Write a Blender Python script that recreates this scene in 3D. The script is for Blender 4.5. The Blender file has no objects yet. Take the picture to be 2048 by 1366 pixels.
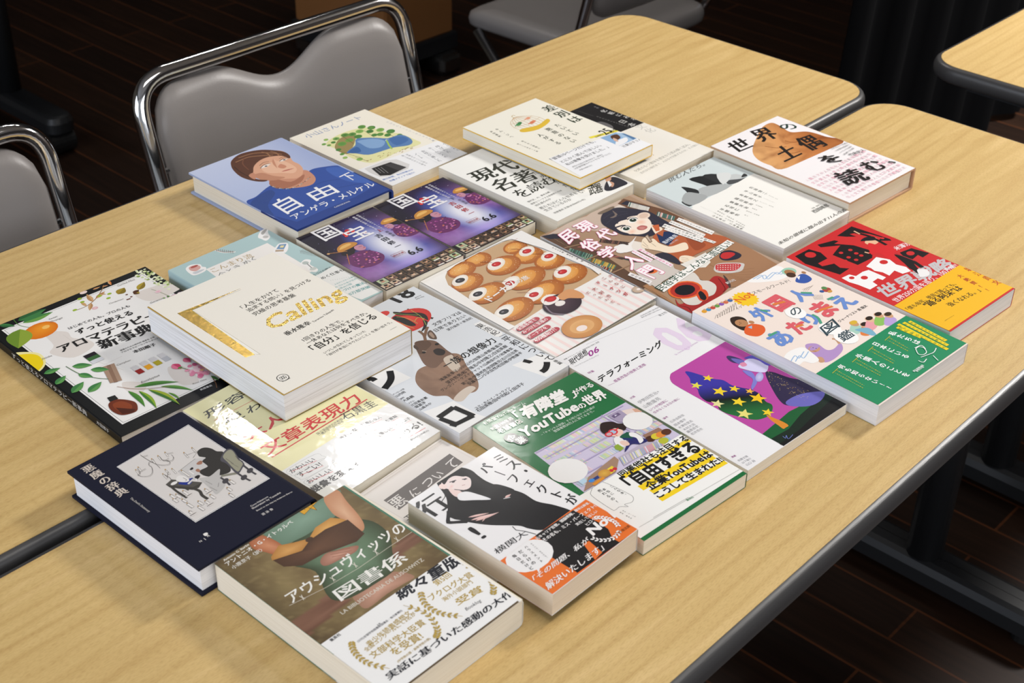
import bpy, bmesh, math, random
import numpy as np
from mathutils import Vector, Matrix
from mathutils.geometry import tessellate_polygon
random.seed(7)
S = bpy.context.scene
# ---------------------------------------------------------------- camera, exposure, light
FPX, CAMH, PITCH, ROLL = 2799.95, 0.740162, 0.575897, 0.019773
W, H = 2048, 1366
fw = Vector((0, math.cos(PITCH), -math.sin(PITCH)))
_r = Vector((1, 0, 0)); _u = _r.cross(fw)
rt = _r*math.cos(ROLL) + _u*math.sin(ROLL)
up = -_r*math.sin(ROLL) + _u*math.cos(ROLL)
CAM = Vector((0, 0, CAMH))
cd = bpy.data.cameras.new('camera'); co = bpy.data.objects.new('camera', cd)
S.collection.objects.link(co); S.camera = co
m = Matrix((rt, up, -fw)).transposed().to_4x4(); m.translation = CAM
co.matrix_world = m
cd.sensor_width = 36; cd.lens = FPX/W*36; cd.clip_start = .05
cd.dof.use_dof = True; cd.dof.focus_distance = 1.33; cd.dof.aperture_fstop = 13
S.view_settings.view_transform = 'Standard'; S.view_settings.look = 'None'
S.view_settings.exposure = 0.4; S.view_settings.gamma = 1
FLOOR = -0.70
CEIL = 1.95
w = bpy.data.worlds.new('world'); S.world = w; w.use_nodes = True
w.node_tree.nodes['Background'].inputs[0].default_value = (.9, .95, 1, 1)
w.node_tree.nodes['Background'].inputs[1].default_value = .25
def area(name, loc, rot, sx, sy, power, col):
    l = bpy.data.lights.new(name, 'AREA'); l.shape = 'RECTANGLE'; l.size = sx; l.size_y = sy
    l.energy = power; l.color = col
    o = bpy.data.objects.new(name, l); S.collection.objects.link(o)
    o.location = loc; o.rotation_euler = rot
    return o
WARM = (1, .965, .925)
# ceiling lamps of the room (fluorescent trays) and the daylight from windows at the left behind the camera
area('ceiling_lamp_glow', (-.40, 3.36, CEIL-.07), (0, 0, .2), .22, .17, 7, WARM)
area('ceiling_lamp_glow', (-.80, 3.50, CEIL-.07), (0, 0, .2), .16, .12, 4, WARM)
area('ceiling_lamp_glow', (-.03, 3.48, CEIL-.07), (0, 0, .2), .12, .12, 2.5, WARM)
area('ceiling_lamp_glow', (2.3, 2.9, CEIL-.07), (0, 0, .3), 1.0, .22, 122, WARM)
area('ceiling_lamp_glow', (.3, .9, CEIL-.07), (0, 0, .3), 1.6, .5, 10, WARM)  # unseen overhead lamp, added for soft general fill
area('daylight_fill', (-2.6, -.6, .7), (0, math.radians(-75), math.radians(20)), 1.6, 2.4, 44, (.80, .87, 1))
area('daylight_fill', (1.3, -1.3, .9), (math.radians(68), 0, math.radians(25)), 2.2, 1.2, 26, (.93, .95, 1))  # fill added behind the camera to brighten near book sides, not a real window
def d2l(h, k=1.0):
    h = h.lstrip('#')
    if len(h) == 3: h = ''.join(c*2 for c in h)
    v = [int(h[i:i+2], 16)/255 for i in (0, 2, 4)]
    return tuple((c/12.92 if c <= .04045 else ((c+.055)/1.055)**2.4)*k for c in v)
# ---------------------------------------------------------------- materials
MATS = {}
def mat(name, base=(.5, .5, .5), rough=.5, metal=0, coat=0, spec=.5):
    if name in MATS: return MATS[name]
    mm = bpy.data.materials.new(name); mm.use_nodes = True
    b = mm.node_tree.nodes['Principled BSDF']
    b.inputs['Base Color'].default_value = (*base, 1)
    b.inputs['Roughness'].default_value = rough; b.inputs['Metallic'].default_value = metal
    b.inputs['Coat Weight'].default_value = coat; b.inputs['Specular IOR Level'].default_value = spec
    MATS[name] = mm
    return mm
def N(mm, t, **kw):
    n = mm.node_tree.nodes.new(t)
    for k, v in kw.items(): setattr(n, k, v)
    return n
def L(mm, a, b): mm.node_tree.links.new(a, b)
def bump(mm, scale, strength, dist=.001, coords='Object', detail=3, vec=None):
    b = mm.node_tree.nodes['Principled BSDF']
    tc = N(mm, 'ShaderNodeTexCoord'); mp = N(mm, 'ShaderNodeMapping')
    if vec: mp.inputs['Scale'].default_value = vec
    nz = N(mm, 'ShaderNodeTexNoise'); nz.inputs['Scale'].default_value = scale; nz.inputs['Detail'].default_value = detail
    bp = N(mm, 'ShaderNodeBump'); bp.inputs['Strength'].default_value = strength; bp.inputs['Distance'].default_value = dist
    L(mm, tc.outputs[coords], mp.inputs[0]); L(mm, mp.outputs[0], nz.inputs['Vector'])
    L(mm, nz.outputs['Fac'], bp.inputs['Height']); L(mm, bp.outputs[0], b.inputs['Normal'])
def paper(name, rough, coat=0, croughness=.1, bmp=None, spec=.5):
    if name in MATS: return MATS[name]
    mm = mat(name, rough=rough, coat=coat, spec=spec); b = mm.node_tree.nodes['Principled BSDF']
    b.inputs['Coat Roughness'].default_value = croughness
    a = N(mm, 'ShaderNodeAttribute'); a.attribute_name = 'print'
    L(mm, a.outputs['Color'], b.inputs['Base Color'])
    if bmp:
        bump(mm, *bmp)
        if coat:
            bn = [n for n in mm.node_tree.nodes if n.type == 'BUMP'][0]
            L(mm, bn.outputs[0], b.inputs['Coat Normal'])
    return mm
GLOSSY = lambda: paper('glossy_laminated_print', .35, .55, .12, (45, .12, .0012), .2)
MIRROR = lambda: paper('high_gloss_laminated_print', .35, 1, .06, (60, .17, .0011))
SATIN = lambda: paper('satin_print', .45, .08, .25, (120, .2, .0004), .18)
MATTE = lambda: paper('matte_print', .65, 0, .3, (900, .2, .0002), .15)
def foil():
    if 'gold_foil' in MATS: return MATS['gold_foil']
    mm = mat('gold_foil', (.40, .27, .07), .27, 1); bump(mm, 260, .35, .0008); return mm
def edge_mat(name, col, dark, scale):
    if name in MATS: return MATS[name]
    mm = mat(name, rough=.7, spec=.2); b = mm.node_tree.nodes['Principled BSDF']
    tc = N(mm, 'ShaderNodeTexCoord'); mp = N(mm, 'ShaderNodeMapping'); mp.inputs['Scale'].default_value = (6, 6, scale)
    nz = N(mm, 'ShaderNodeTexNoise'); nz.inputs['Scale'].default_value = 1; nz.inputs['Detail'].default_value = 4
    nz.inputs['Roughness'].default_value = .75
    cr = N(mm, 'ShaderNodeValToRGB'); e = cr.color_ramp.elements
    e[0].position = .32; e[0].color = (*dark, 1); e[1].position = .52; e[1].color = (*col, 1)
    L(mm, tc.outputs['Object'], mp.inputs[0]); L(mm, mp.outputs[0], nz.inputs['Vector']); L(mm, nz.outputs['Fac'], cr.inputs[0])
    L(mm, cr.outputs[0], b.inputs['Base Color'])
    bp = N(mm, 'ShaderNodeBump'); bp.inputs['Strength'].default_value = .3; bp.inputs['Distance'].default_value = .0003
    L(mm, nz.outputs['Fac'], bp.inputs['Height']); L(mm, bp.outputs[0], b.inputs['Normal'])
    return mm
PAGES = {'white': lambda: edge_mat('white_page_edges', (.80, .80, .82), (.60, .60, .62), 1500),
         'cream': lambda: edge_mat('cream_page_edges', (.80, .74, .62), (.68, .61, .48), 1500),
         'layer': lambda: edge_mat('layered_white_page_edges', (.80, .79, .79), (.50, .48, .46), 900),
         'tan': lambda: edge_mat('tan_page_edges', (.74, .63, .50), (.64, .53, .40), 1500)}
def wood_top():
    mm = mat('light_beech_laminate', rough=.38, spec=.45); b = mm.node_tree.nodes['Principled BSDF']
    tc = N(mm, 'ShaderNodeTexCoord')
    mp = N(mm, 'ShaderNodeMapping'); mp.inputs['Scale'].default_value = (1.4, 16, 1)
    n1 = N(mm, 'ShaderNodeTexNoise'); n1.inputs['Scale'].default_value = 4; n1.inputs['Detail'].default_value = 5; n1.inputs['Distortion'].default_value = .9
    cr = N(mm, 'ShaderNodeValToRGB'); e = cr.color_ramp.elements
    e[0].position = .28; e[0].color = (*d2l('C3A36A'), 1); e[1].position = .75; e[1].color = (*d2l('D2B47C'), 1)
    el = cr.color_ramp.elements.new(.52); el.color = (*d2l('C9AB71'), 1)
    mp2 = N(mm, 'ShaderNodeMapping'); mp2.inputs['Scale'].default_value = (70, 420, 1)
    n2 = N(mm, 'ShaderNodeTexNoise'); n2.inputs['Scale'].default_value = 3; n2.inputs['Detail'].default_value = 2
    cr2 = N(mm, 'ShaderNodeValToRGB'); f = cr2.color_ramp.elements
    f[0].position = .36; f[0].color = (.84, .80, .74, 1); f[1].position = .52; f[1].color = (1, 1, 1, 1)
    mx = N(mm, 'ShaderNodeMix', data_type='RGBA', blend_type='MULTIPLY'); mx.inputs[0].default_value = .75
    L(mm, tc.outputs['Object'], mp.inputs[0]); L(mm, mp.outputs[0], n1.inputs['Vector']); L(mm, n1.outputs['Fac'], cr.inputs[0])
    L(mm, tc.outputs['Object'], mp2.inputs[0]); L(mm, mp2.outputs[0], n2.inputs['Vector']); L(mm, n2.outputs['Fac'], cr2.inputs[0])
    # wide cathedral figure
    mp3 = N(mm, 'ShaderNodeMapping'); mp3.inputs['Scale'].default_value = (1.2, 5.5, 1)
    wv = N(mm, 'ShaderNodeTexWave', wave_type='RINGS'); wv.inputs['Scale'].default_value = 5; wv.inputs['Distortion'].default_value = 5; wv.inputs['Detail'].default_value = 2
    wv.inputs['Detail Scale'].default_value = .8
    cr3 = N(mm, 'ShaderNodeValToRGB'); g = cr3.color_ramp.elements
    g[0].position = .0; g[0].color = (.90, .87, .82, 1); g[1].position = .35; g[1].color = (1, 1, 1, 1)
    mx2 = N(mm, 'ShaderNodeMix', data_type='RGBA', blend_type='MULTIPLY'); mx2.inputs[0].default_value = .8
    L(mm, tc.outputs['Object'], mp3.inputs[0]); L(mm, mp3.outputs[0], wv.inputs['Vector']); L(mm, wv.outputs['Fac'], cr3.inputs[0])
    L(mm, cr.outputs[0], mx.inputs[6]); L(mm, cr2.outputs[0], mx.inputs[7])
    L(mm, mx.outputs[2], mx2.inputs[6]); L(mm, cr3.outputs[0], mx2.inputs[7])
    L(mm, mx2.outputs[2], b.inputs['Base Color'])
    bp = N(mm, 'ShaderNodeBump'); bp.inputs['Strength'].default_value = .25; bp.inputs['Distance'].default_value = .0003
    L(mm, n2.outputs['Fac'], bp.inputs['Height']); L(mm, bp.outputs[0], b.inputs['Normal'])
    return mm
def floor_mat():
    mm = mat('dark_stained_floorboards', rough=.5, spec=.2); b = mm.node_tree.nodes['Principled BSDF']
    tc = N(mm, 'ShaderNodeTexCoord'); mp = N(mm, 'ShaderNodeMapping'); mp.inputs['Location'].default_value = (.3, .035, 0)
    br = N(mm, 'ShaderNodeTexBrick'); br.offset = .37
    br.inputs['Color1'].default_value = (*d2l('281910'), 1); br.inputs['Color2'].default_value = (*d2l('1A100B'), 1)
    br.inputs['Mortar'].default_value = (*d2l('4C2C18'), 1)
    br.inputs['Scale'].default_value = 1; br.inputs['Brick Width'].default_value = 1.7; br.inputs['Row Height'].default_value = .082
    br.inputs['Mortar Size'].default_value = .0025; br.inputs['Mortar Smooth'].default_value = .3; br.inputs['Bias'].default_value = 0
    mp2 = N(mm, 'ShaderNodeMapping'); mp2.inputs['Scale'].default_value = (2, 30, 1)
    nz = N(mm, 'ShaderNodeTexNoise'); nz.inputs['Scale'].default_value = 3; nz.inputs['Detail'].default_value = 5
    mx = N(mm, 'ShaderNodeMix', data_type='RGBA', blend_type='MULTIPLY'); mx.inputs[0].default_value = .8
    cr = N(mm, 'ShaderNodeValToRGB'); e = cr.color_ramp.elements; e[0].position = .3; e[0].color = (.5, .45, .4, 1); e[1].position = .7
    e[1].color = (1.2, 1.1, 1, 1)
    L(mm, tc.outputs['Object'], mp.inputs[0]); L(mm, mp.outputs[0], br.inputs['Vector'])
    L(mm, tc.outputs['Object'], mp2.inputs[0]); L(mm, mp2.outputs[0], nz.inputs['Vector']); L(mm, nz.outputs['Fac'], cr.inputs[0])
    L(mm, br.outputs['Color'], mx.inputs[6]); L(mm, cr.outputs[0], mx.inputs[7]); L(mm, mx.outputs[2], b.inputs['Base Color'])
    return mm
BLACKMETAL = mat('black_painted_steel', d2l('1C1D1F'), .42)
RIM = mat('dark_grey_edge_moulding', d2l('3D3C3C'), .38)
bump(RIM, 60, .2, .0006, vec=(1, 12, 12))
CHROME = mat('chrome', (.72, .72, .73), .09, 1)
VINYL = mat('grey_vinyl', d2l('7D7875'), .42); bump(VINYL, 500, .25, .0004)
BLACKRUB = mat('black_rubber', d2l('131313'), .5)
# ---------------------------------------------------------------- object helpers
def empty(name, loc=(0, 0, 0), rz=0, rx=0):
    o = bpy.data.objects.new(name, None); S.collection.objects.link(o); o.empty_display_size = .05
    o.location = loc; o.rotation_euler = (rx, 0, rz); return o
def tag(o, label=None, cat=None, group=None, kind=None):
    for k, v in (('label', label), ('category', cat), ('group', group), ('kind', kind)):
        if v: o[k] = v
    return o
def link(name, me, mt, parent=None, smooth=False):
    o = bpy.data.objects.new(name, me); S.collection.objects.link(o)
    for x in (mt if isinstance(mt, (list, tuple)) else [mt]): me.materials.append(x)
    if parent: o.parent = parent
    if smooth:
        for p in me.polygons: p.use_smooth = True
    return o
def bm_obj(name, bm, mt, parent=None, smooth=False):
    me = bpy.data.meshes.new(name); bm.to_mesh(me); bm.free()
    return link(name, me, mt, parent, smooth)
def box(bm, x0, x1, y0, y1, z0, z1, bev=0):
    vs = bmesh.ops.create_cube(bm, size=1)['verts']
    for v in vs: v.co = Vector((x0+(v.co.x+.5)*(x1-x0), y0+(v.co.y+.5)*(y1-y0), z0+(v.co.z+.5)*(z1-z0)))
    if bev:
        es = list({e for v in vs for e in v.link_edges})
        bmesh.ops.bevel(bm, geom=es, offset=bev, segments=2, affect='EDGES')
def rrect(x0, x1, y0, y1, r, n=8):
    P = []
    for cx, cy, a in ((x1-r, y1-r, 0), (x0+r, y1-r, 90), (x0+r, y0+r, 180), (x1-r, y0+r, 270)):
        for k in range(n+1):
            t = math.radians(a+90*k/n); P.append((cx+r*math.cos(t), cy+r*math.sin(t)))
    return P
def stack(bm, rings):
    """rings: list of lists of 3d points, all same count, closed; caps both ends"""
    R = [[bm.verts.new(p) for p in r] for r in rings]
    n = len(R[0])
    for a, b in zip(R, R[1:]):
        for i in range(n): bm.faces.new((a[i], a[(i+1) % n], b[(i+1) % n], b[i]))
    bm.faces.new(list(reversed(R[0]))); bm.faces.new(R[-1])
def tube(bm, pts, r, seg=12, closed=False):
    pts = [Vector(p) for p in pts]; n = len(pts); rings = []
    prev = None
    for i, p in enumerate(pts):
        if closed: t = pts[(i+1) % n]-pts[i-1]
        else: t = pts[min(i+1, n-1)]-pts[max(i-1, 0)]
        t.normalize()
        if prev is None:
            a = t.orthogonal().normalized()
        else:
            a = prev - t*prev.dot(t); a.normalize()
        prev = a; b = t.cross(a)
        rings.append([bm.verts.new(p+a*r*math.cos(2*math.pi*k/seg)+b*r*math.sin(2*math.pi*k/seg)) for k in range(seg)])
    for i in range(n if closed else n-1):
        A, B = rings[i], rings[(i+1) % n]
        for k in range(seg): bm.faces.new((A[k], A[(k+1) % seg], B[(k+1) % seg], B[k]))
    if not closed:
        bm.faces.new(list(reversed(rings[0]))); bm.faces.new(rings[-1])
def fillet(pts, r, n=6):
    pts = [Vector(p) for p in pts]; out = [pts[0]]
    for i in range(1, len(pts)-1):
        a, b, c = pts[i-1], pts[i], pts[i+1]
        u = (a-b).normalized(); v = (c-b).normalized()
        rr = min(r, (a-b).length*.49, (c-b).length*.49)
        p0, p1 = b+u*rr, b+v*rr
        for k in range(n+1):
            t = k/n; out.append(p0*(1-t)**2+b*2*t*(1-t)+p1*t*t)
    out.append(pts[-1]); return out
# ---------------------------------------------------------------- the room
ANG = math.radians(47.75)                       # direction the tables run in
DV = Vector((math.cos(ANG), math.sin(ANG), 0)); NV = Vector((math.sin(ANG), -math.cos(ANG), 0))
def ND(n, d, z=0): return NV*(n/1000)+DV*(d/1000)+Vector((0, 0, z/1000))
def plane(name, pts, mt):
    me = bpy.data.meshes.new(name); me.from_pydata([tuple(p) for p in pts], [], [(0, 1, 2, 3)])
    return tag(link(name, me, mt), kind='structure')
fo = plane('floor', [(-5, -5, 0), (5, -5, 0), (5, 5, 0), (-5, 5, 0)], floor_mat())
fo.location = (0, 2, FLOOR); fo.rotation_euler = (0, 0, ANG-math.pi/2)
WALL = mat('painted_wall', d2l('8A857C'), .8); CEILM = mat('white_ceiling', (.38, .37, .36), .8)
plane('ceiling', [(-3.5, -1.5, CEIL), (-3.5, 6.5, CEIL), (3.5, 6.5, CEIL), (3.5, -1.5, CEIL)], CEILM)
DARKW = mat('dark_wood_panelling', d2l('241A14'), .6)
plane('wall_back', [(-3.5, 6.5, FLOOR), (3.5, 6.5, FLOOR), (3.5, 6.5, CEIL), (-3.5, 6.5, CEIL)], DARKW)
plane('wall_left', [(-3.5, -1.5, FLOOR), (-3.5, 6.5, FLOOR), (-3.5, 6.5, CEIL), (-3.5, -1.5, CEIL)], WALL)
plane('wall_right', [(3.5, 6.5, FLOOR), (3.5, -1.5, FLOOR), (3.5, -1.5, CEIL), (3.5, 6.5, CEIL)], DARKW)
# lamp trays on the ceiling
LAMPM = mat('lamp_tray_white', (.8, .8, .8), .5)
for lx, ly, rz, sx, sy, lb in ((-.40, 3.36, .2, .26, .20, 'square ceiling lamp tray beyond the tables, middle of three small ones'),
                           (-.80, 3.50, .2, .16, .12, 'small ceiling lamp tray beyond the tables, leftmost of three'), (-.03, 3.48, .2, .12, .12, 'smallest ceiling lamp tray beyond the tables'),
                           (2.3, 2.9, .3, 1.0, .22, 'long ceiling lamp tray to the right of the tables'),
                           (.3, .9, .3, 1.6, .5, 'wide unseen ceiling lamp tray added above the camera for soft fill')):
    t = empty('ceiling_lamp', (lx, ly, CEIL), rz); tag(t, lb, 'lamp', 'ceiling lamps')
    bm = bmesh.new(); box(bm, -sx/2-.02, sx/2+.02, -sy/2-.02, sy/2+.02, -.055, -.001, .004); bm_obj('lamp_housing', bm, LAMPM, t)
# ---------------------------------------------------------------- tables
WOOD = wood_top()
def table(label, n0, n1, d0, d1, legs, rim=.009, th=.024, cast=False):
    """n0..n1, d0..d1 extents of the wooden top in the table frame (mm); local x runs along the table"""
    cx, cy = (d0+d1)/2, (n0+n1)/2
    lx, ly = (d1-d0)/2000, (n1-n0)/2000
    o = ND(cy, cx); t = empty('meeting_table', (o.x, o.y, FLOOR), ANG); tag(t, label, 'table')
    Z = -FLOOR
    rr = .045
    bm = bmesh.new()
    stack(bm, [[(x, y, z) for x, y in rrect(-lx, lx, -ly, ly, rr)] for z in (Z-th+.001, Z)])
    bm_obj('tabletop', bm, WOOD, t)
    bm = bmesh.new(); rings = []
    prof = [(0, -.0002)]+[(rim*math.sin(math.pi*k/10), -th/2+th/2*math.cos(math.pi*k/10)) for k in range(0, 11)]
    prof = [(-.001, -.0006)]+[(rim*(abs(math.sin(math.pi*k/10))**.7), -th/2+(th/2)*math.cos(math.pi*k/10)-.0006) for k in range(11)]+[(-.001, -th-.0004)]
    for off, dz in prof:
        rings.append([bm.verts.new((x, y, Z+dz)) for x, y in rrect(-lx-off, lx+off, -ly-off, ly+off, rr+off)])
    for a, b in zip(rings, rings[1:]):
        for i in range(len(a)): bm.faces.new((a[i], b[i], b[(i+1) % len(a)], a[(i+1) % len(a)]))
    bmesh.ops.recalc_face_normals(bm, faces=bm.faces)
    bm_obj('edge_moulding', bm, RIM, t, True)
    for dx, dn in legs:
        x = (dx-cx)/1000; y = (dn-cy)/1000
        bm = bmesh.new(); tube(bm, [(x, y, .06), (x, y, Z-th)], .027, 20); p = bm_obj('leg_post', bm, BLACKMETAL, t, True)
        bm = bmesh.new()
        rings = []
        for k in range(13):
            a = math.pi*k/12; 
        stack(bm, [[(x+px, y+py, z) for px, py in rrect(-.03+i, .03-i, -.21+i, .21-i, .028-i*.8)] for z, i in ((.022, 0), (.045, 0), (.056, .004), (.06, .012))])
        fr = bm_obj('foot_rail', bm, BLACKMETAL, t)
        for yy in (-.17, .17):
            bm = bmesh.new(); tube(bm, [(x, y+yy, 0), (x, y+yy, .023)], .018, 16); bm_obj('levelling_glide', bm, BLACKRUB, fr)
        bm = bmesh.new(); box(bm, x-.03, x+.03, y-.17, y+.17, Z-th-.022, Z-th-.0005, .003); bm_obj('support_bracket', bm, BLACKMETAL, t)
    return t
table('far beech-topped table whose back edge faces the grey chairs', -1273, -845, -150, 1648, [(1560, -1057), (-70, -1057)])
table('near beech-topped table carrying the front rows of books', -820, -385, -150, 1628, [(1608, -600)] and [(1585, -600), (-70, -600)])
table('third beech-topped table cut off at the upper right corner', -842, -405, 1801, 3400, [(1868, -618), (3300, -618)])
# ---------------------------------------------------------------- chairs
def chair():
    t = empty('folding_chair')
    hw = .220; r = .0108
    top = .772; yb = -.215; ys = -.118
    def Y(z): return ys+(yb-ys)*(z-.40)/(top-.40) if z > .40 else ys
    # tube: front foot -> up past the seat -> back frame loop
    P = [(-hw, .20, .012), (-hw, Y(.43), .43), (-hw, yb, top-.0), (hw, yb, top-.0), (hw, Y(.43), .43), (hw, .20, .012)]
    P = [P[0], P[1], (-hw, yb, top), (hw, yb, top), P[4], P[5]]
    bm = bmesh.new(); tube(bm, fillet(P, .05, 10), r, 16); bm_obj('frame', bm, CHROME, t, True)
    Q = [(-hw+.028, .16, .40), (-hw+.028, -.24, .012), (hw-.028, -.24, .012), (hw-.028, .16, .40)]
    bm = bmesh.new(); tube(bm, fillet(Q, .04, 6), .011, 14); bm_obj('rear_leg', bm, CHROME, t, True)
    bm = bmesh.new(); tube(bm, [(-hw, .15, .115), (hw, .15, .115)], .008, 12); bm_obj('stretcher', bm, CHROME, t, True)
    bm = bmesh.new()
    O = rrect(-.195, .195, -.16, .21, .05, 6)
    def ring(s, z): return [(x*s, (y-.025)*s+.025, z-.012*max(0, (y-.12)/.09)**2) for x, y in O]
    stack(bm, [ring(.95, .405), ring(.99, .412), ring(1, .424), ring(.985, .436), ring(.93, .443), ring(.8, .445)])
    bm_obj('seat', bm, VINYL, t, True)
    # back panel: soft slab with a dipped top edge, following the lean
    ztop = top-.0150; zbot = .50; wi = hw-.0140
    n = 56; U = [(-1+2*k/n) for k in range(n+1)]
    def zt(u):
        z = ztop; e = abs(u)
        if e > .78: z -= .055*(1-math.sqrt(max(0, 1-((e-.78)/.22)**2)))
        d = .5*(1+math.cos(math.pi*u/.52)) if abs(u) < .52 else 0
        return z-.036*d
    def zb(u):
        e = abs(u); return zbot+(.05*(1-math.sqrt(max(0, 1-((e-.75)/.25)**2))) if e > .75 else 0)
    bm = bmesh.new(); rows = []
    m_ = 14
    for side in (1, -1):
        g = []
        for j in range(m_+1):
            row = []
            for u in U:
                a, b = zb(u), zt(u); v = j/m_; z = a+(b-a)*v
                ed = min(1, min(v, 1-v)*m_/1.4, (1-abs(u))*9+.0)
                thk = .003+.009*math.sqrt(max(0, ed))
                x = u*wi*(1-.0*abs(v-.5))
                row.append(bm.verts.new((x, Y(z)+.012*(1-u*u)*-1+side*thk, z)))
            g.append(row)
        rows.append(g)
    for s, g in enumerate(rows):
        for j in range(m_):
            for i in range(n):
                f = (g[j][i], g[j][i+1], g[j+1][i+1], g[j+1][i]); bm.faces.new(f if s else tuple(reversed(f)))
    a, b = rows
    for j in range(m_):
        bm.faces.new((a[j][0], b[j][0], b[j+1][0], a[j+1][0])); bm.faces.new((a[j][n], a[j+1][n], b[j+1][n], b[j][n]))
    for i in range(n):
        bm.faces.new((a[0][i], a[0][i+1], b[0][i+1], b[0][i])); bm.faces.new((a[m_][i], b[m_][i], b[m_][i+1], a[m_][i+1]))
    bmesh.ops.recalc_face_normals(bm, faces=bm.faces)
    p = bm_obj('backrest', bm, VINYL, t, True)
    for s in (-1, 1):
        for zz in (.56, .66):
            bm = bmesh.new(); tube(bm, [(s*(hw-.002), Y(zz), zz), (s*(wi-.012), Y(zz), zz)], .004, 8); bm_obj('fixing_screw', bm, CHROME, p)
    return t
def copy_tree(o, parent=None):
    c = o.copy(); S.collection.objects.link(c); c.parent = parent
    for ch in list(o.children): copy_tree(ch, c)
    return c
c0 = chair()
def put(c, n, d, rz, label):
    p = ND(n, d); c.location = (p.x, p.y, FLOOR); c.rotation_euler = (0, 0, rz); tag(c, label, 'chair', 'grey vinyl chairs with chrome frames')
AF = ANG-math.pi/2
put(c0, -1197, 1082, ANG-math.pi, 'grey vinyl chair behind the middle of the far table, its whole top rail in view')
put(copy_tree(c0), -1175, 500, ANG-math.pi, 'grey vinyl chair at the left border, only one rounded shoulder of its back in view')
put(copy_tree(c0), -1775, 2195, ANG, 'grey vinyl chair facing away behind the far corner of the table, seat in view')
# ---------------------------------------------------------------- cabinet, castor leg table, curtain in the dark background
CABM = mat('brown_wood_veneer', d2l('8A5C33'), .5); bump(CABM, 8, .2, .001, vec=(1, 1, 12))
t = empty('wooden_lectern'); p = ND(-2755, 2512); t.location = (p.x, p.y, FLOOR); t.rotation_euler = (0, 0, ANG)
tag(t, 'brown wooden lectern on a black plinth behind the chairs at the top', 'lectern')
bm = bmesh.new(); box(bm, -.22, .02, -.22, .14, .10, 1.0, .004); bm_obj('body', bm, CABM, t)
bm = bmesh.new(); box(bm, -.23, .03, -.23, .15, .055, .0995, .003); bm_obj('plinth', bm, BLACKMETAL, t)
bm = bmesh.new(); box(bm, -.24, .04, -.24, .16, 1.0005, 1.02, .003); bm_obj('sloping_top', bm, CABM, t)
STEEL = mat('brushed_steel', (.35, .34, .33), .3, 1)
for xx in (-.15, 0.0):
    bm = bmesh.new(); box(bm, xx-.06, xx+.02, -.26, .17, 0, .054, .012); bm_obj('foot', bm, STEEL, t)
t = empty('castor_table'); p = ND(-2810, 1500); t.location = (p.x, p.y, FLOOR); t.rotation_euler = (0, 0, ANG-math.pi/2)
tag(t, 'dark table leg with long foot and castor in the shadow at upper left', 'table')
bm = bmesh.new(); tube(bm, [(-.20, 0, .085), (-.20, 0, .66)], .03, 16); bm_obj('leg_post', bm, BLACKMETAL, t, True)
bm = bmesh.new(); stack(bm, [[(x, y, z) for x, y in rrect(-.42+i, .04-i, -.035+i, .035-i, .03-i*.7)] for z, i in ((.062, 0), (.085, 0), (.097, .006), (.10, .015))]); bm_obj('foot_rail', bm, BLACKMETAL, t)
bm = bmesh.new(); box(bm, -.45, .05, -.25, .25, .66, .685, .004); bm_obj('tabletop', bm, BLACKMETAL, t)
for xx in (-.38, .0):
    bm = bmesh.new(); tube(bm, [(xx, -.03, .03), (xx, .03, .03)], .03, 20); cc = bm_obj('castor', bm, BLACKRUB, t)
    bm = bmesh.new(); tube(bm, [(xx, 0, .055), (xx, 0, .064)], .012, 12); bm_obj('castor_stem', bm, STEEL, cc)
bm = bmesh.new(); n = 90; lo = []; hi = []
CUR = mat('black_navy_cloth', (.0012, .0013, .002), .95, spec=.1)
for k in range(n+1):
    u = k/n; q = ND(-1300+22*math.sin(u*80), 2350+u*2300); lo.append((q.x, q.y, FLOOR+.02)); hi.append((q.x+.12*(1-u), q.y, CEIL-.05))
V0 = [bm.verts.new(p) for p in lo]; V1 = [bm.verts.new(p) for p in hi]
V2 = [bm.verts.new((p[0], p[1]+.004, p[2])) for p in lo]; V3 = [bm.verts.new((p[0], p[1]+.004, p[2])) for p in hi]
for k in range(n):
    bm.faces.new((V0[k], V0[k+1], V1[k+1], V1[k])); bm.faces.new((V3[k], V3[k+1], V2[k+1], V2[k]))
tag(bm_obj('curtain', bm, CUR, None, True), 'black navy curtain hanging in the dark behind the tables at upper right', 'curtain')
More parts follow.
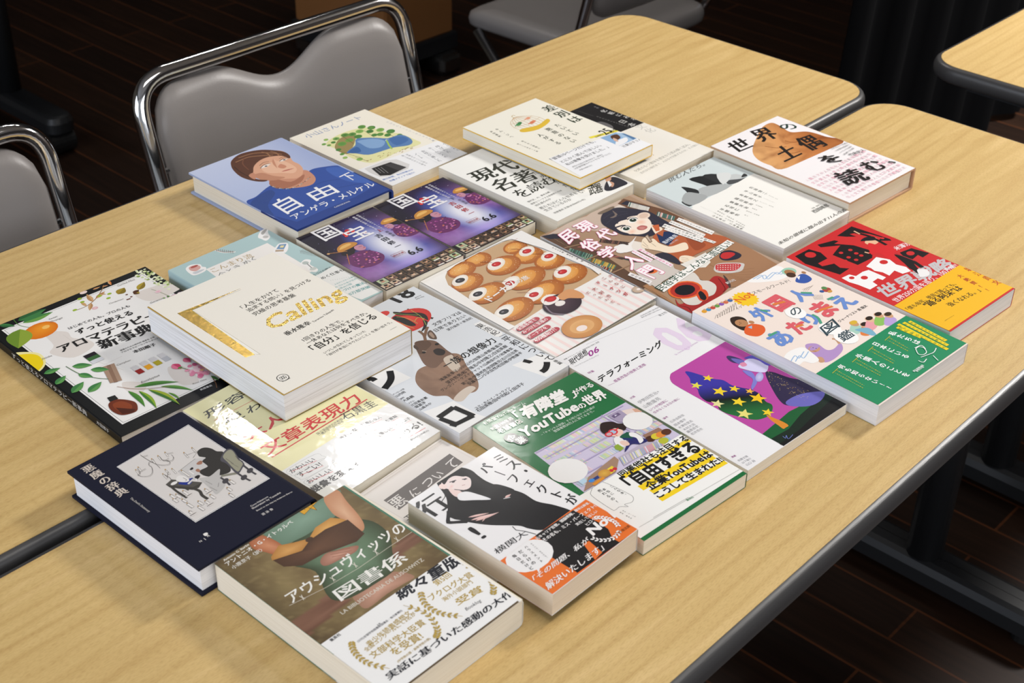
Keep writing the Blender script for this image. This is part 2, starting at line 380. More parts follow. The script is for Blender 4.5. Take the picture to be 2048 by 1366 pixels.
# ---------------------------------------------------------------- books
# centre x, y (mm on the table), turn, width, height, thickness, height of the underside above the table
FIT = {
    'aroma': (-358.0, 1107.5, 0.8015, 177.5, 236.5, 9.5, 0.0),
    'konmari': (-241.9, 1220.7, 0.8294, 126.3, 187.0, 15.0, 0.0),
    'calling': (-218.6, 1105.4, 0.8188, 152.6, 204.1, 27.8, 15.3),
    'jiyu': (-254.3, 1423.9, 0.8275, 138.3, 193.0, 26.7, 0.0),
    'koyama': (-167.0, 1551.6, 0.8331, 124.5, 183.8, 12.0, 0.0),
    'kokuho1': (-141.8, 1291.1, 0.7905, 106.7, 147.9, 17.7, 0.0),
    'kokuho2': (-66.6, 1372.9, 0.8018, 106.5, 148.8, 15.3, 0.0),
    'meicho': (23.5, 1460.9, 0.8184, 131.2, 187.0, 22.1, 0.0),
    'sabetsu': (48.7, 1533.5, 0.8126, 129.1, 189.3, 14.8, 22.7),
    'kesho': (123.3, 1564.7, 0.8143, 133.2, 197.7, 18.3, 0.0),
    'doguu': (350.5, 1510.7, 0.7784, 133.8, 198.7, 27.9, 0.0),
    'idomu': (261.8, 1413.6, 0.7971, 125.0, 191.1, 18.3, 0.2),
    'odoru': (396.9, 1251.8, 0.7738, 121.8, 195.4, 21.4, 0.0),
    'gaikoku': (304.3, 1141.6, 0.7777, 149.7, 214.9, 22.3, 0.0),
    'minzoku': (155.4, 1300.8, 0.7715, 149.0, 212.8, 15.5, 0.0),
    'donut': (24.2, 1217.6, 0.8000, 148.7, 190.9, 9.9, 0.0),
    'genron': (-71.9, 1093.3, 0.8429, 146.6, 206.0, 14.5, 0.0),
    'shiso': (171.7, 1062.2, 0.7738, 143.7, 229.6, 11.5, 0.0),
    'yurindo': (82.9, 950.6, 0.7629, 127.7, 201.4, 15.2, 0.0),
    'missper': (10.4, 846.7, 0.8383, 100.8, 153.0, 21.3, 6.5),
    'aku': (-34.1, 887.0, 0.8950, 97.7, 149.0, 9.2, 0.0),
    'ausch': (-103.6, 770.3, 0.8372, 132.2, 192.7, 26.4, 0.0),
    'jiten': (-255.7, 878.1, 0.8506, 116.5, 171.7, 27.6, 0.0),
    'otona': (-174.1, 985.1, 0.8782, 129.4, 189.3, 14.0, 0.0),
}

# where the four cover corners (top left, top right, bottom right, bottom left as read) lie in the photograph
CORN = {
 'aroma': ((-26, 663), (289, 530), None, (241, 877)), 'konmari': ((337, 541.5), (530.6, 457), (766, 583), None),
 'calling': ((293.8, 620), (547, 506), (830, 663), (563, 790.5)), 'jiyu': ((376, 346.5), (569.5, 274.7), (787.8, 375.8), (594.4, 459.3)),
 'koyama': (None, (732, 219), (934, 305.5), (786, 373)), 'kokuho1': (None, (746.7, 418.3), (930, 506), (770, 581)),
 'kokuho2': (None, (887, 355), (1072, 441), (930.7, 509)), 'meicho': ((877, 335), None, (1270.5, 364.5), (1113.7, 440)),
 'sabetsu': ((923, 253.8), (1072, 200), (1309, 292), (1159.8, 353.7)), 'kesho': (None, (1183, 198.5), (1432, 301.5), (1290.7, 372)),
 'doguu': ((1421.4, 293.8), (1556.7, 227.7), (1832.6, 332), (1698, 412)), 'idomu': ((1290.7, 376.8), None, (1700, 421.4), (1569, 501)),
 'odoru': ((1574, 512), (1704, 443), (2030.5, 578), (1900, 662)), 'gaikoku': ((1384, 624), (1569.4, 522), (1936, 688), (1755.5, 808.7)),
 'minzoku': ((1077.8, 471.6), (1267.8, 391), None, (1384, 626)), 'donut': ((832.8, 568), (1045, 468.6), (1309.4, 605), (1112, 711)),
 'genron': (None, (831, 569.7), (1134, 728), (920.4, 871)), 'shiso': ((1108, 715), (1312, 611.7), (1693.7, 806.6), (1496.5, 942.8)),
 'yurindo': ((946, 852), (1150.6, 743), (1495, 946), (1286, 1086)), 'missper': ((816.7, 1003.6), (985, 889), (1275.8, 1062), (1106.8, 1191)),
 'aku': ((721, 978.7), (875, 877.6), None, None), 'ausch': ((433.5, 1124.4), (687.5, 966.4), (1050, 1197), (778, 1401)),
 'jiten': ((133.8, 939), (369, 825), (634, 990.4), (396.8, 1141)), 'otona': ((365.7, 820), None, (881, 859.6), (665, 1008)),
}
FR = {1: (0, 480, 3.252), 2: (280, 440, 3.252), 3: (360, 200, 3.413), 4: (860, 180, 3.252), 5: (1260, 200, 3.252), 6: (1380, 420, 3.036),
      7: (1060, 380, 3.657), 8: (720, 440, 2.969), 9: (1120, 600, 3.413), 10: (920, 720, 3.252), 11: (720, 860, 3.413),
      12: (420, 960, 3.103), 13: (120, 800, 3.414), 14: (340, 740, 3.303)}
def project(P):
    d = Vector(P)-CAM; z = d.dot(fw)
    return (W/2+FPX*d.dot(rt)/z, H/2-FPX*d.dot(up)/z)
def homography(src, dst):
    A = []; B = []
    for (x, y), (u, v) in zip(src, dst):
        A.append([x, y, 1, 0, 0, 0, -u*x, -u*y]); B.append(u)
        A.append([0, 0, 0, x, y, 1, -v*x, -v*y]); B.append(v)
    h = np.linalg.solve(np.array(A, float), np.array(B, float))
    return np.append(h, 1).reshape(3, 3)
GL = {}
def glyphs(s, off):
    """flat triangles of a word in em units: (verts Nx2, tris, advance box)"""
    k = (s, off)
    if k not in GL:
        c = bpy.data.curves.new('lettering', 'FONT'); c.body = s; c.size = 1; c.offset = off
        c.resolution_u = 2; c.dimensions = '2D'; c.fill_mode = 'FRONT'
        o = bpy.data.objects.new('lettering', c)
        me = o.to_mesh(); me.calc_loop_triangles()
        v = np.zeros(len(me.vertices)*3); me.vertices.foreach_get('co', v)
        tr = np.zeros(len(me.loop_triangles)*3, int); me.loop_triangles.foreach_get('vertices', tr)
        o.to_mesh_clear(); bpy.data.objects.remove(o); bpy.data.curves.remove(c)
        GL[k] = (v.reshape(-1, 3)[:, :2].copy(), tr.reshape(-1, 3).copy())
    return GL[k]
def spline(P, n=5, closed=True):
    out = []; m = len(P)
    for i in range(m if closed else m-1):
        if closed: a, b, c, d = P[i-1], P[i], P[(i+1) % m], P[(i+2) % m]
        else: a, b, c, d = P[max(i-1, 0)], P[i], P[i+1], P[min(i+2, m-1)]
        for k in range(n):
            t = k/n
            out.append(tuple(.5*((2*b[j])+(-a[j]+c[j])*t+(2*a[j]-5*b[j]+4*c[j]-d[j])*t*t+(-a[j]+3*b[j]-3*c[j]+d[j])*t**3) for j in (0, 1)))
    if not closed: out.append(tuple(P[-1]))
    return out
ALB = .88
def colr(c):
    if isinstance(c, str):
        if c == 'GOLD': return (.6, .4, .1)
        if c == 'SILVER': return (.7, .7, .7)
        return d2l(c, ALB)
    return c
class Print:
    """flat printed shapes on one face of a book, in millimetres from the lower left corner of the cover"""
    def __init__(s, hm, w, l, x0, x1, y0, y1, z, zf=None):
        s.h = hm; s.w = w; s.l = l; s.clip = (x0, x1, y0, y1); s.z = z; s.zf = zf
        s.V = []; s.F = []; s.C = []; s.M = []; s.k = (0, 0, 1); s.step = .0014
    def fr(s, i): s.k = FR[i] if isinstance(i, int) else i; return s
    def q(s, p):
        x = s.k[0]+p[0]/s.k[2]; y = s.k[1]+p[1]/s.k[2]
        a = s.h @ np.array([x, y, 1.0]); return (a[0]/a[2], a[1]/a[2])
    def up_(s): s.z += s.step
    def tri(s, P, C, mi=0):
        """add a triangle clipped to the printed area; P three points, C three colours"""
        x0, x1, y0, y1 = s.clip
        if all(x0 <= p[0] <= x1 and y0 <= p[1] <= y1 for p in P): poly = [(p[0], p[1], c) for p, c in zip(P, C)]
        else:
            poly = [(p[0], p[1], c) for p, c in zip(P, C)]
            for ax, lim, sg in ((0, x0, 1), (0, x1, -1), (1, y0, 1), (1, y1, -1)):
                out = []
                for i in range(len(poly)):
                    a, b = poly[i-1], poly[i]
                    da, db = (a[ax]-lim)*sg, (b[ax]-lim)*sg
                    if (da < 0) != (db < 0):
                        t = da/(da-db)
                        out.append((a[0]+(b[0]-a[0])*t, a[1]+(b[1]-a[1])*t, tuple(a[2][j]+(b[2][j]-a[2][j])*t for j in range(3))))
                    if db >= 0: out.append(b)
                poly = out
                if len(poly) < 3: return
        if len(poly) < 3: return
        ar = sum(poly[i-1][0]*poly[i][1]-poly[i][0]*poly[i-1][1] for i in range(len(poly)))
        if abs(ar) < 1e-5: return
        if ar < 0: poly = poly[::-1]
        n = len(s.V)
        for p in poly:
            s.V.append((p[0]-s.w/2, p[1]-s.l/2, s.z+(s.zf(p[0], p[1]) if s.zf else 0)))
        s.F.append(list(range(n, n+len(poly)))); s.C += [p[2] for p in poly]; s.M.append(mi)
    def mi(s, c): return 1 if c == 'GOLD' else 2 if c == 'SILVER' else 0
    def raw(s, L, col):
        """filled outline given in mm"""
        s.up_(); c = colr(col); m_ = s.mi(col)
        T = tessellate_polygon([[Vector((p[0], p[1], 0)) for p in L]])
        for t in T: s.tri([L[i] for i in t], [c]*3, m_)
    def p(s, pts, col): s.raw([s.q(p) for p in pts], col)
    def s(s_, pts, col, n=5): s_.raw(spline([s_.q(p) for p in pts], n), col)
    def R(s, x0, y0, x1, y1, col, col2=None, vert=True):
        s.up_(); a = colr(col); b = colr(col2) if col2 else a
        P = [(x0, y0), (x1, y0), (x1, y1), (x0, y1)]; C = [a, a, b, b] if vert else [a, b, b, a]
        s.tri([P[0], P[1], P[2]], [C[0], C[1], C[2]], s.mi(col)); s.tri([P[0], P[2], P[3]], [C[0], C[2], C[3]], s.mi(col))
    def ln(s, pts, wid, col, sm=False, mm=False):
        L_ = list(pts) if mm else [s.q(p) for p in pts]
        if sm: L_ = spline(L_, 5, False)
        s.up_(); c = colr(col); m_ = s.mi(col); h = wid/2
        nn = len(L_); E = []
        for i in range(nn):
            a = L_[max(i-1, 0)]; b = L_[min(i+1, nn-1)]
            dx, dy = b[0]-a[0], b[1]-a[1]; d = math.hypot(dx, dy) or 1
            E.append(((L_[i][0]-dy/d*h, L_[i][1]+dx/d*h), (L_[i][0]+dy/d*h, L_[i][1]-dx/d*h)))
        for a, b in zip(E, E[1:]):
            s.tri([a[0], a[1], b[1]], [c]*3, m_); s.tri([a[0], b[1], b[0]], [c]*3, m_)
    def frame(s, x0, y0, x1, y1, wid, col):
        for a in (((x0, y0), (x1, y0)), ((x1, y0), (x1, y1)), ((x1, y1), (x0, y1)), ((x0, y1), (x0, y0))): s.ln(a, wid, col, mm=True)
    def e(s, c, rx, ry, col, rot=0, col2=None, n=18, mm=False, bias=(0, 0), a0=0, a1=360):
        """ellipse; col centre, col2 rim"""
        cx, cy = c if mm else s.q(c); s.up_(); A = colr(col); B = colr(col2) if col2 else A; m_ = s.mi(col)
        r = math.radians(rot); cr, sr = math.cos(r), math.sin(r)
        R = []
        for k in range(n+1):
            t = math.radians(a0+(a1-a0)*k/n); x, y = rx*math.cos(t), ry*math.sin(t)
            R.append((cx+x*cr-y*sr, cy+x*sr+y*cr))
        o = (cx+bias[0]*rx, cy+bias[1]*ry)
        for k in range(n): s.tri([o, R[k], R[k+1]], [A, B, B], m_)
    def leaf(s, p0, p1, wr, col, col2=None, bend=0):
        a, b = s.q(p0), s.q(p1); dx, dy = b[0]-a[0], b[1]-a[1]
        L_ = []; Rr = []; s.up_(); A = colr(col); B = colr(col2) if col2 else A
        mid = []
        for k in range(9):
            t = k/8; w_ = wr*math.sin(math.pi*t**.8)*.5; bb = bend*math.sin(math.pi*t)
            mid.append((a[0]+dx*t-dy*bb, a[1]+dy*t+dx*bb))
            L_.append((a[0]+dx*t-dy*(w_+bb), a[1]+dy*t+dx*(w_+bb))); Rr.append((a[0]+dx*t-dy*(bb-w_), a[1]+dy*t+dx*(bb-w_)))
        for k in range(8):
            s.tri([mid[k], L_[k], L_[k+1]], [A]*3); s.tri([mid[k], L_[k+1], mid[k+1]], [A]*3)
            s.tri([mid[k], Rr[k+1], Rr[k]], [B]*3); s.tri([mid[k], mid[k+1], Rr[k+1]], [B]*3)
    def star(s, c, r, col, rot=0, n=5, inner=.42, mm=False):
        cx, cy = c if mm else s.q(c)
        s.raw([(cx+(r if k % 2 == 0 else r*inner)*math.cos(math.radians(rot+90+k*180/n)), cy+(r if k % 2 == 0 else r*inner)*math.sin(math.radians(rot+90+k*180/n))) for k in range(2*n)], col)
    def put_glyphs(s, g, f, col, shifts=((0, 0),), bold=0):
        v, tr = g; c = colr(col); m_ = s.mi(col)
        if bold:
            nb = 8 if bold > .02 else 4
            ring = [(bold*math.cos(math.radians(45+360*k/nb)), bold*math.sin(math.radians(45+360*k/nb))) for k in range(nb)]
            shifts = [(a+c_, b+d) for a, b in shifts for c_, d in ring]+(list(shifts) if nb == 8 else [])
        for sh in shifts:
            s.z += .0008
            P = [f(x+sh[0], y+sh[1]) for x, y in v]
            for t in tr: s.tri([P[t[0]], P[t[1]], P[t[2]]], [c]*3, m_)
    def T(s, txt, bl, br, col='111111', b=0, serif=0, hs=1, tl=None, mm=False, slant=0):
        """horizontal lettering from its lower left to its lower right"""
        b *= .62
        g = glyphs(txt, 0); v = g[0]
        if not len(v): return
        s.up_(); A = bl if mm else s.q(bl); B = br if mm else s.q(br)
        x0, x1 = v[:, 0].min(), v[:, 0].max(); y0 = v[:, 1].min() if any(ord(ch) > 255 for ch in txt) else 0
        ex = ((B[0]-A[0])/(x1-x0), (B[1]-A[1])/(x1-x0))
        if tl:
            Cc = s.q(tl); y1 = v[:, 1].max(); ey = ((Cc[0]-A[0])/(y1-y0), (Cc[1]-A[1])/(y1-y0))
        else: ey = (-ex[1]*hs+slant*ex[0], ex[0]*hs+slant*ex[1])
        f = lambda x, y: (A[0]+ex[0]*(x-x0)+ey[0]*(y-y0), A[1]+ex[1]*(x-x0)+ey[1]*(y-y0))
        s.put_glyphs(g, f, col, ((0, 0), (serif, 0), (-serif, 0)) if serif else ((0, 0),), max(0, b))
    def V_(s, txt, top, bot, col='111111', b=0, serif=0, sc=.95, mm=False):
        """vertical lettering along the centre line top -> bottom"""
        b *= .62
        A = top if mm else s.q(top); B = bot if mm else s.q(bot); n = len(txt); s.up_()
        dx, dy = (B[0]-A[0])/n, (B[1]-A[1])/n; L_ = math.hypot(dx, dy); S_ = L_*sc
        ux, uy = -dy/L_, dx/L_      # across, to the right as read
        dwx, dwy = dx/L_, dy/L_
        for i, ch in enumerate(txt):
            if ch == ' ': continue
            g = glyphs(ch, 0)
            if not len(g[0]): continue
            cx, cy = A[0]+dx*(i+.5), A[1]+dy*(i+.5)
            rot = ch in 'ー〜「」『』（）()…-—・＝'
            x0, x1, y0, y1 = g[0][:, 0].min(), g[0][:, 0].max(), g[0][:, 1].min(), g[0][:, 1].max()
            mx = .5 if ord(ch) > 255 else (x0+x1)/2
            my = .36 if ord(ch) > 255 else (y0+y1)/2
            ox = oy = 0
            if ch in '、。': ox, oy = .55, .55
            if ch in 'っゃゅょッャュョァィゥェォ': ox, oy = .08, .06
            if rot: f = lambda x, y: (cx+S_*((x-mx)*dwx+(y-my)*ux), cy+S_*((x-mx)*dwy+(y-my)*uy))
            else: f = lambda x, y: (cx+S_*((x-mx+ox)*ux-(y-my+oy)*dwx), cy+S_*((x-mx+ox)*uy-(y-my+oy)*dwy))
            s.put_glyphs(g, f, col, ((0, 0), (serif, 0), (-serif, 0)) if serif else ((0, 0),), max(0, b))
    def patch(s, x0, y0, x1, y1, nx, ny, fn):
        """printed picture: colour given by fn(u, v), u to the right, v down, over a grid"""
        s.up_(); G = [[fn(i/nx, j/ny) for i in range(nx+1)] for j in range(ny+1)]
        for j in range(ny):
            for i in range(nx):
                a = (x0+(x1-x0)*i/nx, y1-(y1-y0)*j/ny); c = (x0+(x1-x0)*(i+1)/nx, y1-(y1-y0)*(j+1)/ny)
                P = [a, (c[0], a[1]), c, (a[0], c[1])]; C = [G[j][i], G[j][i+1], G[j+1][i+1], G[j+1][i]]
                s.tri([P[0], P[3], P[2]], [C[0], C[3], C[2]]); s.tri([P[0], P[2], P[1]], [C[0], C[2], C[1]])
def mixc(a, b, t):
    t = max(0, min(1, t)); return tuple(a[i]+(b[i]-a[i])*t for i in range(3))
_rg = random.Random(3); _NG = [[_rg.random() for _ in range(64)] for _ in range(64)]
def vn(x, y):
    i, j = math.floor(x), math.floor(y); u, v = x-i, y-j; u = u*u*(3-2*u); v = v*v*(3-2*v)
    g = lambda a, b: _NG[a % 64][b % 64]
    return (g(i, j)*(1-u)+g(i+1, j)*u)*(1-v)+(g(i, j+1)*(1-u)+g(i+1, j+1)*u)*v
def fbm(x, y, o=4): return sum(vn(x*2**k+k*7.3, y*2**k+k*3.1)/2**(k+1) for k in range(o))/(1-.5**o)
def wrap_profile(w, t, r, th, spine, z0=0, grow=0, lift=0):
    """cross-section of a sheet folded round the spine: outer line and inner line (x, z)"""
    x0, x1 = -w/2, w/2+grow; zt, zb = t+grow, z0-grow if z0-grow > 0 else z0
    r = min(r, (zt-zb)/2-.05); n = 6; O = [(x0, zt+lift)]; I = [(x0, zt-th+lift)]
    for cz, a0 in ((zt-r, 90), (zb+r, 0)):
        for k in range(n+1):
            a = math.radians(a0-90*k/n)
            O.append((x1-r+r*math.cos(a), cz+r*math.sin(a)))
            ri = max(.01, r-th); I.append((x1-r+ri*math.cos(a), cz+ri*math.sin(a)))
    O.append((x0, zb)); I.append((x0, zb+th))
    if spine == 'L': O = [(-x, z) for x, z in O]; I = [(-x, z) for x, z in I]
    return O, I
def wrap_mesh(name, O, I, zones, prints, mats, parent):
    """zones: list of (y0, y1, colour) from the lower edge; prints: Print objects drawn on top"""
    V = []; F = []; C = []; MI = []
    ys = [zones[0][0]]+[z[1] for z in zones]; n = len(O)
    def quad(a, b, c, d, col):
        k = len(V); V.extend((a, b, c, d)); F.append((k, k+1, k+2, k+3)); C.extend([col]*4); MI.append(0)
    for zi, (y0, y1, c) in enumerate(zones):
        col = colr(c)
        mi_ = 1 if c == 'GOLD' else 0
        k0 = len(F)
        for i in range(n-1):
            a, b = O[i], O[i+1]; quad((a[0], y0, a[1]), (a[0], y1, a[1]), (b[0], y1, b[1]), (b[0], y0, b[1]), col)
            a, b = I[i], I[i+1]; quad((a[0], y0, a[1]), (b[0], y0, b[1]), (b[0], y1, b[1]), (a[0], y1, a[1]), col)
        for i in (0, n-1):
            a, b = O[i], I[i]; quad((a[0], y0, a[1]), (b[0], y0, b[1]), (b[0], y1, b[1]), (a[0], y1, a[1]), col)
        if zi == 0:
            for i in range(n-1): quad((O[i][0], y0, O[i][1]), (O[i+1][0], y0, O[i+1][1]), (I[i+1][0], y0, I[i+1][1]), (I[i][0], y0, I[i][1]), col)
        if zi == len(zones)-1:
            for i in range(n-1): quad((O[i][0], y1, O[i][1]), (I[i][0], y1, I[i][1]), (I[i+1][0], y1, I[i+1][1]), (O[i+1][0], y1, O[i+1][1]), col)
        for j in range(k0, len(F)): MI[j] = mi_
    nb = len(V)
    bv = [tuple(x*.001 for x in v) for v in V]
    for P in prints:
        k = len(bv)
        bv += [tuple(x*.001 for x in v) for v in P.V]
        F += [tuple(i+k for i in f) for f in P.F]; C += P.C; MI += P.M
    me = bpy.data.meshes.new(name); me.from_pydata(bv, [], F)
    at_ = me.color_attributes.new('print', 'FLOAT_COLOR', 'CORNER')
    arr = np.ones((len(me.loops), 4), np.float32); idx = np.zeros(len(me.loops), int); me.loops.foreach_get('vertex_index', idx)
    CA = np.array(C, np.float32); arr[:, :3] = CA[idx]; at_.data.foreach_set('color', arr.ravel())
    o = link(name, me, mats, parent)
    me.polygons.foreach_set('material_index', MI)
    return o
def silver():
    return mat('silver_foil', (.75, .74, .72), .25, 1)
BOOKS = {}
def book(key, label, pages='white', spine='R', hard=False, gloss=SATIN, base='EEEEEC', zones=None, art=None, band=None,
         bandart=None, bandgloss=None, r=None, tilt=0, lift=0, lower=None, dim=None, jinset=None, name='book', jacket=None, sheet=.3):
    r = r or (6 if hard else 1.6)
    x, y, yaw, w_, l_, t_, z_ = FIT[key]
    if dim: w_, l_, t_ = [d if d else o for d, o in zip(dim, (w_, l_, t_))]
    if tilt: rx = math.asin(tilt/l_); zz = z_+tilt/2
    else: rx, zz = 0, z_
    o = empty(name, (x*.001, y*.001, (zz+.25)*.001), yaw, rx); tag(o, label, 'book', 'books laid out on the two tables')
    bpy.context.view_layer.update()
    Mw = Matrix.Translation(o.location) @ Matrix.Rotation(yaw, 4, 'Z') @ Matrix.Rotation(rx, 4, 'X')
    cs = [(-w_/2, l_/2), (w_/2, l_/2), (w_/2, -l_/2), (-w_/2, -l_/2)]
    px = [c if c else project(Mw @ Vector((a*.001, b*.001, t_*.001))) for c, (a, b) in zip(CORN[key], cs)]
    hm = homography(px, [(0, l_), (w_, l_), (w_, 0), (0, 0)])
    # page block
    ins = 3.0 if hard else .25; th = 2.4 if hard else sheet
    if hard: bx0, bx1 = -w_/2+ins, w_/2-4.5
    else: bx0, bx1 = -w_/2+ins, w_/2-.9
    if spine == 'L': bx0, bx1 = -bx1, -bx0
    bm = bmesh.new(); box(bm, bx0*.001, bx1*.001, (-l_/2+ins)*.001, (l_/2-ins)*.001, (th+.05)*.001, (t_-th-.05)*.001)
    bm_obj('pages', bm, PAGES[pages](), o)
    zf = None
    if lift:
        if spine == 'R': zf = lambda X, Y: lift*(1-X/w_)
        else: zf = lambda X, Y: lift*X/w_
    O, I = wrap_profile(w_, t_, r, th, spine, lift=lift)
    rr = r
    xa, xb = (0, w_-rr) if spine == 'R' else (rr, w_)
    P = Print(hm, w_, l_, xa, xb, 0, l_, t_+.012, zf)
    if art: art(P)
    zn = zones(P) if callable(zones) else [(0, l_, base)]
    zn = [(a-l_/2, b-l_/2, c) for a, b, c in zn]
    if jacket:            # separate dust jacket over plain case
        wrap_mesh('hard_cover' if hard else 'cover', O, I, [(-l_/2, l_/2, jacket[0])], [], [SATIN(), foil(), silver()], o)
        O2, I2 = wrap_profile(w_-jacket[1], t_+.25, rr+.2, .2, spine, grow=0)
        sh = jacket[1]/2*(1 if spine == 'R' else -1)
        O2 = [(a+sh, b) for a, b in O2]; I2 = [(a+sh, b) for a, b in I2]
        P.V = [(a, b, c+.27) for a, b, c in P.V]
        zn = [(max(a, -l_/2+jacket[2]), b, c) for a, b, c in zn]
        cov = wrap_mesh('dust_jacket', O2, I2, zn, [P], [gloss(), foil(), silver()], o)
    else:
        cov = wrap_mesh('cover', O, I, zn, [P], [gloss(), foil(), silver()], o)
    if band:
        y0, y1, bc = band(P)
        g = .3
        O2, I2 = wrap_profile(w_+.02, t_+g, rr+g, .18, spine, lift=lift)
        B = Print(hm, w_, l_, xa, xb, y0, y1, t_+g+.012, zf)
        if bandart: bandart(B)
        wrap_mesh('paper_band', O2, I2, [(y0-l_/2, y1-l_/2, bc)], [B], [(bandgloss or gloss)(), foil(), silver()], o)
    BOOKS[key] = o
    return o
# ---------------------------------------------------------------- cover artwork
G1, G2, G3 = '3F7F45', '2D6236', '6BA04A'
def art_aroma(a):
    a.fr(1); w, l = a.w, a.l
    a.R(11, 15, w-9, l-10, 'F1EFEC')
    a.frame(13, 17, w-11, l-12, .35, '2A2A2A')
    # pale brown still-life sketches
    for pts in ([(290, 610), (430, 600), (470, 640), (560, 650), (610, 690), (480, 770), (330, 745), (350, 690)], [(900, 330), (1100, 270), (1180, 300), (1000, 390), (890, 370)],
                [(1090, 830), (1200, 830), (1290, 920), (1190, 950), (1110, 900)], [(800, 930), (950, 940), (900, 1010), (810, 980)]):
        a.s(pts, 'E2DAD3')
    for p, q in (((410, 620), (520, 700)), ((640, 800), (800, 850)), ((650, 830), (790, 760))): a.ln([p, q], .3, 'CFC6BE')
    # orange with leaves
    a.leaf((120, 530), (300, 450), .42, G2, G1); a.leaf((150, 545), (345, 470), .35, G1, G3); a.leaf((0, 560), (105, 565), .4, G1, G2)
    a.ln([(90, 520), (130, 560), (200, 575)], .8, '4B7A35', True)
    a.e((268, 592), 17.5, 13.5, 'F6A12B', 10, 'DE7413', bias=(.3, .3)); a.e((300, 570), 4, 3, 'FBC468', 10)
    a.leaf((135, 585), (125, 712), .7, '8FA63A', '6E8F2E')
    # lemon
    a.s([(95, 750), (180, 735), (260, 745), (300, 790), (285, 840), (235, 870), (160, 830)], 'F3E9A4')
    a.s([(110, 765), (180, 748), (250, 757), (285, 800), (270, 840), (232, 860), (165, 815)], 'F2D313')
    # branch at the top
    a.ln([(475, 465), (560, 430), (620, 380), (660, 320), (670, 290)], .9, '8A6A42', True)
    for p, q, c in (((600, 400), (560, 350), 'B88A5A'), ((620, 380), (680, 330), 'B07A50'), ((560, 430), (520, 400), 'C79C6A'), ((590, 410), (580, 460), 'B88A5A'),
                    ((640, 350), (690, 350), 'A6764B'), ((660, 300), (700, 290), 'D0763F'), ((600, 320), (650, 300), 'B9773F'), ((700, 260), (720, 290), 'D77A3A')):
        a.leaf(p, q, .32, c, 'D2A878')
    for c in ((485, 457), (515, 382), (533, 403), (645, 362), (702, 376), (708, 347)): a.e(c, 2.4, 1.8, '9DBB3C')
    a.e((615, 443), 3.2, 2.6, 'F3D2D2', 0, 'DDAAB0'); a.e((540, 340), 4, 2.6, 'F0D8D0')
    # cardamom
    a.leaf((765, 350), (805, 305), .75, 'A38B2B', '877222'); a.leaf((865, 335), (905, 345), .9, 'A08C34', '5C3A22'); a.leaf((895, 320), (935, 265), .5, 'B09A35', '8A7425')
    a.e((880, 330), 3.5, 2.3, '4E2C18')
    for c in ((820, 352), (850, 366), (838, 380), (826, 384)): a.e(c, 1.4, 1.1, '6B3B2C')
    # white umbels at the top right corner
    rg = random.Random(4)
    for k in range(70):
        x = 880+rg.random()*240; y = 160+(x-880)*.42+rg.random()*75-10
        a.e((x, y), 1.2+rg.random(), 1+rg.random(), rg.choice(['E8EDC8', 'F6F8EA', 'C9D89A', 'DCE6B4', '8FAA55']), n=6)
    for k in range(55):
        x = 1060+rg.random()*170; y = 385-(x-1060)*.33+rg.random()*35-15
        a.e((x, y), 1+rg.random()*1.4, .8+rg.random(), rg.choice(['6C9A45', '4D7E37', '8DB660', 'D9A5BE', 'F1D5E2']), n=6)
    a.ln([(980, 315), (1030, 330), (1120, 370)], .4, '9AA37A'); a.e((1025, 330), 3.4, 2.6, 'E2A7B6', 0, 'F1D6DB')
    # title
    a.T('はじめての人も。プロの人も', (452, 587), (845, 432), '2A2A2A', .012)
    a.T('ずっと使える', (510, 620), (868, 482), '1B1B1B', .022, .02)
    a.T('アロマテラピー', (405, 738), (1035, 495), '1B1B1B', .015, .03)
    a.T('新事典', (668, 718), (1015, 590), '1B1B1B', .01, .035)
    a.T('健康のための研究所 理事長 主宰', (782, 728), (1005, 636), '333333', .01); a.T('アロマセラピーコンサルタント', (790, 742), (1030, 642), '333333', .01)
    a.T('本田順子', (872, 742), (1015, 688), '333333', .01, .02)
    for s_, p, q in (('Sweet', (320, 525), (375, 503)), ('Orange', (330, 543), (408, 512)), ('Curled Mint', (762, 300), (875, 254)), ('Cardamom', (708, 418), (800, 384)), ('Geranium', (975, 412), (1068, 374)),
                     ('Jojoba', (278, 787), (342, 763)), ('Camphor', (758, 826), (850, 790)), ('Eucalyptus', (918, 940), (1035, 890)), ('Rose Otto', (1250, 948), (1340, 914))):
        a.T(s_, p, q, '8A8580', -.004, slant=.3)
    # bottles, samples, leaves below the title
    def swatch(c, col):
        x, y = a.q(c); a.R(x-3.2, y, x+3.2, y+8, 'D9D6D6'); a.R(x-3.2, y-7, x+3.2, y+.6, col)
    for c, col in (((893, 852), '9C1F1C'), ((950, 822), 'EFA81E'), ((1009, 795), 'B9A92A'), ((1065, 768), 'BFC0C4')): swatch(c, col)
    x, y = a.q((612, 775)); a.R(x-6, y+3, x+6, y+10, '201A22'); a.R(x-6, y-2, x+6, y+4, '3E6A3B'); a.R(x-6, y-8, x+6, y-2, 'D6D8DC')
    a.p([(660, 835), (740, 808), (792, 920), (715, 940)], 'A88A74'); a.p([(690, 826), (715, 818), (765, 930), (740, 936)], '8E6F5B')
    a.ln([(430, 830), (520, 880), (620, 905), (705, 912)], .7, '4B6F3A', True)
    for p, q in (((290, 880), (395, 840)), ((470, 830), (600, 820)), ((365, 950), (430, 890)), ((470, 1005), (545, 930)), ((575, 1000), (660, 930)), ((510, 880), (605, 900)), ((590, 850), (710, 850))):
        a.leaf(p, q, .48, G1, '5E9A52')
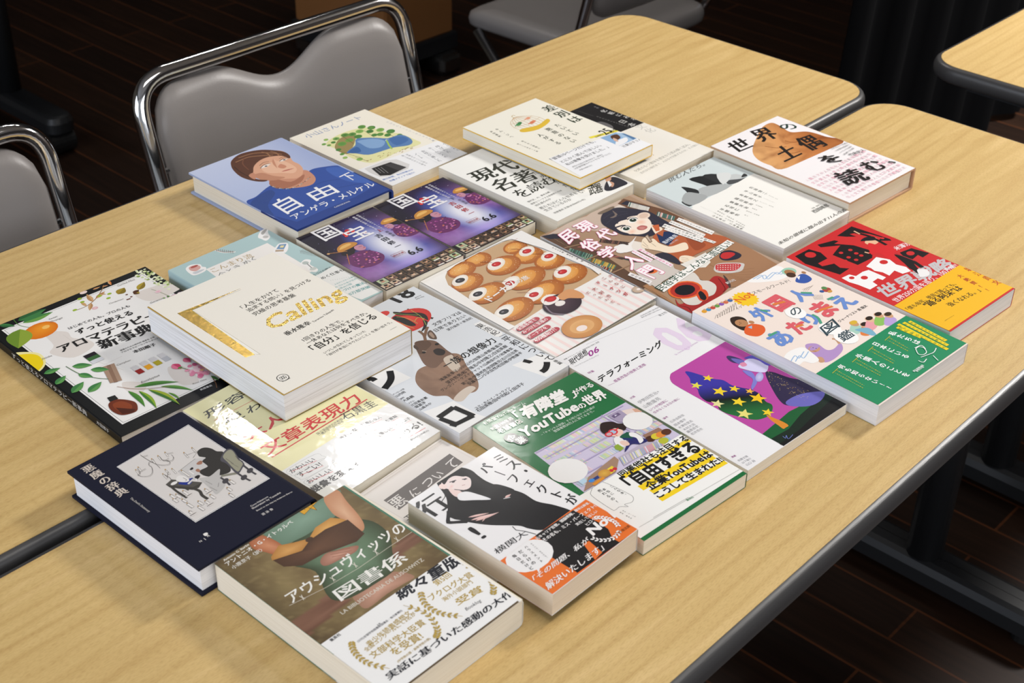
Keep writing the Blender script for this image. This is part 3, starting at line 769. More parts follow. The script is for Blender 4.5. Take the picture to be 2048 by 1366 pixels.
    for p, q, c in (((830, 990), (940, 1095), '4F8A2E'), ((900, 990), (1015, 1105), '8CAE2A'), ((960, 980), (1165, 1080), 'A9BB2E'), ((1040, 960), (1250, 985), '5E9C3B'), ((870, 965), (1160, 930), '4C8A33'), ((1090, 1000), (1165, 1045), '6A9F36')):
        a.leaf(p, q, .16, c, '3F7A2C', .06)
    a.ln([(760, 962), (850, 975), (960, 975), (1100, 960)], .5, '9A6A4C', True)
    a.s([(705, 1075), (760, 1045), (870, 1060), (893, 1105), (870, 1130), (790, 1148), (725, 1120)], '6E2E17'); a.s([(735, 1075), (790, 1058), (850, 1080), (850, 1110), (790, 1125), (745, 1105)], '8A4020')
    a.p([(695, 1035), (745, 1018), (768, 1042), (715, 1062)], '20201F'); a.p([(750, 1100), (880, 1110), (862, 1132), (795, 1142)], '4A1C0E')
    # rose
    rg = random.Random(9)
    for k in range(26):
        t = rg.random()*6.28; rr = rg.random()**.5
        a.e((1290+math.cos(t)*80*rr, 855+math.sin(t)*48*rr), 4.5-rr*2, 3.6-rr*1.6, rg.choice(['E58CA8', 'F0B3C4', 'D86A90', 'F6D2DA', 'EE9FB6']), rg.random()*90, n=9)
    a.e((1310, 850), 3, 2, 'F0C46A', 0, 'EFA3B4'); a.leaf((1115, 815), (1175, 845), .7, 'D03D68', 'E77A97'); a.leaf((1190, 775), (1235, 800), .7, 'D9527A', 'E77A97')
    a.ln([(1170, 835), (1220, 850)], .7, '4C7A3C'); a.ln([(1370, 890), (1400, 940), (1405, 970)], .8, '6A4A34')
    a.leaf((1370, 890), (1420, 920), .3, '4E7A42'); a.leaf((1180, 830), (1150, 845), .6, '5A8A46')
    a.T('高橋書店', (1302, 988), (1378, 956), 'D8D8D8', .015)
    # lettering down the spine
    for s_, y0, y1, hh in (('ずっと使えるアロマテラピー新事典', 188, 56, 6.4), ('木田順子', 40, 20, 4.6)):
        v, tr = glyphs(s_, 0); x0, x1 = v[:, 0].min(), v[:, 0].max(); sc = (y0-y1)/(x1-x0); tk = FIT['aroma'][5]; c = colr('D8D6D2')
        for t in tr:
            P_ = [(-w/2-.05, y0-l/2-(v[i][0]-x0)*sc, tk/2+(v[i][1]-.36)*hh) for i in t]
            n = len(a.V); a.V += P_; a.F.append([n, n+1, n+2]); a.C += [c]*3; a.M.append(0)
def art_konmari(a):
    a.fr(2)
    a.p([(430, 322), (826, 150), (1130, 330), (705, 530)], 'F2EEE9')
    a.T('こんまり流', (482, 345), (745, 240), 'B9A37A', 0, .008); a.T('今とき めく', (535, 375), (770, 258), '6C6F6C', 0)
    def stk(pts): a.s(pts, 'F4F2F0')
    stk([(300, 320), (330, 295), (390, 290), (405, 305), (430, 310), (425, 335), (360, 362), (325, 350)])
    a.s([(320, 312), (345, 300), (385, 298), (395, 315), (365, 335), (330, 330)], 'D8A8A0'); a.e((355, 305), 4.5, 2, 'B0564E'); a.s([(345, 345), (400, 325), (420, 325), (370, 352)], 'C9CED3')
    a.ln([(485, 195), (540, 212), (620, 208)], 2.2, 'F1EFEC', True); a.ln([(487, 195), (540, 210), (615, 206)], .8, '8A6B60', True)
    for k in range(9): x = 495+k*13; y = 196+k*1.8; a.ln([(x, y-8), (x+6, y+9)], .5, '7E6459')
    stk([(765, 110), (790, 60), (835, 45), (830, 80), (845, 110), (820, 135), (790, 125)]); a.s([(785, 85), (810, 60), (825, 60), (800, 95)], 'B5B2AE'); a.e((815, 110), 3, 3, 'C2BFBC')
    stk([(865, 205), (900, 155), (955, 150), (962, 185), (940, 215), (880, 215)]); a.p([(885, 190), (905, 160), (952, 155), (935, 190)], '6F93B8'); a.p([(905, 180), (915, 167), (937, 165), (930, 180)], 'E8D9A0'); a.p([(880, 195), (935, 193), (932, 205), (878, 208)], 'B9A48E')
    stk([(1040, 290), (1070, 258), (1110, 262), (1105, 290), (1155, 320), (1140, 340), (1095, 330), (1080, 305)]); a.e((1075, 280), 3.5, 3.5, 'B9C2BE'); a.e((1125, 318), 4, 3, 'C9CFCB'); a.ln([(1085, 285), (1115, 312)], 1.2, '8B8F8E')
    a.ln([(1035, 200), (1180, 230)], .5, '7F8D8C')
    for k in range(15): x = 1045+k*9; y = 203+k*1.9; a.ln([(x, y), (x+14, y-11)], .45, '8A9291'); a.ln([(x, y), (x-3, y+14)], .45, '8A9291')
    a.T('片づけの魔法', (1130, 368), (1250, 312), '5A6A6A', .012)
    a.s([(1135, 380), (1180, 345), (1290, 290), (1370, 330), (1590, 455), (1560, 480), (1440, 520), (1250, 430)], 'EFF0EE')
    a.T('ときめく仕事も、', (1130, 412), (1345, 325), '2A2E2E', .012, .01)
    for k in range(22):
        t = k/21; x = 1240+300*t; y = 395-60*t; a.e((x, y), .35, .35, '8A9A9A', n=5)
    for k, (s_, p, q) in enumerate((('人生がときめく仕事の', (1268, 425), (1400, 370)), ('片づけの本が世界で', (1275, 445), (1430, 380)), ('世界40カ国', (1290, 460), (1380, 420)))): a.T(s_, p, q, '6AAFAF', .005)
    a.T('片づけの魔法」', (1300, 478), (1475, 412), '3E9A9C', .02); a.T('0万部突破', (1368, 492), (1502, 440), '3E9A9C', .015)
    a.p([(1440, 520), (1582, 458), (1590, 470), (1455, 535)], 'A9C8C6')
def art_calling(a):
    a.fr(2)
    a.p([(238, 627), (335, 606), (742, 887), (680, 906)], 'GOLD'); a.p([(238, 627), (460, 538), (652, 460), (335, 607)], 'GOLD')
    a.p([(333, 606), (345, 610), (770, 884), (742, 889)], 'F6F3EC')
    a.ln([(345, 612), (766, 880), (776, 887), (740, 884)], .25, '9C8A5A'); a.ln([(335, 606), (650, 470)], .3, 'A99F8C')
    k = '2A2926'
    a.T('「人生をかけて', (668, 598), (905, 478), k, .012); a.T('追求する問い」を見つける', (705, 617), (1122, 408), k, .012); a.T('究極の思考基盤', (745, 642), (1018, 508), k, .012)
    a.T('Calling', (845, 735), (1352, 508), 'GOLD', .035, tl=(792, 660))
    a.T('垂水隆幸', (952, 770), (1118, 690), k, .012, .015); a.T('Tarumizu Takayuki', (1128, 684), (1268, 602), k, .005)
    a.T('1回きりの人生で、', (1065, 806), (1330, 675), k, .01); a.T('一体あなたは何をすべきか。', (1092, 826), (1495, 625), k, .01)
    a.T('「自分」を信じる', (1135, 868), (1565, 650), k, .028, hs=1.05)
    a.T('いつしか忘れてしまっていた', (1198, 884), (1478, 742), k, .004); a.T('「自分が本当にやりたいこと」を思い出そう。', (1222, 900), (1660, 684), k, .004)
    a.ln([(1640, 732), (1685, 710)], .3, '6A6A66')
    x, y = a.q((918, 1032)); a.e((x, y), 5.6, 5.6, k, mm=True); a.e((x, y), 4.9, 4.9, 'F1EDE4', mm=True)
    for d in (-2, 0, 2): a.e((x+d, y), 1.1, 2.6, k, mm=True); a.e((x+d, y), .6, 1.9, 'F1EDE4', mm=True)
    a.T('かんき出版', (918, 1060), (968, 1036), k, .01)
def hair_face(a, c, k, skin='D9A384', hair='4A2A1C'):
    pass
def art_jiyu(a):
    a.fr(3); w, l = a.w, a.l
    c0, c1, c2 = d2l('AFBCDD', ALB), d2l('7F92C6', ALB), d2l('C3CCE6', ALB)
    a.patch(0, 0, w, l, 14, 18, lambda u, v: mixc(mixc(c2, c0, v*1.6), c1, max(0, (u-.55))*1.2+max(0, v-.75)))
    # blue jacket
    a.s([(455, 705), (520, 660), (610, 590), (700, 560), (840, 520), (905, 475), (1010, 455), (1090, 450), (1180, 470), (1400, 560), (1460, 600), (1400, 660), (1200, 760), (800, 890), (640, 800)], '2E4F9E')
    a.s([(1000, 470), (1100, 460), (1180, 490), (1330, 560), (1180, 560), (1060, 520)], '3C61B2')
    a.s([(480, 705), (600, 620), (650, 640), (600, 720), (640, 790), (560, 760)], '294689')
    a.p([(640, 790), (800, 890), (1460, 605), (1380, 560), (1200, 660), (960, 760), (800, 830)], '22408A')
    for pp in ([(860, 610), (980, 560), (1100, 540)], [(900, 650), (1080, 600), (1240, 570)], [(560, 700), (680, 720), (760, 790)]): a.ln(pp, 1.2, '24418A', True)
    # neck
    a.s([(610, 560), (700, 600), (800, 600), (900, 580), (930, 540), (900, 500), (850, 480), (740, 500), (640, 520)], 'C98E72')
    a.s([(610, 575), (640, 540), (760, 560), (850, 510), (830, 560), (740, 600), (660, 605)], 'A96D53')
    # face
    a.s([(490, 470), (510, 410), (560, 370), (640, 350), (710, 355), (750, 385), (775, 420), (815, 440), (842, 470), (838, 510), (800, 535), (730, 540), (650, 545), (560, 540), (500, 520)], 'DCA687')
    a.s([(560, 470), (620, 430), (700, 420), (760, 440), (800, 470), (780, 500), (700, 500), (600, 500)], 'E8B99B')
    a.s([(500, 520), (560, 500), (640, 520), (720, 530), (650, 550), (560, 548)], 'C0876A')
    a.s([(690, 440), (730, 455), (710, 470), (672, 462)], 'CB8B6E'); a.leaf((695, 492), (785, 468), .16, 'B2554B', 'C06A5E')
    a.leaf((552, 470), (622, 438), .34, 'F2E8E0', 'E8DAD0'); a.e((590, 455), 1.7, 1.5, '35424F'); a.leaf((684, 424), (742, 402), .32, 'F0E6DE', 'E8DAD0'); a.e((716, 412), 1.6, 1.4, '35424F'); a.ln([(550, 470), (580, 444), (622, 437)], .8, '3A2A22', True); a.ln([(682, 423), (710, 402), (743, 401)], .8, '3A2A22', True); a.leaf((640, 405), (668, 470), .22, 'E4B294', 'C98C6E')
    a.ln([(545, 452), (575, 430), (610, 425)], .9, '8A5A40', True); a.ln([(680, 405), (710, 392), (740, 395)], .9, '8A5A40', True)
    # short brown hair
    a.s([(350, 455), (352, 420), (400, 380), (470, 358), (560, 345), (650, 348), (720, 360), (755, 385), (750, 402), (700, 385), (640, 388), (600, 395), (560, 410), (530, 430), (505, 460), (500, 500), (480, 530), (540, 545), (600, 550), (570, 560), (500, 555), (420, 530), (370, 490)], '5A3423')
    for pp in ([(400, 400), (500, 370), (600, 365), (700, 375)], [(380, 430), (470, 395), (560, 385), (640, 380)], [(560, 360), (600, 370), (620, 392)], [(620, 355), (660, 365), (680, 385)]): a.ln(pp, 1.6, '9A6E4C', True)
    a.ln([(370, 460), (420, 500), (480, 530)], 1.5, '3E2418', True); a.ln([(440, 400), (430, 440), (470, 480)], 1.1, '7A4C34', True)
    a.s([(470, 520), (500, 500), (520, 520), (510, 545)], 'C58A6E')
    # necklace
    for k in range(24):
        t = k/23; x = 625+265*t; y = 590+25*math.sin(t*3.1)-62*t**2.6; a.e((x, y), .9, .9, ['3E4A55', 'C9C5BE', '6FA6A8', '8A6A4A'][k % 4], n=7)
    a.T('自由', (705, 778), (1085, 628), 'F2F2F4', .012, hs=1, tl=(612, 690)) if False else None
    a.T('自', (735, 780), (850, 722), 'F2F2F4', .018, tl=(612, 705)); a.T('由', (935, 690), (1095, 628), 'F2F2F4', .018, tl=(845, 628)); a.T('下', (1155, 562), (1222, 530), 'F2F2F4', .012, tl=(1090, 525))
    a.T('アンゲラ・メルケル', (790, 815), (1345, 580), 'F2F2F4', .018); a.T('KADOKAWA', (1062, 735), (1168, 692), 'DADDE8', .01)
def art_koyama(a):
    a.fr(3)
    a.T('小山さんノート', (878, 262), (1255, 128), '6E86B4', 0)
    a.V_('小山さんノートワークショップ編', (1408, 148), (1735, 282), '8A93AD', 0, sc=.7)
    rg = random.Random(5)
    a.s([(1000, 300), (1080, 240), (1200, 200), (1300, 190), (1400, 220), (1500, 230), (1600, 270), (1640, 300), (1500, 350), (1400, 400), (1300, 430), (1180, 400), (1080, 340)], 'E3E0A8')
    a.s([(1060, 330), (1100, 260), (1200, 240), (1180, 330), (1140, 370)], '9C8A5A')
    for c, r_ in (((1000, 272), 3.5), ((1070, 265), 5), ((1130, 240), 6), ((1180, 235), 6), ((1230, 215), 6), ((1245, 185), 6), ((1310, 190), 6), ((1370, 205), 6), ((1440, 215), 6.5), ((1110, 300), 6.5), ((1160, 275), 6), ((1220, 250), 6), ((1300, 215), 5.5),
                 ((985, 303), 3.4), ((1020, 310), 3.2), ((1085, 340), 4), ((1110, 370), 3.6), ((1130, 395), 3.6), ((1050, 290), 3.6), ((1370, 235), 5), ((1420, 240), 5), ((1330, 240), 4.5), ((1230, 405), 4.6), ((1280, 355), 3.4), ((1500, 240), 4), ((1245, 270), 4)):
        g = rg.choice(['6F9E4C', '4F8440', '86B15A', '5B8F48', '9FC062', '3F6E38']); a.e(c, r_, r_*.8, g, 20, rg.choice(['4F8440', '8DB660', '6F9E4C']), n=12)
    for p, q in (((1090, 350), (1240, 395)), ((1110, 245), (1190, 300)), ((1260, 210), (1330, 255)), ((1200, 390), (1290, 420)), ((1430, 235), (1480, 262))): a.ln([p, q], .6, '6A5A3A')
    a.s([(1140, 360), (1200, 310), (1210, 265), (1330, 258), (1420, 262), (1500, 238), (1560, 255), (1588, 285), (1560, 310), (1460, 325), (1380, 350), (1290, 375), (1200, 365)], '5D82B4', 3)
    a.s([(1215, 280), (1320, 265), (1400, 280), (1380, 320), (1300, 330), (1240, 300)], '86A8D0', 3); a.s([(1430, 262), (1520, 250), (1560, 275), (1480, 310)], '4A70A8', 3); a.s([(1150, 358), (1210, 320), (1240, 350), (1200, 365)], '3F659E', 3)
    a.ln([(1412, 275), (1430, 310), (1450, 335)], 2.2, 'A6C65A'); a.ln([(1405, 280), (1412, 268), (1424, 272)], .6, 'F0F0EC')
    for k in range(34):
        x = 1270+rg.random()*330; y = 398-(x-1270)*.27+rg.random()*26; a.e((x, y), 1.6*rg.random()+.6, .7, rg.choice(['B9A46E', '8E9A5A', 'A98B5A', 'C9C08A']), 20, n=7)
    # white band with lettering
    a.p([(1215, 480), (1755, 280), (1965, 365), (1460, 590)], 'F0F0F1')
    a.p([(1262, 472), (1400, 415), (1480, 405), (1570, 440), (1560, 470), (1440, 520), (1370, 528), (1300, 500)], 'D8D6D4')
    a.p([(1310, 470), (1440, 425), (1550, 460), (1440, 515), (1370, 520)], '2C2B2C'); a.p([(1400, 445), (1450, 430), (1548, 460), (1500, 485)], '454344'); a.ln([(1375, 500), (1335, 470)], .8, '8E8C8C'); a.ln([(1400, 500), (1355, 465)], .8, '8E8C8C'); a.ln([(1425, 500), (1375, 460)], .8, '8E8C8C')
    k = '5A5C66'
    a.V_('小山さんと', (1790, 295), (1900, 345), k, 0); a.V_('呼ばれた', (1745, 312), (1840, 360), k, 0); a.V_('ホームレスの', (1695, 325), (1820, 392), k, 0); a.V_('女性が遺した', (1650, 345), (1780, 420), k, 0); a.V_('ノート', (1600, 365), (1660, 400), k, 0)
    a.V_('路上生活の日々を綴る', (1515, 378), (1680, 450), '6A6C72', 0, sc=.8); a.V_('記録が今ここに残る', (1545, 370), (1690, 435), '6A6C72', 0, sc=.8)
    a.T('朝日新聞、毎日新聞ほか', (1395, 553), (1600, 478), '4A76C0', .01); a.T('各種メディアで紹介!', (1440, 562), (1610, 498), '4A76C0', .012)
    for d in (0, 1, 2, 3): a.ln([(1625+d*48, 360-d*18), (1760+d*44, 432-d*20)], .15, 'A8A8AE')
def art_kokuho(a, o1, num, red):
    """o1 maps the first volume's frame onto this one by the cover corners"""
    w, l = a.w, a.l; rg = random.Random(6)
    K = lambda h: d2l(h, ALB)
    dk, pu, bl, mg, wh, bk = K('130C24'), K('2A1748'), K('4A5FB8'), K('7A3A92'), K('E9EAF4'), K('17101C')
    def f(u, v):
        d = math.hypot((u-.62)*1.25, (v-.55)*.95); n = fbm(u*9, v*12)
        c = mixc(wh, bl, (d-.10)*4.2); c = mixc(c, pu, (d-.27)*4.5); c = mixc(c, dk, (d-.42)*3.5)
        s1 = math.exp(-(((u-.12)/.26)**2+((v-.70)/.20)**2)*1.5); s2 = math.exp(-(((u-.96)/.20)**2+((v-.42)/.22)**2)*1.3)
        c = mixc(c, mixc(mg, K('E0B0F0'), n*.8-.1), min(1, (s1+s2)*1.5)*.85)
        c = mixc(c, K('3C1A48'), max(0, (n-.52))*2.6*min(1, (s1+s2)*1.6))
        if v > .70: c = mixc(c, K('B9A2E8'), max(0, 1-abs(v-.80)*9)*max(0, 1-abs(u-.55)*2)*.8)
        return c
    a.patch(0, 0, w, l, 60, 80, f)
    for k in range(40):
        a.e((rg.random()*w, l*(.60+.4*rg.random())), .35+.3*rg.random(), .35, rg.choice(['B9B4E0', 'E8E6F8', '8A7FC0']), n=6, mm=True)
    # two performers facing each other: gold cap, pale face, dark hair, patterned robe
    def fig(cx, cy, s, k=1, flip=1):
        q = lambda x, y: (cx+flip*x*k, cy+y*k)
        a.raw(spline([q(-16, -4), q(-10, 6), q(0, 10), q(10, 6), q(12, -2), q(2, -4), q(-6, -10)], 4), '1B1018')
        a.raw(spline([q(-14, 4), q(-10, 13), q(2, 17), q(12, 12), q(13, 6), q(0, 3)], 4), 'C98B3C'); a.raw(spline([q(-10, 8), q(-4, 13), q(6, 13), q(6, 9)], 4), 'EAB968')
        a.raw(spline([q(6, 3), q(13, 3), q(15.5, -1), q(14, -3), q(15, -6), q(11, -10), q(5, -8), q(3, -2)], 4), 'C78DA0'); a.ln([q(9, -1), q(13, -1.5)], .5, '2A1420', mm=True); a.ln([q(11.5, -6), q(14.3, -5.5)], .8, 'A82838', mm=True)
        a.raw(spline([q(-14, -12), q(-4, -9), q(8, -10), q(16, -20), q(18, -34), q(6, -44), q(-14, -42), q(-22, -28)], 4), '6A2A62')
        for j in range(46):
            x, y = -18+34*rg.random(), -40+28*rg.random(); a.e(q(x, y), 1.3, 1.1, rg.choice(['B95AA0', '8A3A80', 'D98AB8', '4A1A50', 'C06A58']), n=7, mm=True)
    fig(28, l*.60, 1, .95); fig(w-9, l*.70, 1, .8, -1)
    a.ln([(18, l*.57), (6, l*.44)], .9, 'B9744A', mm=True); a.ln([(5, l*.66), (22, l*.60)], .9, 'C98B4C', mm=True)
    a.e((4, l*.66), 1.6, 1.6, 'E0B27A', mm=True)
    # row of small cast portraits along the foot
    a.R(0, 0, w, l*.145, '171014')
    for r_ in range(2):
        for k in range(9):
            x0 = 1+k*(w-2)/9+(3 if r_ else 0); y0 = 1+r_*10.2
            bgc = rg.choice(['C9B49A', '6A5340', '8E6E52', '3A2A22', 'B9C8A0', '54402E']); a.R(x0, y0, x0+10, y0+9.4, bgc)
            a.e((x0+5, y0+2), 4.6, 3, rg.choice(['2A2018', '6F8A4A', 'B0A090', '4A2A3A']), n=9, mm=True, a0=0, a1=180)
            a.e((x0+5, y0+5.4), 2.1, 2.7, rg.choice(['D6A583', 'C08E6C', 'E0B898']), n=10, mm=True); a.e((x0+5, y0+7), 2.5, 1.7, '1A100C', n=9, mm=True)
            if rg.random() < .35: a.R(x0+1, y0-.4, x0+9, y0+1.6, 'E8E4DC')
    # lettering
    x = 34; y = l-24
    a.T('国', (19, l-27), (44, l-27), 'F4F2F4', .03, mm=True)
    a.T('宝', (43, l-48), (68, l-48), 'D82A2E' if False else 'F4F2F4', .03, mm=True)
    for c, r_, cc in (((45, l-29), 4.6, 'D62A30'), ((50, l-24), 3, 'C8202A'), ((42, l-33), 2.4, 'E04A44'), ((61, l-40), 2.6, 'D62A30'), ((54, l-29), 2.8, 'D62A30')): a.e(c, r_, r_*.8, cc, 30, mm=True)
    a.T('宝', (43, l-48), (68, l-48), 'F4F2F4', .02, mm=True)
    ac = 'C0464A' if red else '2A2A38'
    a.V_('吉田修一', (68, l-51), (68, l-92), ac, 0, .02, sc=.85, mm=True); a.V_(num, (76, l-44), (76, l-51), 'C0464A' if not red else '3A4A7A', 0, .02, mm=True)
    a.V_('花道篇' if red else '青春篇', (80, l-53), (80, l-68), '5A5A70', 0, mm=True)
    a.T('6.6', (66, l*.245), (83, l*.245), '14141C', .03, mm=True); a.T('朝日文庫', (50, l*.31), (64, l*.31), 'B0504A', .02, mm=True); a.frame(49, l*.30, 65, l*.345, .3, 'B0504A')
    a.V_('映画化決定の大ベストセラー', (w-26, l-3), (w-26, l-50), 'ECEAF2', .02, sc=.9, mm=True); a.V_('歌舞伎の世界に生きる', (w-32, l-4), (w-32, l-44), 'ECEAF2', .02, sc=.9, mm=True)
def art_meicho(a):
    a.fr(4); k = '26291F'
    a.R(0, 0, 0, 0, 'FFFFFF')
    a.T('現代', (255+65, 605), (590, 505), k, 0, .03, tl=(232, 545)); a.T('名著', (455, 665), (710, 570), k, 0, .03, tl=(375, 600)); a.T('を', (595, 700), (665, 672), k, 0, .02, tl=(520, 660)); a.T('読む', (665, 668), (830, 592), k, 0, .02, tl=(615, 622))
    a.V_('ためのたたかい', (660, 528), (1010, 665), '3A3A38', 0, sc=.8)
    for s_, p, q, b in (('現代史、AI、資本主義…', (640, 728), (795, 655), .012), ('現実とリードする思想家たちは', (660, 742), (860, 650), .012), ('何を語るのか', (690, 752), (790, 705), .012), ('君たちはどんな世界を', (722, 772), (965, 668), .004), ('生きているのか', (752, 785), (925, 708), .004)):
        a.T(s_, p, q, '33342E', b)
    a.T('筑摩書房 定価(本体880円+税)', (812, 800), (1015, 708), '6A6A64', .005)
    a.p([(1110, 560), (1190, 540), (1310, 598), (1180, 650), (1040, 640)], 'DAD8D6')
    a.s([(1135, 640), (1150, 590), (1190, 560), (1240, 570), (1290, 600), (1240, 625), (1170, 650)], '1E2030'); a.s([(1140, 560), (1175, 555), (1180, 580), (1150, 590)], 'C99A80'); a.s([(1170, 590), (1200, 600), (1190, 625), (1165, 610)], 'C99A80')
    a.p([(1155, 590), (1168, 585), (1185, 610), (1170, 625)], 'E8E8EA')
    a.T('武器', (1042, 680), (1130, 655), k, .01, .02, tl=(1020, 620)); a.T('を', (1085, 640), (1125, 622), k, 0, .01)
def art_sabetsu(a):
    a.fr(4); k = '2F3B2A'
    # bird cage
    x, y = a.q((625, 215)); G = 'C9A06A'
    a.raw(spline([(x-24, y-17), (x-4, y-24), (x+22, y-18), (x+25, y-10), (x+4, y-15), (x-20, y-9)], 4), 'E2BC3C')
    for i in range(-4, 5):
        dx = i*5.2; a.ln([(x+dx*1.0, y-13-2*abs(math.sin(i))), (x+dx*1.05, y), (x+dx*.75, y+12), (x+dx*.1, y+20)], .55, G, True, mm=True)
    for yy, ww in ((-1, 23), (9, 19)): a.ln([(x-ww, y+yy), (x, y+yy-3), (x+ww, y+yy)], .5, G, True, mm=True)
    a.ln([(x-1, y+20), (x-1, y+24), (x+3, y+26), (x+4, y+23)], .7, 'B8943F', True, mm=True)
    for bx, by, c in ((x-12, y+2, '5C9A5E'), (x-8, y+4, '3F8450'), (x+8, y-4, 'E2906C'), (x+10, y+7, 'E8A080'), (x+4, y-5, 'D97F5A')):
        a.e((bx, by), 4, 2.6, c, 25, mm=True); a.raw([(bx-3, by), (bx-8, by-2), (bx-4, by+2)], c)
    a.V_('差別は', (735, 115), (985, 220), k, 0, .025, sc=.85); a.V_('たいてい', (810, 228), (968, 300), k, 0, .01, sc=.85); a.V_('悪意のない', (752, 252), (952, 345), k, 0, .01, sc=.85); a.V_('人がする', (695, 288), (850, 355), k, 0, .01, sc=.85)
    a.V_('キム・ジヘ', (420, 250), (535, 308), '5A5A50', 0, sc=.8); a.V_('尹怡景訳', (385, 265), (455, 303), '5A5A50', 0, sc=.8)
    a.V_('見えない排除に', (590, 328), (715, 380), '6A6A60', 0, sc=.8); a.V_('気づくための10章', (560, 345), (700, 398), '6A6A60', 0, sc=.8)
    a.p([(770, 440), (1290, 262), (1462, 365), (985, 560)], 'F2F2F4')
    a.ln([(1040, 318), (1265, 268)], 5, 'F0E04A'); a.T('部突破!', (1190, 290), (1262, 262), '3A3A20', .02); a.T('25', (1150, 302), (1198, 282), '22221A', .03, hs=1.3); a.T('日韓累計', (1085, 318), (1140, 298), '3A3A20', .02)
    a.p([(1110, 320), (1215, 288), (1360, 325), (1235, 372)], '8FB3D8'); a.p([(1215, 290), (1330, 296), (1358, 325), (1300, 345)], 'A9C4DE'); a.s([(1180, 310), (1220, 300), (1245, 320), (1220, 335), (1190, 328)], '5A3A2C'); a.s([(1215, 345), (1280, 320), (1290, 345), (1225, 372)], 'F0F0F2'); a.s([(1195, 322), (1220, 330), (1230, 345), (1205, 340)], 'DDB49E'); a.p([(1250, 295), (1290, 298), (1355, 322), (1330, 335)], '5A7FA8')
    for s_, p, q, b in (('「冒頭10ページだけでも、', (798, 455), (1085, 345), .012), ('とにかく読んでほしい。', (862, 470), (1122, 370), .012), ('私は衝撃を受けました。」', (895, 487), (1170, 382), .012), ('差別の仕組みを解き明かす、韓国で', (930, 500), (1130, 425), 0), ('16万部突破のベストセラーがついに', (945, 512), (1185, 418), 0), ('待望の邦訳刊行', (975, 520), (1060, 490), 0)): a.T(s_, p, q, '3C3C40', b)
    a.T('辻愛沙子さん', (1268, 382), (1392, 335), '3C3C40', .005)
def art_kesho(a):
    a.fr(4)
    a.p([(800, 160), (1050, 58), (1440, 190), (1230, 290)], '1E1C1E'); a.s([(1070, 220), (1110, 200), (1180, 225), (1190, 250), (1120, 240)], '6A686A')
    a.V_('化粧にみる', (1105, 118), (1355, 188), 'D8D6D4', 0, .01, sc=.8); a.V_('日本文化', (1228, 190), (1465, 275), 'DAD8D4', 0, .005, sc=.8); a.V_('だれのためによそおうのか', (1080, 162), (1300, 240), '9A9896', 0, sc=.7)
    a.ln([(940, 118), (1060, 160)], .2, '8A8888'); a.V_('平松', (1065, 92), (1095, 105), '9A98A0', 0)
    a.p([(1215, 285), (1440, 190), (1860, 340), (1850, 405), (1400, 625), (1050, 470)], 'EFEBE2')
    a.V_('文化', (1345, 225), (1465, 275), 'C4C2BC', 0, sc=.95)
    for s_, p, q in (('化粧のもつ意味を歴史から読み解く試み。', (1345, 545), (1700, 362)), ('古代から現代まで、人はなぜ化粧するのか、その謎に迫る。', (1380, 557), (1790, 342)), ('今も化粧にひそむ祈り', (1275, 525), (1465, 432))): a.T(s_, p, q, '8A8880', 0)
    a.V_('ためによそおう', (1290, 510), (1440, 440), 'A8A49A', 0)
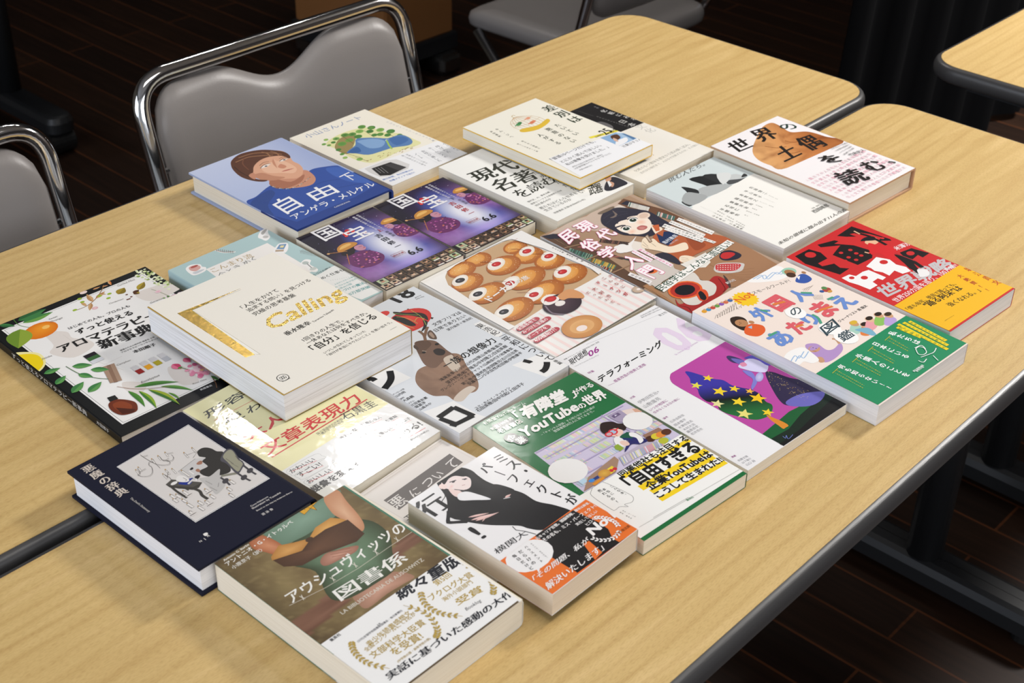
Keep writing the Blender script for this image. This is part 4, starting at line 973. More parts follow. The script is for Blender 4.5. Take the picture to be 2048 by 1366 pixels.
def art_doguu(a):
    a.fr(5); a.R(0, 0, a.w, a.l, 'F2EEEF')
    cc = a.q((1000, 290)); K = lambda h: d2l(h, ALB)
    # photographed clay figure, a rounded brown head
    L_ = spline([a.q(p) for p in [(790, 330), (820, 240), (860, 170), (920, 140), (980, 165), (1040, 200), (1150, 195), (1260, 225), (1375, 268), (1010, 448), (900, 430), (820, 390)]], 6)
    a.up_(); ctr = (cc[0], cc[1])
    def sh(p):
        t = (p[0]-ctr[0])/70; u = (p[1]-ctr[1])/60; n = fbm(p[0]*.09, p[1]*.09)
        return mixc(mixc(K('E0A96E'), K('C97F45'), .5+t*.9-u*.6), K('8A4A22'), max(0, n-.45)*1.8+max(0, t-.2)*.8)
    for i in range(len(L_)):
        A, B = L_[i-1], L_[i]
        for k in range(7):
            f0, f1 = k/7, (k+1)/7
            q = [(ctr[0]+(p[0]-ctr[0])*f_, ctr[1]+(p[1]-ctr[1])*f_) for p, f_ in ((A, f0), (A, f1), (B, f1), (B, f0))]
            a.tri([q[0], q[1], q[2]], [sh(x) for x in (q[0], q[1], q[2])]); a.tri([q[0], q[2], q[3]], [sh(x) for x in (q[0], q[2], q[3])])
    a.p([(1010, 448), (1378, 268), (1400, 275), (1200, 420), (1020, 470)], 'F3EEEF')
    for pp in ([(870, 300), (950, 310), (1010, 300)], [(1000, 260), (1060, 270), (1110, 250)], [(960, 330), (1040, 345), (1100, 330)]): a.ln(pp, 1.2, '8F5428', True)
    k = '231E1C'
    a.T('世', (690, 350), (800, 300), k, .01, .028, tl=(615, 290)); a.T('界', (850, 275), (975, 235), k, .01, .028, tl=(765, 205)); a.T('の', (985, 185), (1092, 178), '2A4038', 0, .02, tl=(955, 150))
    a.T('土', (1000, 405), (1110, 350), k, .01, .028, tl=(915, 325)); a.T('偶', (1165, 330), (1280, 285), k, .01, .028, tl=(1045, 255))
    # pink stamped characters
    rg = random.Random(2)
    for i in range(17):
        for j in range(8):
            x = 8+i*7.0; y = 6+j*8.0+rg.random()*1.2
            if x < a.w-8: a.T(rg.choice('土偶世界読人類文化縄文植物神話史'), (x, y), (x+5.2, y), rg.choice(['F3D3DA', 'F0BFCB', 'F6DFE4']), rg.choice([.01, .04]), mm=True)
    a.T('を', (1255, 415), (1380, 395), k, .01, .03, tl=(1205, 370)); a.T('読', (1410, 570), (1565, 520), k, .01, .02, tl=(1300, 490)); a.T('む', (1580, 470), (1680, 435), k, .01, .02, tl=(1470, 415)); a.T('、', (1700, 412), (1728, 402), '2A4038', .03)
    for d, s_ in enumerate(('コスモロジーを巡る', 'いま世界の各地から', 'ユーラシアの土偶を', '読み解くための書')): a.T(s_, (1305+d*28, 318+d*12), (1410+d*14, 272+d*12), '3A3A3A', .005)
    a.T('竹倉史人', (1430, 362), (1530, 322), '3A3A3A', .005)
def art_idomu(a):
    a.fr(5); w, l = a.w, a.l
    K = lambda h: d2l(h, ALB)
    a.p([(390, 690), (800, 475), (1440, 715), (1000, 985)], 'F0EEE8')
    a.T('挑む人たち。', (255, 535), (490, 425), '3C4042', -.004, .008, tl=(240, 505))
    # black and white photograph of dark cones
    for pts, c in (([(330, 560), (420, 575), (445, 600), (405, 650), (360, 590)], '26282A'), ([(380, 510), (500, 490), (610, 540), (560, 575), (470, 545)], '1E2022'), ([(470, 490), (560, 478), (610, 520), (600, 545)], '2A2C2E'), ([(325, 660), (370, 650), (410, 665), (375, 690)], '303234'),
                   ([(440, 575), (560, 545), (660, 550), (500, 625)], 'B0B4B4'), ([(355, 600), (420, 600), (500, 625), (405, 680), (330, 655)], 'A4A8A8'), ([(640, 490), (690, 478), (740, 500), (670, 530)], 'C2C6C6'), ([(620, 520), (720, 508), (760, 490), (700, 530), (640, 545)], '4A4C4E'), ([(720, 500), (735, 475), (760, 488)], '2E3032')):
        a.s(pts, c, 3)
    a.s([(560, 480), (640, 470), (650, 500), (600, 545)], 'D6D9D8', 3)
    k = '55544E'
    names = ('佐藤健二郎 精神科医・作家', '平山貴子 イラストレーター', '倉貫浩之 エンジニア・研究者', '脇田勝治 映画監督', '齋藤洋治 建築家', '石垣仁 養蜂家・写真家', '平間裕也 詩人')
    for i, s_ in enumerate(names):
        a.V_(s_[:4].ljust(4), (770-i*32, 560+i*24), (885-i*30, 608+i*24), k, .005, sc=.85); a.V_(s_[4:].ljust(14), (880-i*26, 608+i*22), (1000-i*14, 662+i*25), '7A7870', 0, sc=.75)
    for i, s_ in enumerate(('藤原辰史 矢野寛治 中川李枝子', '大谷里子 平山岳志 石田美紀', '山本昌弘 三浦春樹')): a.V_(s_, (560-i*18, 718+i*15), (745-i*8, 822+i*12), '7A7870', .003, sc=.7)
    a.T('西岡晴彦', (1205, 735), (1300, 685), '5A5A55', .005); a.T('企画・構成 1', (1185, 708), (1240, 680), '8A8A84', 0)
    a.T('未知の領域に踏み出す11人の言葉', (975, 955), (1440, 700), '6A6862', 0, .004, tl=(960, 935))
    a.V_('インタビューとことば', (450, 690), (545, 735), '8A8880', 0, sc=.6)
def zones_idomu(P):
    return [(0, P.l, 'D7DEDF')]
def art_odoru(a):
    a.fr(6); R_ = 'CC2B2D'
    k = '1A1214'
    # blocky black letterforms
    def blob(pts, col=k): a.p(pts, col)
    blob([(640, 275), (720, 235), (790, 255), (830, 290), (775, 318), (800, 335), (870, 320), (905, 345), (960, 350), (905, 385), (810, 355), (700, 320)])
    a.e((730, 268), 6.5, 5.5, R_)
    blob([(770, 210), (870, 185), (895, 190), (870, 205), (985, 215), (1100, 250), (1095, 290), (1010, 330), (860, 270), (905, 215), (790, 225)])
    for c in ((910, 258), (965, 242), (1000, 262), (955, 285), (1030, 275), (1000, 300), (935, 305)): a.e(c, 2.6, 2.2, R_)
    blob([(885, 160), (970, 105), (1200, 180), (1210, 190), (1130, 190), (1150, 170), (1080, 150), (1010, 140), (960, 150), (1000, 165), (940, 165)]); a.e((1155, 175), 2.2, 2, R_)
    blob([(1260, 260), (1330, 235), (1440, 265), (1400, 290), (1370, 275), (1340, 300), (1290, 290)]); a.e((1325, 265), 5, 4, R_)
    W_ = 'F2F0F0'
    a.T('阿呆', (1050, 475), (1290, 390), W_, .05, tl=(905, 405)) if False else None
    a.p([(915, 405), (960, 385), (1000, 395), (1040, 370), (1075, 360), (1180, 405), (1160, 420), (1130, 410), (1100, 430), (1130, 450), (1085, 475), (1010, 445), (960, 430)], W_)
    a.e((975, 405), 3.2, 2.6, R_); a.e((1050, 405), 4.2, 3.4, R_)
    a.p([(1060, 340), (1120, 285), (1200, 300), (1240, 330), (1300, 345), (1330, 370), (1280, 385), (1230, 365), (1200, 395), (1160, 375), (1110, 365), (1090, 350)], W_); a.e((1165, 315), 5, 4, R_)
    a.T('世界戦略', (1180, 530), (1600, 345), 'C4C0C2', .055, tl=(1110, 470))
    a.T('世界250カ国を巡り、100万部!!', (1250, 555), (1625, 345), 'F2E8E8', .02)
    a.T('米澤渉', (1245, 248), (1335, 212), 'F4F0F0', .02)
    # dancer in red and black
    a.s([(1050, 200), (1080, 170), (1120, 175), (1130, 200), (1090, 215)], 'E8B894'); a.s([(1025, 190), (1050, 170), (1100, 165), (1115, 185), (1060, 190)], '16161E')
    a.s([(1070, 205), (1130, 215), (1200, 220), (1240, 250), (1230, 290), (1270, 310), (1200, 300), (1130, 260), (1090, 270)], 'D5262C')
    a.ln([(1180, 215), (1080, 165), (990, 140)], 4, k, True); a.ln([(1020, 150), (985, 132)], 2, 'E8B894'); a.ln([(1130, 230), (1095, 255), (1070, 262)], 2.6, 'D5262C', True); a.ln([(1075, 262), (1050, 255)], 2, 'E8B894')
    a.s([(1230, 270), (1330, 300), (1350, 330), (1400, 390), (1370, 385), (1310, 340), (1260, 300)], k); a.ln([(1290, 310), (1330, 350), (1370, 370)], 5, k); a.ln([(1340, 310), (1400, 350)], 5, k); a.s([(1370, 360), (1430, 365), (1440, 395), (1390, 405), (1375, 385)], 'ECEAEA')
    a.ln([(1230, 262), (1360, 312)], 1.2, 'B03034')
def bandart_odoru(a):
    a.fr(6)
    k = '4A3A10'
    a.T('「僕も毎年、徳島で踊っても、', (1325, 605), (1612, 455), '3A2E10', .008, .012); a.T('"踊る阿呆"は', (1445, 590), (1655, 482), '2A2210', .01, .025); a.T('強くなれる。」', (1580, 588), (1765, 498), '3A2E10', .008, .012)
    a.V_('堀江貴文', (1655, 350), (1885, 460), 'B8442A', .005, .02, sc=.8); a.V_('大絶賛!!', (1610, 395), (1820, 500), 'B8442A', .005, .02, sc=.8)
    a.T('幻冬舎メディアコンサルティング', (1545, 672), (1600, 640), '5A4A20', .01)
def art_gaikoku(a):
    a.fr(6)
    BL, RD, GR, OR = '6D8FD0', 'DB5F68', '4FA080', 'E0803C'
    a.s([(345, 435), (420, 380), (520, 345), (570, 360), (600, 400), (540, 430), (470, 440), (390, 445)], 'F4F2F0')
    for d in (0, 22): a.ln([(380+d, 425), (430+d, 400), (450+d, 425), (500+d, 385), (530+d, 395), (560+d, 370)], 1, '9DBBDD', True)
    a.T('アスモールワールド!', (420-60, 555-28), (612, 440), '3C3A38', .012)
    a.T('イッツ', (290, 612), (335, 582), '3C3A38', .012); a.star((335, 545), 14, 'F4C928', 5, 16, .82); a.T('Not', (308, 570), (392, 520), 'E0642C', .02)
    # turbaned man, woman at left, group at right, woman in a headscarf
    a.e((600, 378), 8.5, 7, '9CCDB5'); a.e((605, 385), 5.5, 6, 'A87850'); a.e((612, 400), 5, 5, '4A3426'); a.s([(640, 440), (660, 400), (700, 395), (740, 425), (700, 450)], '3A5AA8'); a.e((690, 385), 2.2, 2.6, 'A87850'); a.p([(645, 410), (668, 405), (662, 430)], 'F0F0F0')
    a.s([(250, 690), (245, 660), (290, 650), (335, 665), (350, 700), (330, 735), (280, 715)], '33241C'); a.e((312, 690), 6.5, 6.5, 'B9855C'); a.s([(335, 755), (335, 715), (370, 695), (440, 705), (455, 740), (410, 770)], 'E0602E'); a.e((372, 685), 2.6, 3, 'B9855C'); a.p([(350, 715), (375, 705), (375, 725)], '9CC0E0')
    for i in range(3): a.e((300+(i % 2)*8, 685+i*6), .6, .5, '2A1C14', n=6)
    for x, y, c, h, s_ in ((1000, 690, 'A9D0C0', 'D8B23A', 'C99A70'), (1065, 700, 'E08040', '2A1C14', 'D9A98A'), (1095, 665, 'E8A0A8', '2A1C14', 'E0B898'), (1150, 640, '8CC060', '2A1C14', 'D0A078'), (1210, 640, 'B9A0D8', '3A2A1C', 'D0A078')):
        a.s([(x-30, y+60), (x-25, y+15), (x, y+5), (x+45, y+30), (x+20, y+65)], c); a.e((x-5, y+5), 4.2, 5, s_); a.e((x-8, y-3), 4.5, 3, h)
    a.s([(1000, 730), (1080, 720), (1130, 760), (1100, 765), (1040, 745)], '7CB0C8')
    a.s([(745, 880), (700, 835), (710, 815), (770, 815), (825, 850), (870, 845), (910, 810), (925, 850), (880, 900), (820, 925), (770, 900)], 'B493C8'); a.e((752, 845), 6.5, 5, 'C99A78'); a.e((752, 838), 6.5, 3, 'B493C8', 0); a.ln([(905, 815), (885, 790), (860, 785)], 2.6, 'C99A78', True); a.s([(770, 895), (800, 895), (815, 920), (785, 925)], 'C99A78')
    for i in (0, 1): a.e((745+i*18, 838+i*4), .7, .5, '2A1C14', n=6)
    a.ln([(742, 855), (765, 862)], .5, '7A3A34')
    a.s([(570, 900), (600, 860), (680, 835), (740, 870), (780, 910), (740, 930), (690, 920), (660, 940), (620, 925)], 'F4F2F0')
    for d in (0, 28): a.ln([(610+d, 920), (635+d, 885), (660+d, 900), (690+d, 860)], 1, '9DBBDD', True)
    for i, c in enumerate(('E0A030', '4A90C0', 'C04A40', '6A9A50', '8A5AB0', 'D07050', '4A6AA0')): a.e((85+i*26, 620-i*11), 3, 2.6, c, 20); a.e((88+i*26, 610-i*11), 1.5, 1.5, 'C9A080', 20)
    for i in range(9): a.ln([(150+i*14, 665-i*6), (160+i*14, 640-i*9), (170+i*14, 660-i*7)], .3, '6A625A', True)
    a.e((830, 490), 5, 4, 'B04A40'); a.e((815, 480), 3, 3, '5A8A50'); a.e((800, 500), 2.4, 2.4, '3A5A9A'); a.e((850, 500), 3, 2, 'D09A4A')
    for i in range(7): a.ln([(680+i*6, 490+(i % 2)*10), (700+i*8, 480-i*3)], .25, '8A8078'); a.ln([(740+i*10, 520), (760+i*8, 550)], .25, '9A9088')
    for i in range(6): a.ln([(900+i*8, 450+i*7), (930+i*6, 458+i*6)], .25, '9A9088')
    # multi-coloured title strokes
    for ch, c, col, z_ in (('外', (432, 632), BL, 25), ('国', (540, 572), RD, 26), ('人', (665, 520), BL, 24), ('あ', (550, 782), BL, 25), ('た', (655, 712), RD, 24), ('り', (738, 662), BL, 22), ('ま', (822, 612), RD, 24), ('え', (930, 562), BL, 25)):
        x, y = a.q(c); a.T(ch, (x-z_*.42, y-z_*.42), (x+z_*.42 if ch != 'り' else x+z_*.2, y-z_*.42), col, .07, mm=True)
    for pts, c in (([(425, 612), (470, 622)], GR), ([(500, 580), (575, 562)], OR), ([(672, 508), (740, 510)], GR), ([(478, 768), (525, 745)], GR), ([(640, 715), (685, 700)], OR), ([(740, 640), (775, 660), (795, 695)], GR), ([(770, 620), (865, 590)], OR), ([(835, 550), (870, 535)], GR)): a.ln(pts, 3, c, True)
    a.e((640, 630), 10.5, 10.5, 'F7F6F4'); a.T('の', (625, 652), (685, 625), '3A4A52', .02, tl=(595, 615))
    a.e((848, 725), 11, 11, 'F7F6F4'); a.T('図', (830, 768), (910, 712), '2E444E', .03, tl=(785, 720)); a.e((945, 775), 12, 12, 'F7F6F4'); a.T('鑑', (930, 805), (1000, 765), '2E444E', .03, tl=(885, 765))
    a.T('ジャーナリスト 南 龍太', (912, 688), (1082, 590), '3A3A3A', .01)
def bandart_gaikoku(a):
    a.fr(6); Y = 'F0D21C'; W_ = 'F4F6F4'
    for i, s_ in enumerate(('私たちは', '日本にいる', '外国人のことを', '何も知らない!?')):
        P_ = (((1205, 745), (1395, 815)), ((1105, 810), (1325, 900)), ((1005, 880), (1325, 1010)), ((895, 945), (1220, 1085)))[i]
        a.V_(s_, P_[0], P_[1], W_, .045, sc=.95)
    for i in range(4): a.ln([((1330, 683), (1552, 800)), ((1295, 690), (1562, 828)), ((1262, 700), (1560, 852)), ((1255, 718), (1400, 780))][i], 4.2, Y)
    for i, s_ in enumerate(('日本に来て何に驚いた?', '仕事を探して今どう思う?', '日本での暮らしはもう慣れた?', '大切にしている文化は何ですか?')):
        x, y = ((1205, 780), (1100, 845), (1005, 910), (885, 975))[i]; a.V_(s_, (x, y), (x+125+i*15, y+70+i*8), Y, .01, sc=.75); a.V_(s_[::-1], (x-12, y+14), (x+115+i*15, y+82+i*8), Y, .01, sc=.75); a.ln([(x-25, y+18), (x+8, y-10)], .4, Y)
    for p, q, t_ in (((1335, 688), (1548, 798), '母国で呼びかけました'), ((1298, 696), (1555, 826), 'なんでもお気軽に聞いて'), ((1262, 708), (1550, 846), 'びっくりしたことはこれ'), ((1258, 722), (1392, 778), 'なるほど')): a.V_(t_, p, q, '2A8A50', .01, sc=.62)
    # white line drawing of a person waving
    L_ = lambda pts: a.ln(pts, .8, W_, True)
    L_([(1365, 850), (1385, 838), (1415, 845), (1430, 870), (1410, 885), (1380, 880), (1365, 850)]); L_([(1395, 900), (1440, 885), (1475, 870), (1490, 845)]); L_([(1380, 920), (1410, 930), (1430, 910)]); L_([(1470, 890), (1500, 920)]); L_([(1360, 845), (1400, 830), (1425, 850)])
    a.V_('朝日新書', (1408, 955), (1365, 985), W_, .01)
    a.T('朝日新聞出版', (1355, 988), (1415, 950), W_, .02)
def art_minzoku(a):
    a.fr((1080, 400, 5.12)); k = '2A2530'
    a.p([(-80, 380), (330, 210), (560, 130), (860, -60), (2100, 560), (1560, 1230), (0, 400)], 'A98A70')
    a.p([(60, 360), (330, 215), (480, 170), (640, 60), (820, 0), (860, 40), (640, 150), (700, 330), (400, 300)], 'C7B2A2')
    a.p([(640, 150), (830, 55), (900, 75), (800, 130), (640, 180)], 'D8CCC2')
    # bookcases behind and at the left
    a.p([(800, 50), (860, 0), (1280, 110), (1480, 200), (1420, 240), (1150, 160), (900, 90)], '6E4C38'); a.p([(830, 52), (890, 20), (1140, 85), (1110, 115)], '2C2C3A')
    rg = random.Random(8)
    def shelf(p0, p1, dp, n, cols):
        for i in range(n):
            t = i/n; x = p0[0]+(p1[0]-p0[0])*t; y = p0[1]+(p1[1]-p0[1])*t; dx, dy = (p1[0]-p0[0])/n*.8, (p1[1]-p0[1])/n*.8
            a.p([(x, y), (x+dx, y+dy), (x+dx+dp[0], y+dy+dp[1]), (x+dp[0], y+dp[1])], rg.choice(cols))
    shelf((920, 35), (1130, 88), (-18, 42), 20, ['E4DED6', 'D8D2C8', '4A7A6C', 'E8E4DC']); shelf((1210, 130), (1390, 180), (-14, 40), 16, ['4F7F78', 'D8D8D0', 'E6A8A4', '3F6A64', 'E0DCD4'])
    a.p([(10, 370), (300, 345), (560, 500), (1100, 860), (1050, 920), (820, 820), (420, 640), (100, 430)], '5F4636'); a.p([(0, 370), (130, 345), (300, 360), (250, 390), (90, 400)], '2C2C38')
    for p0, p1, dp, cols in (((130, 390), (330, 500), (40, 26), ['B9A088', '8A6E58', 'C8B49A', '6A5444']), ((300, 490), (540, 560), (-30, 50), ['3F6F66', '5A9080', '2F4F4A', '8AA890']), ((290, 530), (520, 610), (-15, 22), ['6FA080', '4A7A68', '9AC0A0']),
                             ((430, 470), (900, 600), (-60, 10), ['8A5A50', '6A3F3C', '4A3A3A', 'A9655A']), ((540, 590), (780, 670), (-25, 40), ['C9A44A', 'D8BA62', '8A7038', '4F7F6A']), ((560, 640), (740, 710), (-20, 36), ['8A2F2F', 'D8C8A0', '3F5F58', '6FB0B8']),
                             ((620, 400), (960, 440), (-16, 34), ['3A2A2C', '5A3A38', '2A2228', '7A5248']), ((880, 580), (1010, 610), (-20, 28), ['3F6F66', '2F4F4A'])):
        shelf(p0, p1, dp, 22, cols)
    for p, q in (((240, 490), (470, 440)), ((460, 610), (720, 520)), ((720, 750), (980, 640)), ((420, 480), (470, 440))): a.ln([p, q], 1.8, '9C7A5E')
    a.p([(950, 420), (1060, 440), (1080, 520), (960, 520), (900, 450)], 'E9E0D6')
    # wooden counter with cup and glasses case
    a.p([(1050, 880), (1110, 850), (1420, 1090), (1600, 1240), (1400, 1080)], 'A87C58'); a.p([(1980, 400), (2500, 700), (2400, 840), (1900, 900), (1500, 760)], 'A67C5C')
    for d in range(7): a.ln([(1700+d*40, 640+d*26), (1900+d*40, 720+d*20), (2200, 700+d*30)], .35, '80593F', True); a.ln([(1110+d*36, 900+d*26), (1180+d*30, 940+d*30), (1300, 1000+d*22)], .35, '80593F', True)
    # red beret-like seat under the mask
    a.s([(1390, 1010), (1460, 1060), (1700, 860), (1790, 780), (1880, 800), (1940, 890), (1600, 1180), (1540, 1170), (1430, 1110)], 'A82C2C'); a.ln([(1830, 800), (1900, 900), (1880, 940)], 1, '6A1818', True); a.ln([(1430, 1080), (1520, 1100), (1560, 1150)], 1, '6A1818', True)
    a.s([(1880, 770), (1920, 800), (1960, 870), (1940, 890)], '4A3A3A')
    # girl: hair
    a.s([(625, 210), (645, 150), (700, 110), (800, 90), (900, 95), (1010, 110), (1120, 130), (1250, 200), (1350, 260), (1290, 270), (1240, 300), (1220, 330), (1180, 360), (1100, 380), (980, 370), (850, 360), (740, 310), (650, 260)], '31303E')
    a.s([(600, 140), (740, 80), (760, 95), (640, 150)], '7A6A5A')
    a.s([(745, 120), (790, 150), (800, 170), (760, 190), (720, 190), (770, 165)], '7E6F66')
    # face
    a.s([(770, 275), (800, 240), (860, 210), (930, 180), (1030, 170), (1110, 200), (1145, 250), (1130, 310), (1080, 345), (1000, 358), (900, 345), (820, 320)], 'F4E4D4')
    a.e((1065, 172), 9, 6.5, 'F0E0D0', 10, 'E8D2C0'); a.e((1065, 172), 6.5, 4.4, 'DCC0AC', 10)
    a.e((1040, 235), 7, 5.5, 'F2C4AA', 15, 'F4E0D0'); a.e((945, 330), 6.5, 4, 'F2C4AA', 15, 'F4E0D0')
    a.s([(995, 290), (1040, 268), (1095, 275), (1100, 295), (1060, 315), (1010, 312)], 'B86A66'); a.s([(1010, 292), (1045, 282), (1080, 290), (1050, 310)], 'CC8880')
    for c, r_ in (((955, 215), 6.2), ((885, 300), 5.8)):
        a.e(c, r_+1.6, r_*.72, 'F6F2EC', 18); a.e(c, r_*.72, r_*.62, '2C4438', 18); a.e(c, r_*.35, r_*.3, '10181A', 18); x, y = a.q(c); a.e((x+1, y+1.2), 1, 1, 'F6F6F4', mm=True)
        a.ln([(c[0]-55, c[1]-2), (c[0]-30, c[1]-24), (c[0]+20, c[1]-26), (c[0]+50, c[1]-12)], 1.1, k, True)
    for pp in ([(790, 250), (800, 170), (850, 150)], [(730, 280), (790, 230), (900, 200)], [(700, 230), (790, 210), (890, 180)], [(840, 190), (900, 160), (980, 170)], [(770, 290), (840, 270), (880, 270)]): a.ln(pp, 2.6, '31303E', True)
    for pp in ([(650, 200), (760, 140), (900, 130)], [(680, 250), (780, 180), (900, 150)], [(1140, 200), (1230, 250), (1300, 250)]): a.ln(pp, .4, '4C4C5C', True)
    # neck, orange top, navy apron, arms
    a.s([(1140, 260), (1200, 280), (1250, 290), (1250, 330), (1200, 360), (1160, 320)], 'F2DEC9'); a.p([(1150, 270), (1220, 260), (1230, 320), (1190, 330)], 'C8663E')
    a.s([(1190, 350), (1290, 300), (1400, 260), (1330, 300), (1440, 330), (1560, 350), (1700, 350), (1840, 370), (1960, 410), (1860, 450), (1740, 500), (1600, 560), (1450, 640), (1300, 600), (1280, 540), (1330, 480), (1200, 430), (1160, 390)], 'B5603C', 4)
    a.s([(1500, 370), (1640, 420), (1700, 470), (1600, 520), (1520, 440)], '9C4E30')
    a.p([(1195, 350), (1260, 380), (1270, 330), (1480, 330), (1400, 380), (1320, 470), (1230, 440)], '25355A'); a.T('島村書房', (1290, 455), (1420, 375), 'D8DCE4', .03)
    a.T('SINCE 1972', (1340, 460), (1420, 415), 'C0C4D0', .02)
    a.s([(1050, 410), (1090, 390), (1120, 440), (1160, 400), (1230, 450), (1340, 480), (1480, 440), (1520, 480), (1500, 515), (1330, 545), (1200, 520), (1080, 500), (1040, 480)], 'F2DFC6')
    for pp in ([(1055, 430), (1110, 480)], [(1050, 460), (1120, 500)], [(1120, 430), (1190, 480)]): a.ln(pp, .4, '5A4A40')
    a.p([(1075, 380), (1105, 360), (1155, 430), (1125, 445)], '8A705C'); a.p([(1085, 378), (1100, 368), (1140, 425), (1128, 432)], 'C9B8A6')
    a.s([(1180, 560), (1280, 540), (1380, 580), (1440, 640), (1420, 660), (1300, 620), (1200, 600)], '33323E')
    a.s([(1440, 580), (1500, 570), (1590, 590), (1600, 610), (1560, 650), (1480, 645), (1430, 620)], 'F2DFC6')
    for i in range(3): a.ln([(1445+i*6, 590+i*18), (1520+i*10, 600+i*17)], .35, '5A4A40')
    a.p([(1440, 660), (1560, 610), (1700, 540), (1750, 640), (1700, 690), (1520, 700)], 'E8E4DC')
    # white puff of breath
    for c, r_ in (((800, 490), 5), ((830, 520), 6), ((870, 510), 7), ((840, 480), 6), ((910, 510), 5), ((890, 490), 6)): a.e(c, r_, r_*.85, 'F0ECE8')
    a.p([(890, 480), (990, 375), (935, 475)], 'F0ECE8')
    # big pale mask with red-rimmed eye holes
    a.s([(930, 660), (1090, 640), (1230, 600), (1350, 650), (1380, 700), (1440, 740), (1260, 830), (1200, 900), (1150, 870), (1100, 860)], 'CFC6BE')
    a.s([(1320, 910), (1370, 870), (1440, 790), (1560, 740), (1620, 780), (1650, 820), (1740, 830), (1810, 880), (1790, 960), (1700, 1000), (1640, 1060), (1560, 1075), (1480, 1050), (1400, 960), (1330, 950)], 'DBD4CC')
    a.e((1140, 718), 7.5, 6.6, 'D8552C', 10, 'E8773C'); a.e((1120, 725), 5, 4.4, '38181A')
    a.e((1490, 918), 20, 15.5, 'E36B32', 0); a.e((1490, 918), 17.5, 13.2, 'B7352A', 0); a.e((1487, 920), 12, 9, '17171F', 0)
    a.s([(1605, 960), (1640, 915), (1700, 920), (1730, 970), (1715, 1020), (1650, 1030), (1620, 1000)], 'D8502C'); a.s([(1625, 950), (1650, 930), (1690, 960), (1710, 1000), (1690, 1025), (1650, 1010), (1635, 980)], '1E1A22')
    # soup bowl and check spectacle case
    a.s([(1840, 590), (1860, 540), (1950, 520), (2060, 560), (2040, 600), (1960, 620), (1880, 620)], '2C2C3C'); a.s([(1850, 580), (1880, 545), (1960, 540), (2000, 560), (1940, 600), (1880, 605)], 'C23234')
    a.s([(1785, 700), (1810, 660), (1900, 645), (2080, 650), (2090, 690), (2060, 730), (1950, 750), (1830, 745), (1790, 725)], 'CFC9C4'); a.s([(1800, 690), (1830, 660), (2040, 655), (2050, 690), (1990, 725), (1830, 725)], 'C23C40')
    for i in range(9):
        for j in range(3): a.e((1825+i*26, 675+j*20-i*1), .9, .8, 'F0DCD8', n=5)
    # slabs of lettering
    for A, B in (((160, 365), (330, 640)),): pass
    def pinkT(s_, bl, br, tl):
        a.T(s_, bl, br, 'E2719B', .085, tl=tl); a.T(s_, bl, br, 'FAF4F6', .042, tl=tl)
    pinkT('現', (455, 345), (600, 280), (330, 275)); pinkT('代', (690, 425), (800, 350), (545, 360))
    pinkT('民', (290, 455), (410, 380), (175, 365)); pinkT('俗', (510, 535), (640, 460), (375, 460)); pinkT('学', (680, 610), (810, 530), (560, 545)); pinkT('入', (935, 720), (1065, 630), (830, 610)); pinkT('門', (1165, 805), (1280, 740), (985, 725))
    a.p([(895, 770), (920, 740), (1150, 830), (1120, 865)], 'EDE8E6'); a.V_('島村恭則著', (925, 762), (1125, 845), '5A5258', .01, sc=.8)
    for q_, s_ in ((((935, 540), (960, 510), (1160, 610), (1130, 640)), '身近な風景の秘密を'), (((1000, 515), (1030, 500), (1370, 665), (1340, 690)), '解き明かす民俗学の本')):
        a.p(q_, 'F6ECF0'); a.V_(s_, ((q_[0][0]+q_[1][0])/2, (q_[0][1]+q_[1][1])/2), ((q_[2][0]+q_[3][0])/2, (q_[2][1]+q_[3][1])/2), 'E26A98', .02, sc=.85)
    for q_, s_ in ((((1400, 220), (1425, 195), (1790, 335), (1760, 368)), 'なぜ人は占いを信じるのか'), (((1320, 250), (1350, 222), (1700, 365), (1672, 392)), '都市伝説はどう生まれるのか'), (((1250, 285), (1280, 255), (1810, 440), (1780, 455)), '暮らしの中の謎を解く学問です'), (((1270, 315), (1300, 290), (1685, 425), (1660, 445)), 'アニメで学ぶ民俗学の世界')):
        a.p(q_, 'F2EEEA'); a.V_(s_, ((q_[0][0]+q_[1][0])/2, (q_[0][1]+q_[1][1])/2), ((q_[2][0]+q_[3][0])/2, (q_[2][1]+q_[3][1])/2), '3A4A3C', .015, sc=.8)
    a.p([(1190, 900), (1920, 420), (1990, 450), (1270, 945)], 'F4F1EC'); a.T('民俗学はこんなに面白い!', (1250, 935), (1985, 460), '2E5040', .02, hs=.95)
    a.T('創元社', (1925, 865), (2015, 825), 'EDE6E0', .02)
